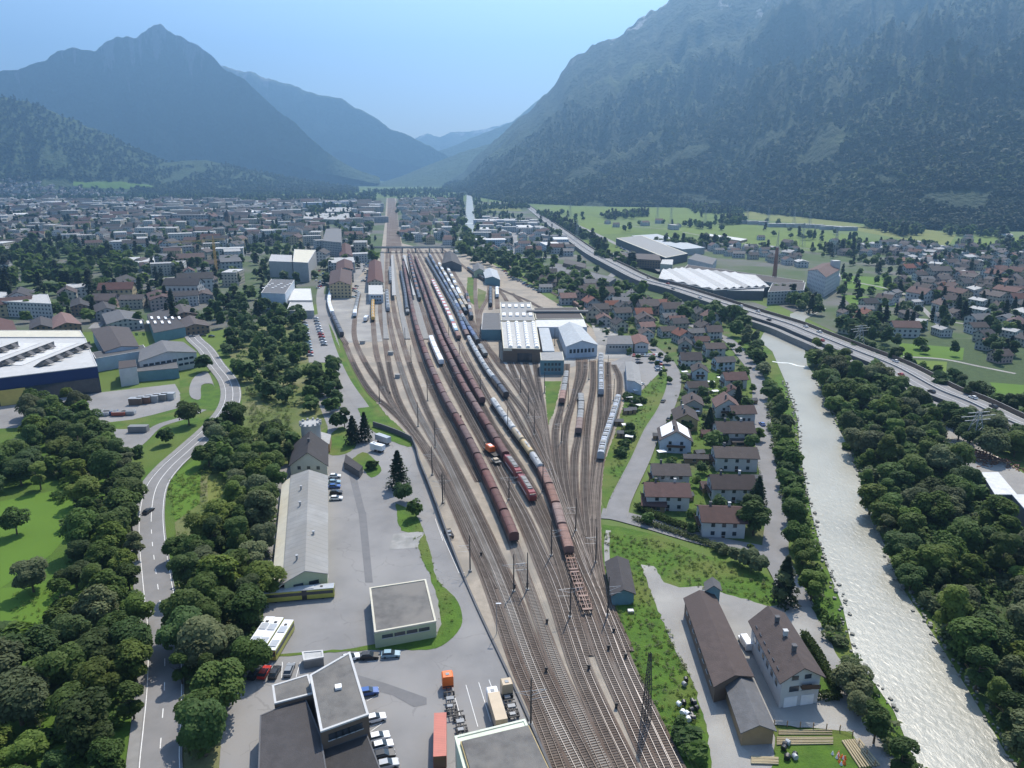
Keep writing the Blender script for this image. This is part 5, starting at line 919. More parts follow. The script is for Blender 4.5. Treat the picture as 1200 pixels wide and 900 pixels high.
# ======================= RAILWAY =======================
TR = {
 'a': [(404.5, 404), (418, 434), (435, 461), (455, 478), (471, 493), (486, 510), (501, 528), (515, 556), (532, 592), (548, 628), (564, 664), (578, 700), (606, 780), (630, 834), (656, 900), (682, 965)],
 'b0': [(421, 345), (416, 372), (416, 398), (429, 427), (446, 453), (461, 476), (478, 499), (497, 525)],
 'b1': [(438, 345), (437, 370), (440, 408), (446, 432), (455, 464), (465, 482), (476, 496), (493, 519), (514, 555), (534, 592), (550, 628), (565, 662)],
 'b2': [(446, 352), (446, 370), (452, 404), (458, 440), (467, 470), (482, 498), (498, 523), (516, 552), (540, 600), (560, 642), (585, 690)],
 'b3': [(462, 234), (456, 262), (453.5, 295), (453, 330), (455.5, 370), (463, 408), (473, 442), (486, 476), (503, 508), (522, 540), (545, 590), (568, 640), (593, 700), (622, 780), (648, 840), (678, 900), (710, 965)],
 'b4': [(463, 235), (459, 262), (457, 295), (458, 330), (463, 370), (474, 408), (488, 450), (503, 487), (527, 535), (552, 585), (580, 645), (604, 700), (632, 775), (660, 835), (693, 900), (728, 965)],
 'c0': [(463, 236), (462, 262), (464, 293), (469, 318), (474.5, 345), (478, 370), (489, 412), (501, 445), (518, 482), (538, 520), (562, 565)],
 'c': [(464, 240), (466, 265), (470, 293), (475, 322), (481, 354), (487, 382), (495, 408), (507, 440), (523.5, 476), (540.5, 506), (558, 540), (586, 600), (604, 643), (618, 686), (652, 780), (680, 840), (709, 900), (742, 965)],
 'd0': [(478, 293), (484, 322), (491, 350), (500, 385), (512, 418), (531, 456), (550, 492), (568, 524), (590, 566), (612, 612), (630, 655), (650, 705), (674, 780), (700, 840), (728, 900), (758, 965)],
 'd1': [(486, 340), (498, 370), (508, 394), (524, 430), (542, 465), (561, 500), (578, 534), (597, 571), (616, 606), (634, 645), (654, 690), (684, 780), (710, 840), (739, 900), (770, 965)],
 'd2': [(478, 292), (484, 310), (494, 338), (504, 368), (515, 398), (523.5, 417), (540.5, 453), (557.5, 483), (576, 513.5), (591.5, 540), (607, 562), (624, 590), (640, 622), (655, 660), (666, 695), (688, 770)],
 'd3': [(482, 291), (491, 314), (502, 343), (511, 368), (522, 396), (531, 414), (550, 448), (565, 475), (580, 503), (603, 538), (627, 578), (642, 608), (656, 640), (670, 680), (690, 725)],
 'e': [(486, 290), (499, 316), (512, 343), (525, 370), (537, 398), (547, 420), (561, 446), (576, 473), (597, 504), (616, 530), (633, 556), (645, 582), (654, 610), (664, 645), (676, 685), (692, 730), (710, 780), (737, 840), (764, 900), (795, 965)],
 'f': [(490, 290), (505, 314), (521, 342), (536, 370), (550, 402), (569, 436), (580, 451), (594, 470), (612, 502), (627, 530), (641, 558), (654, 590), (668, 630), (684, 670), (700, 706), (728, 780), (752, 835), (782, 900), (812, 965)],
 'f1': [(499, 293), (515, 322), (531, 352), (545, 380), (561, 406), (578, 434), (597, 461), (615, 485), (632, 520), (648, 555), (664, 598), (680, 640), (697, 685), (716, 730), (735, 780), (760, 832), (793, 900), (825, 965)],
 'g1': [(504, 292), (519, 320), (536, 351), (546.5, 370), (556, 385), (572, 408), (590, 432), (605, 452), (622, 480), (636, 508), (646, 540)],
 'g2': [(510, 292), (527, 322), (537.5, 345), (547, 362), (560, 390), (583, 425), (600, 445.5), (615.5, 468), (628, 487), (638, 508), (643, 535), (653, 575), (668, 612), (686, 652)],
 'g3': [(516, 292), (532, 320), (546, 345), (552, 372), (557, 392), (575, 412), (590, 430)],
 'h1': [(597, 424), (606, 445.5), (623, 476), (636, 505)], 'h2': [(605, 424), (612, 438), (621, 455), (632, 483), (637, 508), (644, 545)],
 'h3': [(615.5, 424), (623, 449), (634, 480), (639, 510)], 'h4': [(627, 424), (630.6, 449), (635, 476), (641, 520), (648, 560), (662, 603), (684, 655)],
 'i1': [(664.6, 427), (663, 445.5), (658, 476), (651, 506), (653, 540), (662, 585), (677, 630), (697, 680)],
 'i2': [(678, 421), (678, 438), (672, 468), (663, 502), (661, 540), (667, 585), (680, 632), (698, 685), (717, 735)],
 'i3': [(685.5, 421), (684, 442), (674, 470)], 'i4': [(695, 423), (695, 455), (689, 493), (686, 540), (686, 590), (692, 640), (704, 690)],
 'i5': [(680, 465), (681, 480), (678, 510), (673, 540), (674, 585), (683, 630)],
 'i6': [(704, 423), (704, 483), (700.5, 513.5), (697, 550), (694, 600), (696, 650)], 'i7': [(712, 425), (713, 464), (710, 493), (704, 530), (698, 570), (695, 610)],
 'i8': [(719, 428), (726, 445), (724, 472), (715, 502), (706, 530), (700, 565), (698, 610), (700, 660), (712, 710), (735, 765)],
 'j1': [(516, 290), (543, 312), (557, 323), (572, 332), (592, 342), (617, 352), (632, 360), (660, 372), (680, 385)], 'j2': [(572, 333), (587, 343), (594, 353)], 'j3': [(557, 324), (557, 345), (559, 365), (564, 393), (572, 408)],
 'j4': [(573, 335), (572, 348), (563, 366), (561, 385)], 'j5': [(575, 340), (575, 363)], 'j6': [(582.5, 342), (583, 362)], 'j7': [(600, 344), (610, 353), (614, 356)],
 'k1': [(560, 296), (590, 312), (630, 334), (670, 356), (690, 372)], 'k0': [(395, 338), (388, 346), (386, 358), (391, 374), (399.5, 393), (406, 404)]}
TW = {}; zi = 0
for k, pts in TR.items():
    W_ = wline(pts, 8); TW[k] = W_; z = 0.12 + zi * 0.006; zi += 1
    t = thing('railway_track', '', 'railway track', (0, 0, 0), 0, 'railway tracks of the yard')
    ribbon(MB(), W_, -1.75, 1.75, z + .1).build('track_bed', M['bed'], t)
    for s in (-.75, .75):
        mb = ribbon(MB(), W_, s - .045, s + .045, z + .38); ribbon(mb, W_, s - .045, s - .044, z + .1, z + .38); ribbon(mb, W_, s + .045, s + .046, z + .38, z + .1); mb.build('rail', M['rail_shiny' if k in ('e', 'f', 'f1', 'd1', 'b3') else 'rail'], t)
    near = [p for p in resample(W_, .66) if p.y < 420]
    if len(near) > 4:
        mb = MB()
        for i in range(1, len(near)):
            d = near[i] - near[i-1]; mb.box((near[i].x, near[i].y, z + .13), (2.55, .26, .16), math.atan2(d.y, d.x) + math.pi / 2)
        o = mb.build('sleepers', M['sleeper_pale' if k in ('c', 'b3') else 'sleeper'], t); o['kind'] = 'stuff'
tracks_named = dict(a='outermost track along the retaining wall on the left', b0='curved siding leading from the white wagons in the gravel yard', b1='track holding the yellow tank wagons at the station', b2='short station siding beside the left platform', b3='main track passing the left side of the station platforms', b4='main track with the light commuter train beside it', c0='platform track ending beside the longest brown train', c='track carrying the longest brown wagon train', d0='track with the single white wagon', d1='track with the orange maintenance vehicle', d2='track with the red locomotives at the head of brown wagons', d3='track with the shorter brown wagon train',
    e='track with mixed wagons and the row of empty flat wagons', f='track with the long light tank train', f1='rightmost through track beside the lattice mast', g1='siding with dark wagons left of the locomotive hall', g2='siding with pale tan wagons curving to the hall front', g3='short outer siding passing the hall annex', h1='leftmost track into the locomotive hall door', h2='second track into the locomotive hall doors', h3='third track into the locomotive hall doors', h4='rightmost track into the locomotive hall doors', i1='track right of the grass triangle with grey wagons', i2='leftmost track of the right-hand fan', i3='short stub joining the right-hand fan', i4='middle track of the right-hand fan', i5='short fan track with the small red and grey wagons',
    i6='fan track with the short silver railcar', i7='empty track between the silver railcar and the curved silver train', i8='outermost curved track with the long silver train', j1='track curving behind the locomotive hall', j2='first stub into the rear of the hall', j3='track down the left side of the hall annex', j4='connecting curve behind the hall annex', j5='stub with dark wagons behind the annex', j6='stub with a white wagon behind the annex', j7='last stub into the rear of the hall', k1='siding under the tree belt with rusty wagons', k0='curved siding at the canopy left of the station')
for o, k in zip([o for o in COL.objects if o.name.startswith('railway_track')], TR): o['label'] = tracks_named[k]
# platforms
for nm, q in (('left', [(458.5, 300), (461.5, 300), (468, 344), (481, 398), (474, 398), (463.5, 344)]), ('mid', [(471.5, 300), (476, 300), (487, 345), (503, 398), (493, 398), (483, 350)]), ('side', [(446, 295), (450, 295), (451, 342), (446, 342)]), ('low', [(447, 345), (451.5, 345), (453.5, 380), (456, 398), (449.5, 398)])):
    P = ccw([(G(x, y).x, G(x, y).y) for x, y in q]); struct(MB().prism(P, .1, .75).build('platform', M['pave']))
for q, lb in (([(459.5, 346), (464, 346), (458.3, 299), (460.4, 299)], 'left'), ([(484, 346), (487, 346), (475.5, 299), (472, 299)], 'right')):
    P = wpoly(q[:2] + q[2:][::-1], 4.6); t = thing('platform_roof', f'long pale platform roof on the {lb} station platform', 'platform roof'); P = ccw([(p.x, p.y) for p in P]); MB().prism(P, 4.3, 4.7, bottom=True).build('roof', M['r_light'], t)
    mb = [MB().tube((P[0][0] * (1-f) + P[2][0] * f, P[0][1] * (1-f) + P[2][1] * f, .7), (P[0][0] * (1-f) + P[2][0] * f, P[0][1] * (1-f) + P[2][1] * f, 4.3), .2).build('post', M['mast'], t) for f in (.1, .3, .5, .7, .9)]
# ---- vehicles on rails; x is along the vehicle ----
def bogie(t, x, mat='dark'):
    mb = MB(); 
    for dx in (-.95, .95):
        for s in (-.76, .76): mb.tube((x + dx, s - .07, .46), (x + dx, s + .07, .46), .45, .45, 10)
        mb.tube((x + dx, -.8, .46), (x + dx, .8, .46), .09, .09, 5)
    for s in (-.98, .98): mb.box((x, s, .62), (2.9, .14, .34))
    mb.build('bogie', M[mat], t)
def ends(t, L_, z=1.05):
    mb = MB()
    for e in (-1, 1):
        for s in (-.87, .87): mb.tube((e * L_/2, s, z), (e * (L_/2 + .5), s, z), .09, .09, 5); mb.tube((e * (L_/2 + .46), s, z), (e * (L_/2 + .54), s, z), .24, .24, 8)
    mb.build('buffer', M['dark'], t)
def arch(w_, z0, z1, crown, n=7): return [(-w_/2, z0)] + [(w_/2, z0)] + [(w_/2 * math.cos(math.pi * i / n), z1 + crown * math.sin(math.pi * i / n)) for i in range(n + 1)]
HIDE = (0, -4000, -60)
def covered(name, mat, L_=15.6, w_=3.0, z1=3.3, crown=.75, ribs=True, roofmat=None):
    t = thing(name, '', 'freight wagon', HIDE); mb = MB(); mb.section(arch(w_, 1.15, z1, crown), -L_/2, L_/2); mb.build('body', M[mat], t)
    mb = MB(); mb.box((0, 0, 1.02), (L_ + .2, 2.3, .28)).build('underframe', M['dark'], t)
    if ribs:
        mb = MB(); [mb.section(arch(w_ + .1, 1.2, z1 + .02, crown + .04), x - .07, x + .07) for x in (-L_/2 + .1, -L_/6, L_/6, L_/2 - .1)]; mb.build('rib', M[roofmat or mat], t)
    bogie(t, -L_/2 + 2.6); bogie(t, L_/2 - 2.6); ends(t, L_); return t
def tankw(name, mat, L_=13.4):
    t = thing(name, '', 'tank wagon', HIDE); mb = MB(); mb.tube((-L_/2 + .5, 0, 2.65), (L_/2 - .5, 0, 2.65), 1.4, 1.4, 16)
    for e in (-1, 1): mb.tube((e * (L_/2 - .5), 0, 2.65), (e * (L_/2 - .1), 0, 2.65), 1.4, .8, 16)
    mb.build('tank', M[mat], t, True); MB().box((0, 0, 1.05), (L_, 2.3, .25)).build('underframe', M['dark'], t); mb = MB(); mb.tube((0, 0, 4.0), (0, 0, 4.35), .5, .5, 10); mb.box((0, 0, 4.1), (L_ * .55, .7, .06)); mb.build('walkway', M['galv'], t)
    bogie(t, -L_/2 + 2.2); bogie(t, L_/2 - 2.2); ends(t, L_); return t
def flatw(name, mat='p_rust', L_=18.5, stakes=True):
    t = thing(name, '', 'flat wagon', HIDE); mb = MB()
    for s in (-1.3, 1.3, -.3, .3): mb.box((0, s, 1.1), (L_, .22, .32))
    for k in range(10): mb.box((-L_/2 + .2 + k * (L_ - .4) / 9, 0, 1.12), (.28 if k % 3 else .8, 2.7, .26))
    mb.build('frame', M[mat], t)
    if stakes: mb = MB(); [mb.box((-L_/2 + .6 + k * (L_ - 1.2) / 7, s, 1.85), (.14, .12, 1.5)) for k in range(8) for s in (-1.38, 1.38)]; mb.build('stake', M[mat], t)
    bogie(t, -L_/2 + 2.8); bogie(t, L_/2 - 2.8); ends(t, L_); return t
def boxw(name, mat, cont=None, L_=14.5):
    t = flatw(name, 'dark', L_, False)
    for e in (-1, 1): MB().box((e * (L_/4), 0, 2.65), (L_/2 - .25, 2.5, 2.6)).build('container', M[mat if e < 0 else (cont or mat)], t)
    return t
def loco(name):
    t = thing(name, '', 'locomotive', HIDE); L_ = 18.4; mb = MB()
    prof = [(-1.45, .9), (1.45, .9), (1.45, 3.0), (1.1, 3.7), (-1.1, 3.7), (-1.45, 3.0)]; mb.section(prof, -L_/2 + 1.2, L_/2 - 1.2)
    for e in (-1, 1):
        x1, x2 = e * (L_/2 - 1.2), e * L_/2; A = [(x1, *p) for p in prof]; B = [(x2, p[0] * .88, .9 + (p[1] - .9) * .62) for p in prof]
        for i in range(6): q = [A[i], B[i], B[(i+1) % 6], A[(i+1) % 6]]; mb.quad(q if e > 0 else q[::-1])
        mb.quad(B if e > 0 else B[::-1])
    mb.build('body', M['p_locored'], t)
    for e in (-1, 1): MB().box((e * (L_/2 - .62), 0, 2.85), (.5, 2.2, .75)).build('windscreen', M['glass'], t)
    mb = MB(); mb.box((0, 0, 3.85), (11, 1.7, .32)); [mb.box((x, 0, 4.05), (1.6, 1.3, .25)) for x in (-3.5, 0, 3)]; mb.build('roof_gear', M['p_oldgrey'], t)
    mb = MB(); [mb.tube((x, -.8, 4.1), (x + .9, 0, 4.5), .06) or mb.tube((x, .8, 4.1), (x + .9, 0, 4.5), .06) for x in (-6, 5)]; [mb.tube((x + .9, -.9, 4.5), (x + .9, .9, 4.5), .07) for x in (-6, 5)]; mb.build('pantograph', M['dark'], t)
    MB().box((0, 0, .75), (5, 2.3, .5)).build('underframe', M['dark'], t); [MB().box((0, s, 1.7), (11, .04, .35)).build('white_stripe', M['p_white'], t) for s in (-1.46, 1.46)]; bogie(t, -5.2); bogie(t, 5.2); ends(t, L_); return t
def emu(name, mat='p_emu', L_=15.2):
    t = thing(name, '', 'railcar', HIDE); mb = MB(); mb.section([(-1.4, .7), (1.4, .7), (1.45, 2.6), (1.15, 3.55), (.5, 3.8), (-.5, 3.8), (-1.15, 3.55), (-1.45, 2.6)], -L_/2, L_/2); mb.build('body', M[mat], t)
    for s in (-1, 1): MB().box((0, s * 1.43, 2.3), (L_ - 1.4, .08, .8)).build('window_band', M['glass'], t)
    for x in (-4, 3.6): MB().box((x, 0, 3.9), (2.6, 1.9, .4)).build('roof_unit', M['p_oldgrey'], t)
    MB().box((0, 0, 3.86), (1.0, 2.0, .16)).build('roof_grille', M['dark'], t); MB().box((0, 0, .65), (6, 2.2, .5)).build('underframe', M['dark'], t); bogie(t, -L_/2 + 2.5); bogie(t, L_/2 - 2.5); return t
PR = dict(brown=covered('freight_wagon', 'p_brown'), old=covered('freight_wagon', 'p_brownold', 14.2, 2.9, 3.0, .5), dark=covered('freight_wagon', 'p_darkwagon', 14.2, 2.8, 3.0, .8), blue=covered('freight_wagon', 'p_bluewagon', 14.2, 2.9, 3.0, .6), white=covered('freight_wagon', 'p_white', 15.6, 2.9, 3.6, .35, False), tan=covered('freight_wagon', 'p_tanktan', 13, 2.9, 3.0, .6),
    tank=tankw('tank_wagon', 'p_tank'), ttan=tankw('tank_wagon', 'p_tanktan'), ytank=tankw('tank_wagon', 'p_yellowtank', 11), flat=flatw('flat_wagon'), cont=boxw('container_wagon', 'p_white', 'p_container'), contb=boxw('container_wagon', 'p_lightblue', 'p_white'), loco=loco('locomotive'), emu=emu('railcar'), grey=covered('freight_wagon', 'p_oldgrey', 12, 2.8, 2.6, .3))
PLEN = dict(brown=16.7, old=15.3, dark=15.3, blue=15.3, white=16.7, tan=14.1, tank=14.5, ttan=14.5, ytank=12, flat=19.6, cont=15.6, contb=15.6, loco=19.5, emu=15.6, grey=13.1)
PDESC = dict(brown=('brown round-roofed freight wagon', 'freight wagon'), old=('faded pinkish-brown freight wagon', 'freight wagon'), dark=('dark round-roofed freight wagon', 'freight wagon'), blue=('dark blue freight wagon', 'freight wagon'), white=('white box wagon', 'freight wagon'), tan=('tan covered wagon', 'freight wagon'),
    tank=('white tank wagon', 'tank wagon'), ttan=('rusty tan tank wagon', 'tank wagon'), ytank=('yellow tank wagon', 'tank wagon'), flat=('empty rust-coloured flat wagon with stakes', 'flat wagon'), cont=('flat wagon carrying a white and a red container', 'container wagon'), contb=('flat wagon carrying a pale blue and a white container', 'container wagon'), loco=('red electric locomotive', 'locomotive'), emu=('silver railcar section', 'railcar'), grey=('small grey wagon', 'freight wagon'))
def arclen(W_):
    s = [0]; [s.append(s[-1] + (W_[i] - W_[i-1]).length) for i in range(1, len(W_))]; return s
def pos_at(W_, S_, s):
    s = max(0, min(S_[-1] - 1e-4, s)); i = max(0, int(np.searchsorted(S_, s, 'right')) - 1); i = min(i, len(W_) - 2); return W_[i].lerp(W_[i+1], (s - S_[i]) / max(1e-6, S_[i+1] - S_[i]))
def train(track, yn, yf, kinds, where, grp, full=None):
    # from photo row yn (near) to row yf (far) along a track; kinds repeats its last entry
    W_ = TW[track]; far_first = W_[0].y > W_[-1].y; W2 = list(W_[::-1]) if far_first else list(W_); S_ = arclen(W2)
    rows = [PX(p)[1] for p in W2]
    def s_of(y):
        for i in range(1, len(rows)):
            if (rows[i-1] - y) * (rows[i] - y) <= 0: return S_[i-1] + (S_[i] - S_[i-1]) * (rows[i-1] - y) / (rows[i-1] - rows[i] + 1e-9)
        return S_[0] if abs(rows[0] - y) < abs(rows[-1] - y) else S_[-1]
    a, b = s_of(yn), s_of(yf); cnt = {}; i = 0; todo = []
    while a < b:
        k = kinds[min(i, len(kinds) - 1)] if full is None else (kinds[i] if i < len(kinds) else full[(i - len(kinds)) % len(full)])
        L_ = PLEN[k]; p, q = pos_at(W2, S_, a + 1.5), pos_at(W2, S_, a + L_ - 1.5); todo.append((k, (p + q) / 2, math.atan2(q.y - p.y, q.x - p.x))); a += L_; i += 1
    tot = {}
    for k, _, _ in todo: tot[k] = tot.get(k, 0) + 1
    for k, c, an in todo:
        cnt[k] = cnt.get(k, 0) + 1; d, cat = PDESC[k]; pos = '' if tot[k] == 1 else f', {ordw(cnt[k])} from near end'
        o = place(PR[k], (c.x, c.y, .48), an, f'{d} {where}{pos}'.replace('flat wagon carrying a white and a red container', 'white and red container wagon').replace('flat wagon carrying a pale blue and a white container', 'pale blue and white container wagon'), grp); o['category'] = cat
train('c', 640, 312, ['brown'], 'in the longest brown train', 'brown wagons of the longest train')
train('d2', 592, 302, ['loco', 'loco', 'brown'], 'behind the two red locomotives', 'brown wagons behind the red locomotives')
train('d3', 476, 305, ['brown'], 'in the shorter brown train', 'brown wagons of the shorter train')
train('e', 722, 658, ['flat'], 'below the mixed train', 'empty flat wagons')
train('e', 655, 480, ['old', 'old', 'old', 'old', 'tank', 'ttan', 'ttan', 'tank', 'tank', 'tank', 'old', 'dark'], 'in the mixed train above the flat wagons', 'wagons of the mixed train')
train('e', 400, 334, ['old', 'contb', 'cont', 'contb', 'cont'], 'in the colourful container train', 'wagons of the container train')
train('f', 469, 402, ['dark', 'dark', 'tank', 'tank', 'tank', 'tank', 'tank'], 'in the light tank train', 'wagons of the light tank train')
train('f', 398, 306, ['old', 'blue', 'blue', 'dark'], 'in the dark train above the tank train', 'wagons of the dark train', None)
train('f1', 405, 300, ['dark', 'blue', 'blue', 'dark', 'dark', 'tank', 'old'], 'in the dark-blue train nearest the hall annex', 'wagons of the dark-blue train', ['dark', 'blue', 'tank', 'dark'])
train('f1', 420, 411, ['grey'], 'standing alone near the hall annex', 'small grey wagons')
train('g1', 370, 312, ['dark', 'tan', 'tank', 'tan', 'dark', 'tank'], 'on the siding of pale wagons', 'wagons of the pale siding', ['tank', 'tan', 'white'])
train('g2', 362, 316, ['tan', 'tan', 'tank', 'tan', 'white'], 'on the outer siding of pale wagons', 'wagons of the outer siding', ['white', 'dark', 'tan'])
train('g3', 376, 346, ['dark', 'old', 'tank'], 'on the outermost short siding', 'wagons of the outermost siding', ['old', 'dark'])
train('c0', 370, 322, ['grey', 'dark'], 'waiting at the right platform', 'wagons at the right platform', ['dark'])
train('d0', 354, 300, ['dark', 'dark'], 'in the row left of container train', 'dark wagons above the station', ['dark', 'old'])
train('d0', 430, 402, ['white'], 'standing by itself beside the longest brown train', 'white wagons')
train('b1', 378, 346, ['ytank'], 'in the short yellow row at the station', 'yellow tank wagons')
train('b0', 373, 347, ['white', 'tank', 'grey'], 'in the white row in the gravel yard', 'white row wagons', ['grey'])
train('b3', 366, 347, ['emu'], 'at the near end of the left platform', 'platform railcars')
train('b4', 333, 318, ['emu'], 'beside the left platform roof', 'platform railcars')
train('i8', 541, 476, ['emu'], 'of the long curved silver train beside the allotments', 'sections of the long silver train')
train('i6', 465, 424, ['emu'], 'of the short straight silver train', 'sections of the short silver train')
train('i1', 476, 446, ['old', 'grey'], 'right of the grass triangle', 'wagons right of the triangle', ['grey'])
train('i5', 512, 468, ['old', 'grey', 'grey'], 'in the middle of the right-hand fan', 'wagons in the fan')
train('k0', 396, 372, ['dark'], 'on the curved siding', 'wagons of the curved siding')
train('k0', 371, 345, ['white'], 'on the curved siding', 'white wagons of the curved siding')
train('j5', 361, 341, ['dark'], 'behind the hall annex', 'wagons behind the annex'); train('j6', 351, 343, ['white'], 'on the stub behind the hall annex', 'wagons behind the annex')
train('j1', 330, 318, ['dark'], 'on the curve behind the locomotive hall', 'wagons behind the hall'); train('k1', 370, 352, ['old'], 'on the siding under the tree belt', 'rusty wagons'); train('k1', 318, 298, ['old'], 'at the far tree-belt siding', 'rusty wagons at the far end')
# orange maintenance vehicle
W_ = TW['d1']; c = G(576, 533); t = thing('rail_crane', 'orange rail maintenance vehicle with crane and trailer beside the brown train', 'maintenance vehicle', (c.x, c.y, .4), R(117))
MB().box((0, 0, 1.0), (11, 2.6, .4)).build('platform', M['dark'], t); MB().section([(-1.3, 1.2), (1.3, 1.2), (1.3, 2.9), (1, 3.4), (-1, 3.4), (-1.3, 2.9)], -1, 3.2).build('cab', M['p_orange'], t)
MB().box((1.1, 0, 3.45), (2.2, 1.4, .12)).build('roof_panel', M['p_white'], t); MB().box((3.22, 0, 2.6), (.1, 2, .7)).build('windscreen', M['glass'], t); mb = MB(); mb.tube((3.8, .6, 1.2), (5.2, .9, 3.6), .2); mb.tube((5.2, .9, 3.6), (1.5, 1.2, 4.4), .15); mb.build('crane_arm', M['dark'], t); bogie(t, -3.3); bogie(t, 3.3)
c = G(581.5, 544); t = thing('rail_trailer', 'small pale flat trailer just in front of the orange maintenance vehicle', 'trailer', (c.x, c.y, .4), R(117)); MB().box((0, 0, 1.1), (4.5, 2.5, .35)).build('deck', M['p_oldgrey'], t); MB().box((.3, 0, 1.6), (2, 1.8, .7)).build('load', M['p_tan'], t); bogie(t, 0)
# ---- masts ----
def mastproto():
    t = thing('catenary_mast', '', 'catenary mast', HIDE); MB().tube((0, 0, 0), (0, 0, 11.5), .22, .13, 8).build('pole', M['mast'], t); MB().box((0, 0, .25), (.9, .9, .5)).build('foot', M['concrete'], t)
    mb = MB(); mb.tube((0, 0, 8.4), (3.2, 0, 8.4), .06, .05, 5); mb.tube((0, 0, 7.2), (3.2, 0, 8.4), .05, .05, 5); mb.tube((0, 0, 6.3), (3.4, 0, 6.6), .05, .04, 5); mb.build('bracket', M['galv'], t); return t
def twinproto():
    t = mastproto(); t.name = 'catenary_mast'; mb = MB(); mb.tube((0, 0, 8.4), (-3.2, 0, 8.4), .06, .05, 5); mb.tube((0, 0, 7.2), (-3.2, 0, 8.4), .05, .05, 5); mb.build('bracket', M['galv'], t); return t
MP, MP2 = mastproto(), twinproto()
MS = [(622, 850, 'at the corner of the green terrace building'), (551, 670, 'on the retaining wall above the parking lane'), (510, 525, 'at the top of the retaining wall'), (506.6, 557, 'on the wall opposite the conifers'), (445, 473, 'on the grass verge left of the tracks'), (482, 427, 'among the empty sidings on the left'), (501, 470, 'left of the longest brown train'), (475, 404, 'beside the far sidings on the left'), (563, 464, 'between the two long brown trains and the tank train'), (538.6, 423, 'between the container train and shorter brown train'), (526, 400, 'at the near end of the container train'),
      (595, 506, 'beside the white tank wagons of the mixed train'), (610, 462, 'in front of the locomotive hall'), (638, 461, 'on the left edge of the grass triangle'), (619, 487, 'in the hall throat, left side'), (626, 510, 'in the hall throat, near end'), (665.6, 476, 'beside the grey wagons on the fan'), (658, 519, 'on the fan below the grass triangle'), (596.5, 586, 'in front of the orange vehicle'), (674.5, 623, 'in the throat of the right-hand fan'), (646, 652, 'at the first faded wagon'), (668, 724, 'beside the last empty flat wagon'), (712, 722, 'in front of the blue signal hut'), (698, 660, 'behind the blue signal hut'),
      (602, 694, 'between tracks in the foreground, left one'), (618, 692, 'between tracks in the foreground, right one'), (636, 576, 'beside the red locomotive'), (519, 590, 'at the bend of the retaining wall'), (490, 500, 'at the junction of the left sidings'), (497, 350, 'between the station and the brown trains'), (512, 385, 'beside the shorter brown train at its far part'), (548, 355, 'above the pale sidings'), (470, 330, 'at the left platform roof'), (508, 330, 'above the container train'), (455, 380, 'by the yellow tank wagons'), (719, 470, 'beside the curved silver train'), (712, 440, 'by the workshop yard gate'), (690, 445, 'on the fan near the workshop'), (530, 455, 'right of the longest brown train'), (585, 420, 'beside the hall annex tracks'), (650, 405, 'by the narrow hall wing'), (465, 300, 'just in front of the road bridge'), (490, 303, 'in front of the road bridge, right part'), (758, 700, 'unused')][:-1]
for i, (x, y, wl) in enumerate(MS):
    p = G(x, y); place(MP if i % 3 else MP2, (p.x, p.y, .1), (math.pi if i % 2 else 0) + .15, 'dark steel catenary mast ' + wl, 'catenary masts')
p = G(757, 844); t = thing('lattice_mast', 'tall dark lattice mast on the railway bank at the right', 'lattice mast', (p.x, p.y, 0), .3); mb = MB(); hh = 16.5
for s in (-1, 1):
    for r_ in (-1, 1): mb.tube((s * .75, r_ * .75, 0), (s * .22, r_ * .22, hh), .11, .07, 5)
for k in range(14):
    z0, z1 = hh * k / 14, hh * (k + 1) / 14; w0, w1 = .75 - .53 * k / 14, .75 - .53 * (k + 1) / 14
    for c0, c1 in (((-1, -1), (1, -1)), ((1, -1), (1, 1)), ((1, 1), (-1, 1)), ((-1, 1), (-1, -1))): mb.tube((c0[0] * w0, c0[1] * w0, z0), (c1[0] * w1, c1[1] * w1, z1), .05, .05, 4); mb.tube((c1[0] * w0, c1[1] * w0, z0), (c0[0] * w1, c0[1] * w1, z1), .05, .05, 4)
mb.build('lattice', M['mast'], t)
p = G(520, 591); t = thing('lattice_mast', 'lattice signal mast standing on the wall left of the tracks', 'lattice mast', (p.x, p.y, 0)); mb = MB()
for s in (-.45, .45): mb.tube((s, 0, 0), (s, 0, 11), .09, .09, 5)
for k in range(11): mb.tube((-.45, 0, k), (.45, 0, k + 1), .05, .05, 4)
for z_ in (8, 9.5, 10.6): mb.tube((-1.3, 0, z_), (1.3, 0, z_), .07, .07, 4)
mb.build('lattice', M['mast'], t)
p = G(582, 743); t = thing('lamp_post', 'thin yard lamp post with white lamp at the wall by the lawn bend', 'lamp post', (p.x, p.y, 0)); MB().tube((0, 0, 0), (0, 0, 8.6), .09, .06, 6).build('pole', M['galv'], t); MB().box((.5, 0, 8.65), (1.3, .35, .15)).build('lamp_head', M['p_white'], t)
# thin overhead wires hung over the foreground tracks
for k in ('b3', 'c', 'd1', 'e', 'f1'):
    W_ = [p for p in TW[k] if p.y < 600]; pts = resample(W_, 45)
    t = thing('overhead_wire', 'thin wire above the ' + tracks_named[k], 'overhead wire', (0, 0, 0), 0, 'overhead wires'); mb = MB(); mb2 = MB()
    for a, b in zip(pts, pts[1:]): mb.tube((a.x, a.y, 6.4), (b.x, b.y, 6.4), .018, .018, 3, False); m_ = (a + b) / 2; mb2.tube((a.x, a.y, 8.2), (m_.x, m_.y, 7.1), .018, .018, 3, False); mb2.tube((m_.x, m_.y, 7.1), (b.x, b.y, 8.2), .018, .018, 3, False)
    mb.build('contact_wire', M['mast'], t); mb2.build('messenger_wire', M['mast'], t)
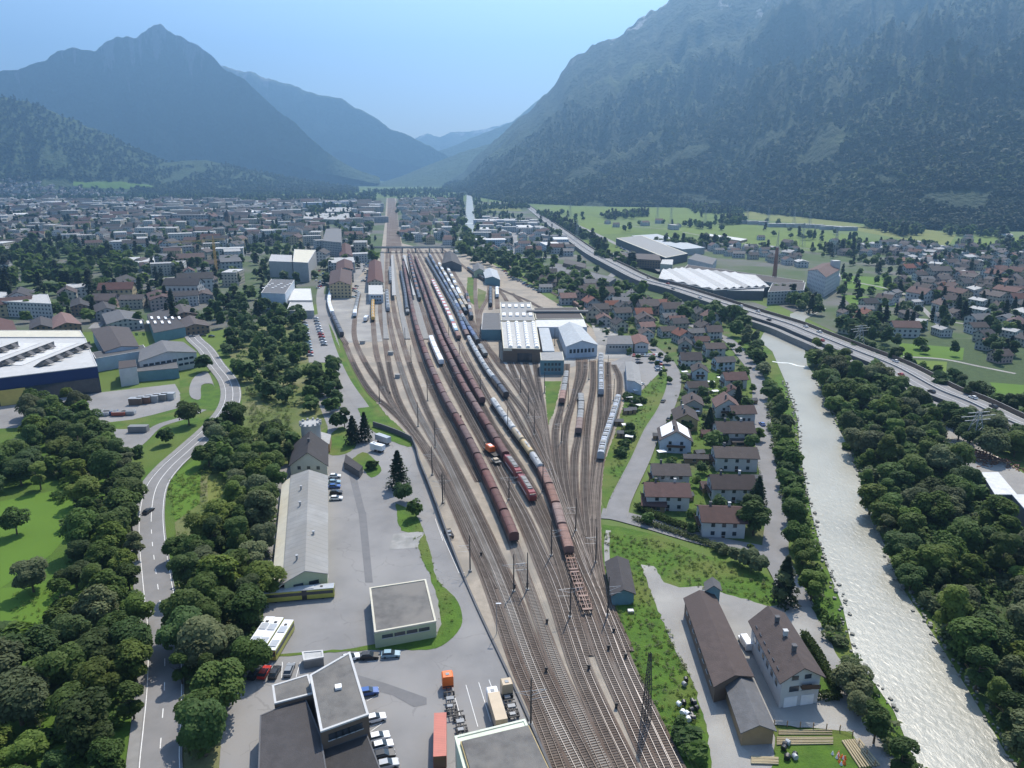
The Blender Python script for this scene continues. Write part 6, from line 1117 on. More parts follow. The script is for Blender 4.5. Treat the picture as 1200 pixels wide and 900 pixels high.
# signals, point levers and cabinets between the tracks
sg = thing('shunting_signal', '', 'signal', HIDE); MB().box((0, 0, .5), (.5, .5, 1.0)).build('post', M['dark'], sg); MB().box((0, -.1, 1.1), (.7, .35, .5)).build('signal_head', M['dark'], sg)
for i, (x, y, c_) in enumerate(((713, 762, 0), (722, 830, 0), (641, 731, 0), (564, 652, 0), (719, 742, 0), (733, 772, 0), (640, 788, 0), (603, 690, 0), (618, 688, 0), (457, 462, 0), (540, 490, 0), (690, 785, 0))):
    p = G(x, y); place(sg, (p.x, p.y, .1), 0, 'small dark shunting signal in the ballast, %s nearest the camera' % ordw(1 + sorted([-s[1] for s in ((713, 762), (722, 830), (641, 731), (564, 652), (719, 742), (733, 772), (640, 788), (603, 690), (618, 688), (457, 462), (540, 490), (690, 785))]).index(-y)), 'shunting signals')
for x, y, s, lb in ((458, 416, 3, 'grey concrete cabinet between the empty sidings'), (425, 403, 3.2, 'small dark cabin at the foot of the gravel yard'), (466, 443, 2.6, 'low concrete plinth further down the empty sidings')):
    p = G(x, y); t = thing('cabinet', lb, 'cabinet', (p.x, p.y, .1)); MB().box((0, 0, 1.0), (s, s * .8, 2.0)).build('body', M['grey'], t); MB().box((0, 0, 2.08), (s + .3, s * .8 + .3, .16)).build('roof', M['concrete'], t)
# retaining wall with railing between yard and depot
RWL = wline([(482, 516), (488, 530), (492, 545), (505, 578), (528, 640), (560, 715), (600, 800), (640, 890), (672, 965)])
t = thing('retaining_wall', 'dark retaining wall between the depot yard and the tracks', 'wall'); mb = MB()
for i in range(len(RWL) - 1):
    a, b = RWL[i], RWL[i+1]; h0 = 2.2 if a.y > 215 else max(.55, 2.2 - (215 - a.y) * .04); h1 = 2.2 if b.y > 215 else max(.55, 2.2 - (215 - b.y) * .04)
    d = (b - a).normalized(); n_ = Vector((d.y, -d.x, 0)) * .25
    for s in (-1, 1): q = [a + n_ * s, b + n_ * s, b + n_ * s + Vector((0, 0, h1)), a + n_ * s + Vector((0, 0, h0))]; mb.quad(q)
    mb.quad([a - n_ + Vector((0, 0, h0)), a + n_ + Vector((0, 0, h0)), b + n_ + Vector((0, 0, h1)), b - n_ + Vector((0, 0, h1))])
mb.build('wall_face', M['darkgrey'], t)  # dark grey puts the shade of the yard side into the wall colour
t = thing('hedge_bank', 'dark bushes along the top bend of the retaining wall', 'wall'); mb = MB(); W_ = wline([(437, 500), (452, 505), (470, 512), (482, 518)])
for i in range(len(W_) - 1): a, b = W_[i], W_[i+1]; n_ = Vector((.3, .5, 0)); mb.quad([a, b, b + Vector((0, 0, 2.4)), a + Vector((0, 0, 2.4))]); mb.quad([a + n_, b + n_, b + n_ + Vector((0, 0, 2.4)), a + n_ + Vector((0, 0, 2.4))]); mb.quad([a + Vector((0, 0, 2.4)), b + Vector((0, 0, 2.4)), b + n_ + Vector((0, 0, 2.4)), a + n_ + Vector((0, 0, 2.4))])
mb.build('wall_face', M['darkgrey'], t); t.name = 'garden_wall'; t['label'] = 'dark curved wall below the grass verge at the top of the truck lane'
# ======================= ROAD VEHICLES =======================
def car(mat, kind=0):
    t = thing('parked_car', '', 'car', HIDE); L_, w_ = 4.4, 1.8; mb = MB()
    prof = [(-2.2, .35), (-2.2, .85), (-1.9, .98), (1.0, .98), (2.1, .78), (2.2, .6), (2.2, .35)]
    for s in (-1,): 
        A = [(x, -w_/2, z) for x, z in prof]; B = [(x, w_/2, z) for x, z in prof]; mb.quad(A); mb.quad(B[::-1]); [mb.quad([A[i], B[i], B[(i+1) % 7], A[(i+1) % 7]]) for i in range(7)]
    mb.build('body', M[mat], t)
    c0 = [(-2.0, .98), (-1.6, 1.42), (.1, 1.45), (.95, .98)]; mb = MB(); A = [(x, -.82 + (.12 if z > 1 else 0), z) for x, z in c0]; B = [(x, .82 - (.12 if z > 1 else 0), z) for x, z in c0]; mb.quad(A); mb.quad(B[::-1]); [mb.quad([A[i], B[i], B[i+1], A[i+1]]) for i in range(3)]; mb.build('window_glass', M['glass'], t)
    MB().box((-.72, 0, 1.46), (1.62, 1.34, .06)).build('roof', M[mat], t)
    for x in (-1.35, 1.35):
        for s in (-.8, .8): MB().tube((x, s - .1, .32), (x, s + .1, .32), .32, .32, 10).build('wheel', M['dark'], t)
    for s in (-.6, .6): MB().box((2.19, s, .68), (.06, .35, .14)).build('headlight', M['brightwhite'], t)
    return t
CC = dict(white='p_white', red='p_red', blue='p_blue', black='p_black', silver='p_silver', lightblue='p_lightblue', grey='p_grey'); CP = {k: car(v) for k, v in CC.items()}
def cars(items, where, grp):
    cols = {}; 
    for it in items: cols[it[3]] = cols.get(it[3], 0) + 1
    seen = {}
    for (x, y, rz, col) in sorted(items, key=lambda q: -q[1]):
        seen[col] = seen.get(col, 0) + 1; pos = '' if cols[col] == 1 else f', {ordw(seen[col])} nearest of the {col} ones'
        p = G(x, y, .6); place(CP[col], (p.x, p.y, .12), rz, f'{col} car {where}{pos}', grp)
cars([(298, 789, 1.45, 'black'), (310, 788, 1.5, 'red'), (322, 788, 1.55, 'black'), (339, 785, 1.6, 'grey')], 'parked in the row behind the annex', 'cars parked behind the annex')
cars([(411, 771, .4, 'white'), (433, 769, .1, 'black'), (458, 767, .1, 'lightblue')], 'parked along the hedge strip behind the office block', 'cars behind the office block')
cars([(432, 811, .25, 'blue'), (440, 842, .35, 'white'), (444, 864, .35, 'white'), (448, 874, .35, 'white'), (450, 885, .3, 'black'), (454, 896, .3, 'silver')], 'parked beside the office block', 'cars beside the office block')
cars([(392.5, 558, .1, 'white'), (392, 565, .1, 'lightblue'), (392, 570, .1, 'blue'), (394, 577, .1, 'black'), (394, 584, .1, 'white')], 'parked against the long depot hall', 'cars along the depot hall')
cars([(174, 599, 1.4, 'black'), (246, 499, .75, 'black')], 'driving on the curved road', 'cars on the curved road')
cars([(777, 470, 1.15, 'black'), (784, 491, 1.1, 'black')], 'on the estate road', 'cars on the estate road'); cars([(893, 497, 1.6, 'blue')], 'driving on the riverside road', 'cars on the riverside road')
rr = random.Random(11); it = []; allc = list(CC)
for k in range(11): it.append((748 - k * -1.2, 414 + k * .1, 1.5, rr.choice(allc)))
it = [(743 + 3.3 * k, 416.5, 1.3, rr.choice(allc)) for k in range(10)] + [(772, 424 + 3.2 * k, .2, rr.choice(allc)) for k in range(4)] + [(749, 425, .3, 'black'), (752, 450, 1, 'white')]; cars(it, 'in the workshop car park', 'cars in the workshop car park')
it = [(357 + k * .55, 378 + k * 3.2, .1, rr.choice(allc)) for k in range(13)] + [(370 + k * 1.0, 373 + k * 3.1, .1, rr.choice(allc)) for k in range(11)]; cars(it, 'in the car park by the wooded slope', 'cars in the long car park')
it = [(225, 394, .6, 'grey'), (238, 393, .2, 'black'), (248, 394, .1, 'black'), (240, 385, .1, 'red')]; cars(it, 'parked where the curved road meets the town', 'cars at the road end')
it = []
W_ = [p for p in W]; 
mw = [q for q in catmull([(a, b) for a, b in MW], 8)]
for k in range(22):
    p = mw[12 + k * 5 if 12 + k * 5 < len(mw) else -2]; it.append((p[0] + rr.uniform(-3, 3), p[1], 0, rr.choice(('white', 'silver', 'black', 'grey', 'red'))))
seen = {}
for (x, y, _, col) in it[:18]:
    q = G(x, y, 6.6); j = min(range(len(W)), key=lambda i: (W[i].x - q.x)**2 + (W[i].y - q.y)**2); j = min(max(j, 1), len(W) - 2); d = W[j+1] - W[j-1]; d.normalize(); n_ = Vector((d.y, -d.x, 0)); s = rr.choice((-6, 6)); seen[col] = seen.get(col, 0) + 1
    o = place(CP[col], (W[j].x + n_.x * s, W[j].y + n_.y * s, W[j].z + .03), math.atan2(d.y, d.x), f'{col} car driving on the motorway, {ordw(seen[col])} nearest of its colour there', 'cars on the motorway')
it = []
for q, n in (([(398, 335), (418, 335), (420, 348), (398, 352)], 14), ([(424, 330), (431, 330), (435, 296), (430, 290)], 26), ([(366, 318), (384, 316), (384, 336), (372, 338)], 18)):
    for _ in range(n): u, v = rr.random(), rr.random(); x = (q[0][0] * (1-u) + q[1][0] * u) * (1-v) + (q[3][0] * (1-u) + q[2][0] * u) * v; y = (q[0][1] * (1-u) + q[1][1] * u) * (1-v) + (q[3][1] * (1-u) + q[2][1] * u) * v; it.append((x, y, rr.choice((0, 1.5)), rr.choice(allc)))
cars(it, 'parked around the station forecourt', 'cars at the station')
it = [(rr.uniform(725, 775), rr.uniform(281, 296), .5, rr.choice(allc)) for _ in range(0)]
for k in range(34): u, v = rr.random(), int(rr.random() * 4) / 4; it.append((712 + 50 * u + 8 * v, 283 + 16 * u - 8 * v + 6, .6, rr.choice(allc)))
cars(it, 'in the hypermarket car park', 'cars at the hypermarket')
it = [(835 + 1.6 * k, 350 + .25 * k + (k % 2), .4, rr.choice(('white', 'silver', 'black', 'white'))) for k in range(16)]; cars(it, 'in front of the saw-tooth factory', 'cars at the saw-tooth factory')
it = [(592 + 2.0 * k, 318 + 1.1 * k + (k % 3) * 1.3, .4, rr.choice(allc)) for k in range(22)]; cars(it, 'in the yard under the tree belt', 'cars under the tree belt')
# buses
def bus(name, L_, roofm='p_white', bodym='p_yellow'):
    t = thing(name, '', 'bus', HIDE); MB().box((0, 0, 1.6), (L_, 2.5, 2.6)).build('body', M[bodym], t); MB().box((0, 0, 2.98), (L_ - .1, 2.4, .16)).build('roof', M[roofm], t)
    for s in (-1.26, 1.26): MB().box((0, s, 2.0), (L_ - .6, .04, .9)).build('window_band', M['glass'], t)
    for e in (-1, 1): MB().box((e * (L_/2 + .01), 0, 1.95), (.05, 2.2, 1.3)).build('windscreen', M['glass'], t)
    for x in (-L_ * .3, L_ * .15): MB().box((x, 0, 3.12), (2.4, 1.7, .22)).build('roof_unit', M['p_silver'], t)
    MB().box((L_ * .32, 0, 3.1), (.7, .7, .12)).build('roof_hatch', M['dark'], t)
    for x in (-L_ * .32, L_ * .34):
        for s in (-1.1, 1.1): MB().tube((x, s - .14, .5), (x, s + .14, .5), .5, .5, 12).build('wheel', M['dark'], t)
    return t
B1 = bus('bus', 12); pb = [((328, 744), 'with the white roof parked rightmost by the depot wood'), ((316, 741), 'with the white roof in the middle of the three by the depot wood'), ((306, 740), 'half hidden by the trees beside the other two')]
for (x, y), lb in pb: p = G(x, y, 3); place(B1, (p.x, p.y, .12), R(86), 'yellow-green bus ' + lb, 'buses parked by the depot wood')
B2 = bus('articulated_bus', 18.5, 'p_silver'); p = G(350, 690, 3); place(B2, (p.x, p.y, .12), R(9), 'long yellow-green bus with grey roof parked across the front of the depot hall')
MB().box((1.5, 0, 1.65), (1.3, 2.54, 2.7)).build('bellows', M['dark'], B2)
# trucks
def chassis(t, L_, x0=0):
    mb = MB(); [mb.box((x0, s, .95), (L_, .18, .28)) for s in (-.45, .45)]; [mb.box((x0 - L_/2 + k * L_ / 5, 0, 1.0), (.25, 2.3, .2)) for k in range(6)]; mb.build('chassis_frame', M['dark'], t)
    for x in (x0 - L_ * .32, x0 - L_ * .18, x0 + L_ * .3):
        for s in (-1.0, 1.0): MB().tube((x, s - .18, .5), (x, s + .18, .5), .5, .5, 12).build('wheel', M['dark'], t)
    [MB().box(*q).build('tank_box', M['p_grey'], t) for q in (((x0 + .5, 0, 1.15), (1.0, 1.6, .35)), ((x0 - 1.8, .3, 1.15), (.8, 1.2, .35)))]
def cab(t, x, mat): MB().section([(-1.22, .6), (1.22, .6), (1.22, 3.2), (1.0, 3.45), (-1.0, 3.45), (-1.22, 3.2)], x - 1.1, x + 1.1).build('cab', M[mat], t); MB().box((x + 1.12, 0, 2.35), (.06, 2.1, .9)).build('windscreen', M['glass'], t); MB().box((x - .1, 0, 3.5), (.8, .8, .1)).build('roof_hatch', M['p_grey'], t)
p = G(528, 826); t = thing('truck', 'orange-cabbed truck with bare black chassis in the marked lanes', 'truck', (p.x, p.y, .12), R(101)); chassis(t, 9); cab(t, 5.6, 'p_orange')
p = G(540, 853); t = thing('trailer', 'bare black container trailer behind the orange-cabbed truck', 'trailer', (p.x, p.y, .12), R(103)); chassis(t, 7)
p = G(516, 870, 2); t = thing('container_trailer', 'red shipping container on a trailer near the bottom edge', 'container trailer', (p.x, p.y, .12), R(95)); chassis(t, 11); MB().box((0, 0, 2.65), (11.5, 2.5, 2.7)).build('container', stripes(M['p_container'].copy(), 0, .45, .25, .8), t); MB().box((-5.77, 0, 2.65), (.06, 2.3, 2.5)).build('container_door', M['p_rust'], t)
p = G(583, 838, 1.5); t = thing('truck', 'white-cabbed truck with tan tarpaulin body by the terrace building', 'truck', (p.x, p.y, .12), R(103)); chassis(t, 8); cab(t, 5.2, 'p_white'); MB().box((0, 0, 2.5), (8.2, 2.5, 2.6)).build('tarpaulin_body', M['p_tan'], t)
p = G(600, 835); t = thing('trailer', 'empty dark trailer chassis right of the tan truck', 'trailer', (p.x, p.y, .12), R(103)); chassis(t, 5)
p = G(594, 811, 1); t = thing('small_truck', 'small brown tractor unit at the head of the right-hand lanes', 'small truck', (p.x, p.y, .12), R(103)); chassis(t, 2.5); cab(t, .3, 'p_tan')
p = G(526, 628); t = thing('trailer', 'dark trailer chassis alone in the lane below the retaining wall', 'trailer', (p.x, p.y, .12), R(108)); chassis(t, 5)
p = G(444, 527, 1); t = thing('small_truck', 'small white box truck at the grass roundel', 'small truck', (p.x, p.y, .12), R(150)); chassis(t, 4); MB().box((-.4, 0, 2.2), (4.2, 2.3, 2.1)).build('box_body', M['p_white'], t); cab(t, 2.6, 'p_white')
p = G(449, 517, 1); t = thing('container_trailer', 'blue-grey covered trailer behind the small white truck', 'trailer', (p.x, p.y, .12), R(140)); chassis(t, 7); MB().box((0, 0, 2.3), (7.6, 2.4, 2.4)).build('container', M['p_silver'], t)
p = G(429, 375, 1); t = thing('truck', 'white and blue truck beside the yellow tank wagons', 'truck', (p.x, p.y, .12), R(92)); chassis(t, 9); MB().box((-.5, 0, 2.5), (8, 2.5, 2.6)).build('box_body', M['p_white'], t); cab(t, 5, 'p_blue')
p = G(874, 753, 1); t = thing('van', 'white delivery van in the shade between the brown shed and the apartment house', 'van', (p.x, p.y, .16), R(95)); MB().section([(-.95, .35), (.95, .35), (.95, 1.9), (.8, 2.2), (-.8, 2.2), (-.95, 1.9)], -2.4, 1.6).build('body', M['p_white'], t); MB().section([(-.95, .35), (.95, .35), (.95, 1.1), (-.95, 1.1)], 1.6, 2.6).build('bonnet', M['p_white'], t); MB().box((1.63, 0, 1.6), (.08, 1.7, .7)).build('windscreen', M['glass'], t); [MB().tube((x, s - .1, .35), (x, s + .1, .35), .35, .35, 10).build('wheel', M['dark'], t) for x in (-1.5, 1.7) for s in (-.85, .85)]
for i, (x, y, mt, lb) in enumerate(((121, 487, 'p_white', 'white skip in the factory yard'), (130, 486, 'p_blue', 'blue skip in the factory yard'), (140, 487, 'p_container', 'red-brown skip in the factory yard'), (151, 486, 'p_silver', 'silver skip in the factory yard'), (114, 485, 'p_tank', 'pale round-ended skip at the left of the row'))):
    p = G(x, y); t = thing('skip', lb, 'skip', (p.x, p.y, .1), .1, 'skips in the factory yard'); MB().section([(-1.2, .2), (1.2, .2), (1.5, 1.9), (-1.5, 1.9)], -3, 3).build('body', M[mt], t); MB().box((0, 0, 1.92), (5.6, 2.5, .1)).build('load', M['p_oldgrey'], t)
p = G(163, 506); t = thing('container', 'dark container at the bend behind the factory yard', 'container', (p.x, p.y, .1), .05); MB().box((0, 0, 1.4), (8, 3, 2.6)).build('body', M['p_grey'], t); MB().box((0, 0, 2.75), (8.1, 3.1, .12)).build('roof', M['p_oldgrey'], t)
for k in range(5):
    p = G(160 + k * 9.5, 474 - k * 1.5); t = thing('storage_rack', 'brown and grey stacked pallet rack in the factory yard, %s from the left' % ordw(k + 1), 'storage rack', (p.x, p.y, .1), .08, 'pallet racks'); MB().box((0, 0, 1.6), (6, 3, 3.2)).build('goods', M[('brownwall', 'p_rust', 'grey', 'p_oldgrey', 'white')[k]], t); MB().box((0, 0, 3.3), (6.3, 3.3, .1)).build('frame', M['galv'], t)
# things in the gravel yard: logs, drums, fence, hedge, bin
def loglot(quad, n, lb, rad=.22):
    a, b, c, d = [G(*q) for q in quad]; P_ = (a + c) / 2; t = thing('log_pile', lb, 'log pile', (P_.x, P_.y, .2)); 
    for k in range(n):
        f = k / (n - 1); p0, p1 = a.lerp(b, f) - P_, d.lerp(c, f) - P_; MB().tube((p0.x, p0.y, rad), (p1.x, p1.y, rad + .1 * (k % 2)), rad, rad * .8, 8).build('log', M['logs'], t)
loglot([(987, 870), (1006, 868), (1030, 899), (1008, 902)], 8, 'row of pale logs lying parallel in the fenced plot')
loglot([(910, 866), (910, 874), (976, 873), (976, 866)], 5, 'weathered poles laid crosswise in the fenced plot', .16)
loglot([(912, 858), (912, 862), (975, 862), (975, 857)], 3, 'long grey poles along the upper side of the fenced plot', .14)
loglot([(880, 889), (880, 896), (912, 897), (912, 890)], 5, 'stack of grey poles in front of the timber shed', .2)
def drums(lb, px, py, n, mats, s=3.2, seed=1):
    c = G(px, py); t = thing('drum_pile', lb, 'drum pile', (c.x, c.y, .2)); r = random.Random(seed)
    for k in range(n): x, y = r.uniform(-s, s) * .5, r.uniform(-s, s); a = r.random() * 3; MB().tube((x, y, .55), (x + math.cos(a) * .8, y + math.sin(a) * .8, .55), .55, .55, 12).build('drum', M[mats[k % len(mats)]], t)
drums('black and white drums scattered on the grass beside the lane', 807, 838, 12, ['p_black', 'p_white', 'p_black'], 3.2, 2); drums('black cable drum lying on the grass near the bank bushes', 817, 877, 3, ['p_black', 'p_grey'], 1.2, 3); drums('black drums in the fenced plot behind the logs', 922, 882, 9, ['p_black', 'p_black', 'p_silver'], 2.6, 4); drums('small black drums where the lane begins', 803, 803, 2, ['p_black', 'p_grey'], .9, 6)
c = G(984, 890); t = thing('marker_pile', 'heap of orange and white markers beside the pale logs', 'marker pile', (c.x, c.y, .2)); r = random.Random(3)
for k in range(14): x, y = r.uniform(-1, 1), r.uniform(-1.6, 1.6); MB().tube((x, y, 0), (x, y, .8), .3, .05, 8).build('cone', M['p_orange' if k % 3 else 'p_white'], t)
t = thing('wire_fence', 'wooden post fence round the plot with the logs', 'fence')
FW = resample(wline([(907, 851), (950, 854), (992, 859), (1006, 875), (1028, 903)], 6), 2.6)
for p in FW: MB().box((p.x, p.y, .85), (.16, .16, 1.4)).build('post', M['wood'], t)
mb = MB(); [mb.tube((a.x, a.y, z_), (b.x, b.y, z_), .025, .025, 4, False) for a, b in zip(FW, FW[1:]) for z_ in (.7, 1.1, 1.4)]; mb.build('wire', M['galv'], t)
def hedge(pts, w_, h_, lb, mat=None, n=60):
    W_ = resample(wline(pts, 6), .5); r = np.random.default_rng(3); V = []
    for p in W_:
        m_ = n; c = np.stack([p.x + r.uniform(-w_/2, w_/2, m_), p.y + r.uniform(-w_/2, w_/2, m_), h_ * r.random(m_) ** .6 + .1], 1); nr = r.normal(size=(m_, 3)) + np.array([0, 0, .8]); nr /= np.linalg.norm(nr, axis=1)[:, None]; x = np.cross(nr, r.normal(size=(m_, 3))); x /= np.linalg.norm(x, axis=1)[:, None]; y = np.cross(nr, x); s = .17; V.append(np.stack([c - x*s - y*s, c + x*s - y*s, c + x*s + y*s, c - x*s + y*s], 1).reshape(-1, 3))
    t = thing('hedge', lb, 'hedge'); link('foliage', npmesh('foliage', np.concatenate(V), 4, mat or FOL[0]), t); mb = MB(); [mb.tube((p.x, p.y, 0), (p.x, p.y, h_ * .8), .06, .05, 5) for p in W_[::3]]; mb.build('stem', M['bark'], t)
hedge([(942, 748), (956, 768), (968, 790), (979, 812), (977, 820), (958, 819)], 1.8, 2.0, 'clipped dark hedge curving round the lawn beside the apartment house')
hedge([(746, 597), (770, 608), (800, 620), (816, 624)], 2.0, 2.2, 'dark clipped hedge at the lower corner of the housing estate')
hedge([(745, 610), (800, 628), (860, 650)], 2.6, 1.3, 'ragged hedge along the verge below the estate road', FOL[3], 40)
p = G(739, 718); t = thing('well_cover', 'white concrete shaft cover on the grass in front of the signal hut', 'shaft cover', (p.x, p.y, .12)); MB().box((0, 0, .3), (1.6, 1.3, .6)).build('base', M['concrete'], t); MB().box((0, 0, .65), (1.3, 1.0, .12)).build('lid', M['brightwhite'], t)
p = G(408, 628, 1); t = thing('wood_heap', 'large brown heap of bark in the timber yard', 'bark heap', G(1135, 534)); mb = MB(); r = random.Random(2)
for k in range(420): x, y = r.gauss(0, 8), r.gauss(0, 4); z_ = max(.1, 3.5 - abs(x) * .18 - abs(y) * .35) * r.uniform(.6, 1); q = (x * .86 + y * .5, -x * .5 * 1.6 + y * .86, z_); mb.tube(q, (q[0] + r.uniform(-2, 2), q[1] + r.uniform(-2, 2), q[2] + r.uniform(-.3, .3)), .3, .2, 5)
mb.build('bark_logs', M['p_rust'], t)
# power pylons
def pylon(h):
    t = thing('power_pylon', '', 'power pylon', HIDE); mb = MB()
    for s in (-1, 1):
        for r_ in (-1, 1): mb.tube((s * 3, r_ * 3, 0), (s * .5, r_ * .5, h), .22, .15, 4)
    for k in range(8): z0, z1 = h * k / 8, h * (k + 1) / 8; w0, w1 = 3 - 2.5 * k / 8, 3 - 2.5 * (k + 1) / 8; [mb.tube((-w0, s * w0, z0), (w1, s * w1, z1), .1, .1, 4) for s in (-1, 1)]; [mb.tube((w0, s * w0, z0), (-w1, s * w1, z1), .1, .1, 4) for s in (-1, 1)]
    mb.build('lattice', M['galv'], t); mb = MB(); [mb.tube((-w_, 0, z_), (w_, 0, z_), .2, .2, 4) for w_, z_ in ((6, h * .78), (8, h * .88), (5, h * .97))]; mb.build('cross_arm', M['galv'], t); return t
PY = pylon(34)
for i, (x, y, lb) in enumerate(((668, 255, 'in the fields behind the far motorway junction'), (572, 247, 'by the far fields left of the motorway'), (875, 262, 'at the left end of the substation'), (900, 262, 'in the substation, second from its left end'), (930, 265, 'in the middle of the substation'), (948, 268, 'right of the middle of the substation'), (978, 300, 'behind the grain silo'), (940, 288, 'in the fields above the silo'), (770, 258, 'in the plain left of the white field hall'), (786, 262, 'in the plain beside the white field hall'), (826, 262, 'between the field hall and the substation'), (676, 283, 'beside the motorway junction loop'))):
    p = G(x, y); place(PY, (p.x, p.y, 0), .5, 'grey lattice power pylon ' + lb, 'power pylons')
PY3 = pylon(17); p = G(1139, 528); place(PY3, (p.x, p.y, 0), .2, 'small lattice pylon standing in the timber yard'); p = G(1005, 412); place(PY3, (p.x, p.y, 0), .4, 'lattice pylon rising from trees beside the motorway', 'small pylons')
r = random.Random(8)
for k in range(12): p = G(872 + k * 11, 263 + k * .7 + r.uniform(-1, 1)); t = thing('substation_building', 'low grey switchgear building of the substation, %s from the left' % ordw(k + 1), 'substation building', (p.x, p.y, 0), 0, 'substation buildings'); MB().box((0, 0, 3.5), (r.uniform(14, 34), 12, 7)).build('wall', M['grey'], t); MB().box((0, 0, 7.2), (16, 13, .4)).build('roof', M['r_light'], t)
# ======================= HOUSES =======================
def house(px, py, L_, W_, ang, he, rise, wm, rf, label, chim=1, wn=True, grp='houses of the riverside estate', solar=False):
    c = G(px, py, he + rise * .5); t = thing('house', label, 'house', (c.x, c.y, 0), ang, grp); P = [(-L_/2, W_/2), (-L_/2, -W_/2), (L_/2, -W_/2), (L_/2, W_/2)]; r_ = gable_parts(t, P, he, rise, wm, rf, .7)
    if wn:
        for i in range(4): windows(t, P[i], P[(i+1) % 4], 1.6, 2 if i % 2 == 0 else 3, 2 if he > 5 else 1, 1.2, 1.3, 2.8)
        d = MB().box((0, -W_/2 - .04, 1.05), (1.0, .1, 2.1)).build('door', M['shutter'], t)
    for k in range(chim): c_ = MB().box((-L_/4 + k * L_/2.2, .9, he + rise + .2), (.7, .7, 2.0)).box((-L_/4 + k * L_/2.2, .9, he + rise + 1.25), (.9, .9, .12)).build('chimney', M['darkgrey' if k % 2 == 0 else 'white'], r_)
    if rise > 1.5: b = MB().box((-L_/2 - .6, 0, he * .52), (1.2, W_ * .6, .14)).box((-L_/2 - 1.15, 0, he * .52 + .5), (.08, W_ * .6, .9)).build('balcony', M['shutter'], t)
    if solar: MB().slab([(-L_/2 + 1, W_/2 - .4, he + .9), (-L_/2 + 1, 1.0, he + rise * .86 + .42), (L_/2 - 1, 1.0, he + rise * .86 + .42), (L_/2 - 1, W_/2 - .4, he + .9)][::-1], .08).build('light_panel', M['brightwhite'], t); MB().slab([(-L_/2 + 1, -W_/2 + .4, he + .9), (L_/2 - 1, -W_/2 + .4, he + .9), (L_/2 - 1, -1.0, he + rise * .86 + .42), (-L_/2 + 1, -1.0, he + rise * .86 + .42)], .08).build('light_panel', M['brightwhite'], t)
    return t
HJ = random.Random(3)
for (x, y, L_, W_, an, he, ri, wm, rf, lb, ch, so) in (
 (837, 404, 14, 10, 4, 6, 2.4, 'white', 'r_brown', 'square brown-roofed house at the top of the riverside road', 1, 0), (809, 416, 13, 10, 6, 5.5, 3, 'white', 'r_brown', 'dark hip-like roofed house behind the small top gardens', 1, 0), (848, 420, 13, 9, 5, 6, 2, 'bluewhite', 'r_dark', 'dark flat-pitched house with white lower annex', 0, 0), (820, 430, 12, 9, 80, 5.5, 2.8, 'bluewhite', 'r_brown', 'pale house with its gable turned to the camera, top row', 1, 0),
 (860, 439, 13, 9, 6, 5.8, 2.6, 'white', 'r_redbrown', 'red-brown roofed house beside the riverside road, upper row', 1, 0), (816, 449, 11, 8, 5, 4.5, 2, 'white', 'r_brown', 'brown roofed house joined below the gable-fronted one', 0, 0), (858, 455, 9, 8, 80, 5, 2.4, 'white', 'r_redbrown', 'narrow red-brown roofed house between two larger red ones', 1, 0), (851, 468, 13, 11, 82, 6, 3.2, 'white', 'r_red', 'bright rust-red gabled house of the river row', 1, 0), (869, 478, 12, 9, 3, 5, 2, 'white', 'r_redbrown', 'white house with wide red-brown roof beside the road', 0, 0),
 (812, 467, 13, 10, 85, 5, 2.6, 'grey', 'r_brown', 'grey-brown roofed house in the middle of the left row', 1, 0), (803, 483, 15, 11, 82, 5.5, 3, 'ochre', 'r_brown', 'long brown-roofed house with three chimneys', 3, 0), (791, 504, 16, 14, 84, 6, 3.8, 'bluewhite', 'r_brown', 'pale blue gable house with white panels on both roof slopes', 1, 1), (860, 498, 17, 11, -3, 6, 2.6, 'white', 'r_brown', 'long brown-roofed double house of the river row', 2, 0), (861, 527, 17, 11, -6, 6.2, 2.6, 'white', 'r_brown', 'large white house with brown roof facing the river road', 1, 0),
 (785, 547, 14, 10, -6, 5.8, 2.2, 'white', 'r_brown', 'brown-roofed house with pale rear lean-to beside the estate road', 1, 0), (781, 570, 16, 11, -6, 6, 2.6, 'white', 'r_redbrown', 'wide red-brown house with dormer next to the hedge', 2, 0), (857, 561, 17, 11, -5, 6, 2.6, 'white', 'r_brown', 'large brown-roofed house with long white balcony', 2, 0), (845, 598, 16, 12, -3, 6, 2.8, 'white', 'r_redbrown', 'near brown-roofed house of the estate by the big tree', 2, 0), (829, 566, 5, 5, 0, 2.6, 1.4, 'wood', 'r_redbrown', 'small garden hut with brown roof between the houses', 0, 0), (826, 534, 18, 4, -6, 2.6, .8, 'wood', 'r_dark', 'long dark garage row across the gardens', 0, 0),
 (766, 586, 8, 6, -8, 2.8, 1, 'wood', 'r_redbrown', 'low brown garage beside the hedge', 0, 0), (866, 515, 7, 5, 0, 2.6, .6, 'wood', 'r_brown', 'small brown garage between two river row houses', 0, 0), (828, 505, 5, 4, 0, 2.4, 1, 'redwall', 'r_redbrown', 'tiny red garden hut amid the lawns', 0, 0), (836, 384, 12, 10, 6, 6, 2.8, 'white', 'r_brown', 'brown-roofed house at the far end of the riverside road', 1, 0), (803, 399, 12, 9, 80, 5.5, 2.8, 'grey', 'r_dark', 'dark roofed gable house above the top gardens', 1, 0), (822, 396, 10, 8, 0, 5, 2.2, 'white', 'r_redbrown', 'small red-brown house left of the square one', 1, 0),
 (793, 372, 12, 9, 5, 6, 2.5, 'white', 'r_red', 'bright red-roofed house near the tree belt', 1, 0), (717, 354, 13, 9, 3, 6, 2.6, 'white', 'r_red', 'small bright red-roofed house in the upper estate', 1, 0)):
    house(x, y, L_ * HJ.uniform(.8, .92), W_ * HJ.uniform(.82, .95), math.radians(an + HJ.uniform(-5, 5)), he * .93, ri * HJ.uniform(.8, 1.15), wm, rf, lb, ch, solar=so)
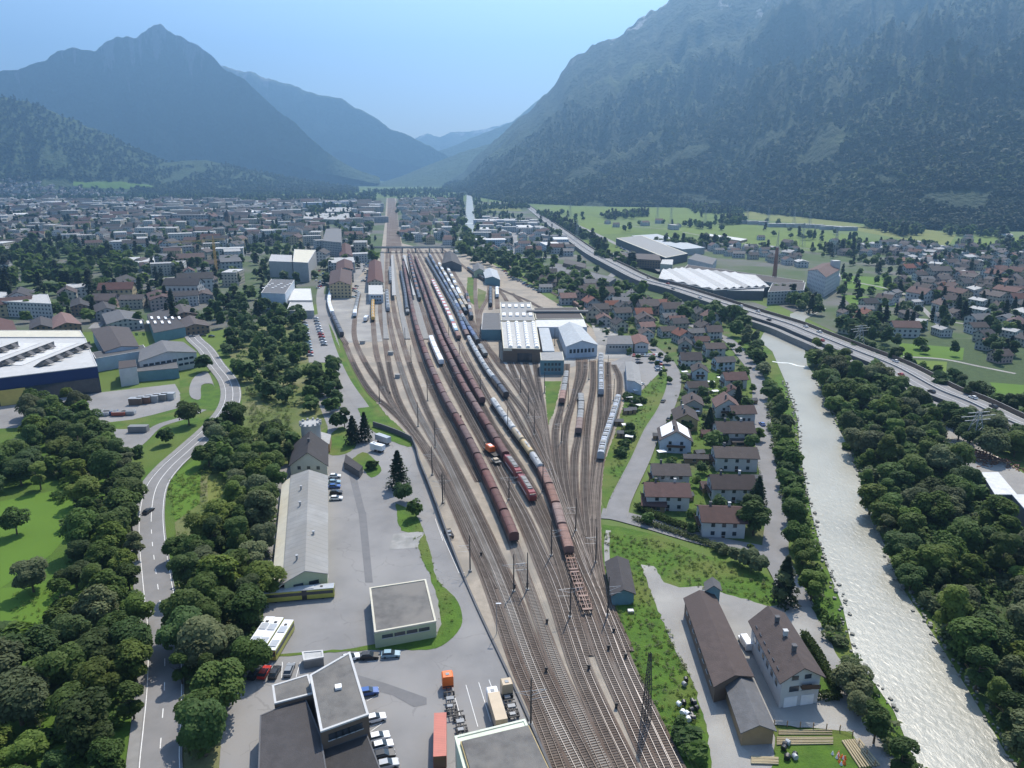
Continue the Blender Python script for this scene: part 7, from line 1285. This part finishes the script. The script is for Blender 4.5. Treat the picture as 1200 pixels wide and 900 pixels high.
# house prototypes for the town and villages: wall and roof, shared between copies
WALLK = ['white', 'cream', 'grey', 'pink', 'ochre', 'blue']; ROOFK = ['r_brown', 'r_dark', 'r_grey', 'r_redbrown', 'r_light', 'r_red', 'r_white']
RN = dict(r_brown='brown', r_dark='slate-dark', r_grey='grey', r_redbrown='red-brown', r_light='pale grey', r_red='orange-red', r_white='white')
HPROTO = []
for i, (L_, W_, he, ri, wk, rk) in enumerate(((13, 10, 6, 3, 'white', 'r_brown'), (12, 9, 6, 3, 'cream', 'r_dark'), (16, 11, 7, 3.2, 'white', 'r_redbrown'), (14, 12, 6, 3.4, 'pink', 'r_brown'), (22, 12, 9, 3.5, 'ochre', 'r_redbrown'), (12, 10, 6, 3, 'grey', 'r_red'), (24, 13, 10, 3.5, 'white', 'r_dark'), (13, 10, 5.5, 2.4, 'white', 'r_grey'), (18, 12, 8, 3, 'cream', 'r_brown'), (14, 11, 6, 1.6, 'white', 'r_light'))):
    t = thing('house', '', 'house', HIDE); gable_parts(t, [(-L_/2, W_/2), (-L_/2, -W_/2), (L_/2, -W_/2), (L_/2, W_/2)], he, ri, None, rk, .6, wmat=WF[wk]); MB().box((L_/5, 1, he + ri), (.8, .8, 2)).build('chimney', M['darkgrey'], t); HPROTO.append((t, L_, wk, rk))
for i, (L_, W_, h_, wk, rk) in enumerate(((26, 15, 10, 'white', 'r_light'), (34, 18, 8, 'grey', 'r_grey'), (40, 22, 9, 'blue', 'r_white'), (24, 14, 13, 'cream', 'r_light'))):
    t = thing('flat_roofed_building', '', 'building', HIDE); P = [(-L_/2, -W_/2), (L_/2, -W_/2), (L_/2, W_/2), (-L_/2, W_/2)]; MB().prism(P, 0, h_, False, True).build('wall', WF[wk], t); MB().prism([(x * 1.02, y * 1.02) for x, y in P], h_ + .005, h_ + .5, bottom=True).build('roof', M[rk], t); HPROTO.append((t, L_, wk, rk))
NOB = [  # no buildings here: roads, halls, woods (photo pixels on the ground)
 [(0, 300), (40, 285), (90, 290), (150, 300), (160, 335), (120, 352), (70, 345), (0, 345)], [(280, 290), (376, 288), (380, 345), (372, 372), (300, 372), (275, 320)], [(248, 350), (300, 345), (355, 370), (350, 420), (250, 420)], [(-70, 338), (62, 338), (62, 362), (-70, 362)], [(30, 366), (100, 366), (118, 392), (30, 392)], [(-60, 376), (240, 360), (255, 400), (-60, 480)],
 [(376, 318), (454, 300), (454, 345), (380, 345)], [(384, 285), (420, 285), (420, 320), (384, 320)], [(420, 335), (425, 290), (430, 262), (440, 262), (446, 300), (452, 340)], [(352, 243), (424, 243), (424, 262), (352, 262)], [(376, 262), (402, 262), (402, 288), (376, 288)], [(136, 298), (186, 298), (186, 312), (136, 312)],
 [(450, 225), (468, 225), (474, 285), (560, 290), (560, 302), (440, 302), (449, 262)], [(170, 338), (206, 338), (206, 356), (170, 356)], [(258, 262), (278, 262), (278, 275), (258, 275)], [(540, 228), (560, 228), (562, 300), (525, 300)], [(596, 308), (600, 250), (608, 250), (607, 308)]]
MWP = [(q[0], q[1]) for q in mw]
def nearmw(x, y):
    return any(abs(x - q[0]) < 14 and abs(y - q[1]) < 7 for q in MWP)
HP = []
def hscatter(poly, spacing, n, area, grp, kinds, ang, jit, seed, tree=0.0, smin=.85, smax=1.15):
    r = random.Random(seed); P = [(G(x, y).x, G(x, y).y) for x, y in poly]; x0, x1 = min(p[0] for p in P), max(p[0] for p in P); y0, y1 = min(p[1] for p in P), max(p[1] for p in P); grid = {}; k = 0
    for _ in range(n * 40):
        if k >= n: break
        x, y = r.uniform(x0, x1), r.uniform(y0, y1)
        if not inpoly(x, y, P): continue
        q = PX((x, y, 0))
        if any(inpoly(q[0], q[1], c) for c in NOB) or nearmw(*q): continue
        gx, gy = int(x // spacing), int(y // spacing)
        if any((x-a)**2 + (y-b)**2 < spacing**2 for i in (-1, 0, 1) for j in (-1, 0, 1) for a, b in grid.get((gx+i, gy+j), ())): continue
        grid.setdefault((gx, gy), []).append((x, y)); k += 1
        HP.append((x, y, 0, math.radians(ang + r.choice((0, 90))) + r.uniform(-jit, jit), r.choice(kinds), r.uniform(smin, smax), area, grp))
hscatter([(640, 325), (700, 340), (790, 364), (835, 378), (825, 392), (800, 404), (765, 404), (745, 392), (705, 390), (690, 372), (650, 350), (625, 332)], 16.5, 46, 'in the upper estate', 'houses of the upper estate', [0, 1, 3, 7, 0, 5], 8, .15, 31)
hscatter([(-60, 378), (250, 375), (300, 340), (380, 335), (440, 300), (438, 262), (-60, 262)], 24, 330, 'in the old town on the left', 'houses of the old town', [0, 1, 2, 3, 4, 6, 7, 8, 8, 4, 6, 10, 10, 11, 13], 15, .3, 32, smin=.9, smax=1.35)
hscatter([(-60, 262), (440, 262), (442, 240), (-60, 236)], 27, 900, 'in the far left town', 'houses of the far town', [1, 2, 4, 6, 8, 8, 9, 10, 10, 11, 11, 13, 12, 6], 10, .3, 33, smin=.9, smax=1.9)
hscatter([(470, 288), (528, 288), (540, 235), (466, 235)], 26, 190, 'between the railway and the river', 'houses between railway and river', [0, 2, 4, 6, 8, 9, 10, 5], 5, .1, 34, smin=1, smax=1.3)
hscatter([(560, 298), (640, 302), (690, 298), (640, 262), (565, 258)], 27, 110, 'in the quarter across the far river', 'houses across the far river', [0, 2, 7, 9, 10, 11, 12, 9], 3, .1, 35, smin=1, smax=1.3)
hscatter([(985, 395), (1130, 402), (1200, 440), (1300, 450), (1300, 296), (1120, 292), (1060, 290), (1040, 305), (1062, 320), (1050, 345), (985, 372)], 20, 270, 'in the village on the right', 'houses of the village', [0, 1, 2, 3, 7, 7, 9, 0, 9, 5], 20, .5, 36, smin=.7, smax=1.15)
hscatter([(985, 300), (1060, 302), (1120, 296), (1060, 286), (990, 292)], 24, 40, 'on the far edge of the village', 'houses of the village edge', [0, 1, 3, 7, 9], 20, .5, 37)
hscatter([(850, 300), (940, 314), (935, 296), (860, 290), (800, 286)], 20, 55, 'in the hamlet beyond the saw-tooth factory', 'houses of the hamlet', [0, 1, 7, 9, 2, 7], 10, .4, 38)
hscatter([(700, 266), (800, 270), (790, 262), (705, 261)], 60, 12, 'among the fields beyond the motorway', 'farm houses', [0, 4, 10, 2], 10, .4, 39)
hscatter([(820, 285), (1000, 292), (1000, 284), (860, 280)], 90, 5, 'alone in the wide fields', 'field barns', [0, 3], 10, .4, 40)
hscatter([(1120, 285), (1190, 290), (1190, 280), (1140, 278)], 45, 9, 'below the forest edge on the right', 'houses at the forest edge', [0, 3, 9], 10, .4, 41)
hscatter([(1080, 350), (1300, 372), (1300, 330), (1090, 318)], 22, 36, 'in the middle of the village', 'houses in the village middle', [1, 3, 4, 2, 8], 25, .4, 42)
# houses climbing the slope above the left town
for k in range(520):
    i, t_ = random.uniform(.38, .68), .30 * random.random() ** 1.5
    if t_ > .3 * (.72 - i) / .2: continue
    key = [q for q in MNT][4]; p = mpoint(key, i, t_); HP.append((p[0], p[1], p[2] - 1, random.uniform(-.3, .3), random.choice((0, 1, 2, 3, 6, 7, 9)), 1.25, 'on the slope above town', 'houses on the slope'))
HP = [h for h in HP if -40 < PX((h[0], h[1], 0))[0] < 1240]
HP.sort(key=lambda h: h[1] / h[5]); IND, RESTH = HP[:292], HP[292:]
cntr = {}; IND.sort(key=lambda h: h[1])
for (x, y, z, a, k, s, area, grp) in IND:
    t, L_, wk, rk = HPROTO[k]; key = (area, rk, k > 9); cntr[key] = cntr.get(key, 0) + 1; n = cntr[key]
    noun = 'flat-roofed building' if k > 9 else 'house'; pos = 'nearest' if n == 1 else ordw(n) + ' nearest'
    place(t, (x, y, z), a, f'{noun} with {RN[rk]} roof {area}, {pos}', grp, (s, s, s * random.uniform(.9, 1.15)))
for t, *_ in HPROTO:
    if t.name not in USED:
        for c in list(t.children): bpy.data.objects.remove(c)
        bpy.data.objects.remove(t)
mb = MB(); MATS = [WF[k] for k in WALLK] + [M[k] for k in ROOFK]; DIM = [(13, 10, 6, 3), (12, 9, 6, 3), (16, 11, 7, 3.2), (14, 12, 6, 3.4), (22, 12, 9, 3.5), (12, 10, 6, 3), (24, 13, 10, 3.5), (13, 10, 5.5, 2.4), (18, 12, 8, 3), (14, 11, 6, 1.6), (26, 15, 10, 0), (34, 18, 8, 0), (40, 22, 9, 0), (24, 14, 13, 0)]
for (x, y, z, a, k, s, *_r) in RESTH:
    L_, W_, he, ri = [v * s for v in DIM[k]]; P = wh(x, y, L_, W_, a); wk, rk = HPROTO[k][2], HPROTO[k][3]
    mb.cur = WALLK.index(wk); mb.prism(P, z, z + he, False, True); mb.cur = 6 + ROOFK.index(rk); nl, nr, fr, fl = [Vector((*p, z + he)) for p in P]
    if ri == 0: mb.quad([nl, nr, fr, fl]); continue
    a_, b_ = (nl + nr) / 2 + Vector((0, 0, ri)), (fl + fr) / 2 + Vector((0, 0, ri)); mb.quad([nl, a_, b_, fl]); mb.quad([a_, nr, fr, b_]); mb.cur = WALLK.index(wk); mb.quad([nl, nr, a_]); mb.quad([fr, fl, b_])
o = mb.build('distant_houses', MATS); o['kind'] = 'stuff'; o['label'] = 'countless small houses of the far town and villages'
# garden sheds and furniture in the allotments and gardens
r = random.Random(17); gs = thing('garden_shed', '', 'garden shed', HIDE); gable_parts(gs, [(-1.8, 1.4), (-1.8, -1.4), (1.8, -1.4), (1.8, 1.4)], 2.1, .8, 'wood', 'r_grey', .25, th=.08); MB().box((0, -1.43, 1), (.8, .06, 1.8)).build('door', M['shutter'], gs)
gw = thing('garden_canopy', '', 'canopy', HIDE); MB().box((0, 0, 2.3), (3.4, 2.6, .12)).build('roof', M['brightwhite'], gw); [MB().box((x, y, 1.12), (.12, .12, 2.24)).build('post', M['wood'], gw) for x in (-1.5, 1.5) for y in (-1.1, 1.1)]
pts = [(737, 470), (743, 474), (748, 480), (741, 484), (746, 462), (735, 485), (733, 503), (728, 512), (737, 517), (725, 498)] + [(802, 440), (806, 443), (844, 447), (826, 463), (838, 463), (819, 535), (880, 514), (805, 586), (778, 521), (882, 473), (830, 520), (886, 565), (815, 487), (840, 485), (775, 535), (770, 515), (833, 452), (847, 428)]
for i, (x, y) in enumerate(pts): p = G(x, y); place(gs if i % 2 else gw, (p.x, p.y, .05), r.uniform(-.3, .3), ('small grey-roofed garden shed ' if i % 2 else 'small white-topped garden canopy ') + ('in the allotments beside the silver train' if i < 10 else 'in the estate gardens') + ', %s from the left there' % ordw(1 + sorted([q[0] for j, q in enumerate(pts) if (j < 10) == (i < 10) and j % 2 == i % 2]).index(x)), 'sheds and canopies in gardens')
for lb, q in (('lawn', [(800, 490), (838, 486), (842, 535), (806, 532)]), ('lawn', [(808, 440), (845, 435), (848, 470), (812, 470)]), ('lawn', [(800, 560), (835, 552), (830, 610), (800, 600)]), ('lawn', [(868, 420), (884, 440), (888, 470), (870, 470)])): sheet(lb, q, .06, M['lawn'])
# ======================= PUT THE WOODS IN PLACE =======================
FARTREE += draw_trees()
_rest = [(x, y, z, s, k, sh) for t_ in [FARTREE] for (x, y, z, s, k, sh) in [((q[0], q[1], q[2], q[3], q[4], q[5]) if isinstance(q[2], (int, float)) else (q[0], q[1], q[6], q[3], q[2], q[4])) for q in t_]]
mass('wood_trees', [q for q in _rest if q[1] < 620], 420, .95, 'further leafy trees filling the woods and gardens')
mass('undergrowth', UNDER, 70, .55, 'low bushes and undergrowth between the trees of the woods')
mass('distant_trees', [q for q in _rest if q[1] >= 620], 70, 1.9, 'small trees and clumps scattered between the far houses and fields')
WEED = []; _u = UNDER; UNDER = WEED
under([(708, 625), (780, 635), (870, 665), (930, 695), (900, 708), (800, 686), (765, 668), (751, 664), (765, 700), (812, 800), (830, 880), (790, 870), (752, 800), (712, 690)], 900, 21, .12, .4, (1, 2, 2, 3))
under([(484, 605), (500, 640), (530, 705), (535, 740), (512, 750), (512, 690), (470, 610)], 60, 22, .1, .25, (1, 2))
under([(712, 595), (745, 520), (772, 460), (782, 435), (740, 460), (720, 510)], 300, 23, .12, .45, (1, 2, 3))
under([(795, 450), (868, 432), (880, 470), (886, 530), (897, 600), (830, 622), (765, 595)], 420, 24, .25, .7, (0, 1, 2, 3))
under([(290, 462), (340, 470), (345, 520), (330, 550), (305, 520), (288, 490)], 340, 25, .2, .7, (1, 2, 3)); under([(197, 560), (274, 535), (274, 610), (205, 640)], 260, 26, .15, .6, (1, 2, 2))
under([(640, 330), (790, 365), (835, 378), (800, 404), (705, 392)], 300, 27, .4, 1.0, (0, 1, 1)); under([(20, 690), (78, 690), (62, 742), (0, 748)], 60, 28, .15, .4, (1, 2))
mass('wild_grass', WEED, 60, .42, 'weeds, tufts and small shrubs growing on the banks, verges and gardens'); UNDER = _u
K = list(MNT)
fl = flank(K[6], 22000, .0, .80, .0, .6, 1, .85, 1.4) + flank(K[7], 13000, .02, .62, 0.0, .8, 2, .85, 1.45) + flank(K[4], 9000, .28, 1.0, .03, 1.1, 3, 1.0, 1.7, keepout=HM)
mass('mountain_forest', fl, 18, 2.9, 'dense dark forest covering the lower mountain flanks', MFOL)
for t in list(PR.values()) + [MP, MP2, sg, B1, B2, PY, PY3, gs, gw] + list(CP.values()):
    if t.name not in USED:
        for c in list(t.children): bpy.data.objects.remove(c)
        bpy.data.objects.remove(t)
_bad = [(o.name, o['label']) for o in COL.objects if o.get('label') and not (4 <= len(o['label'].split()) <= 16)]
open('/tmp/lab.txt','w').write(repr(_bad))
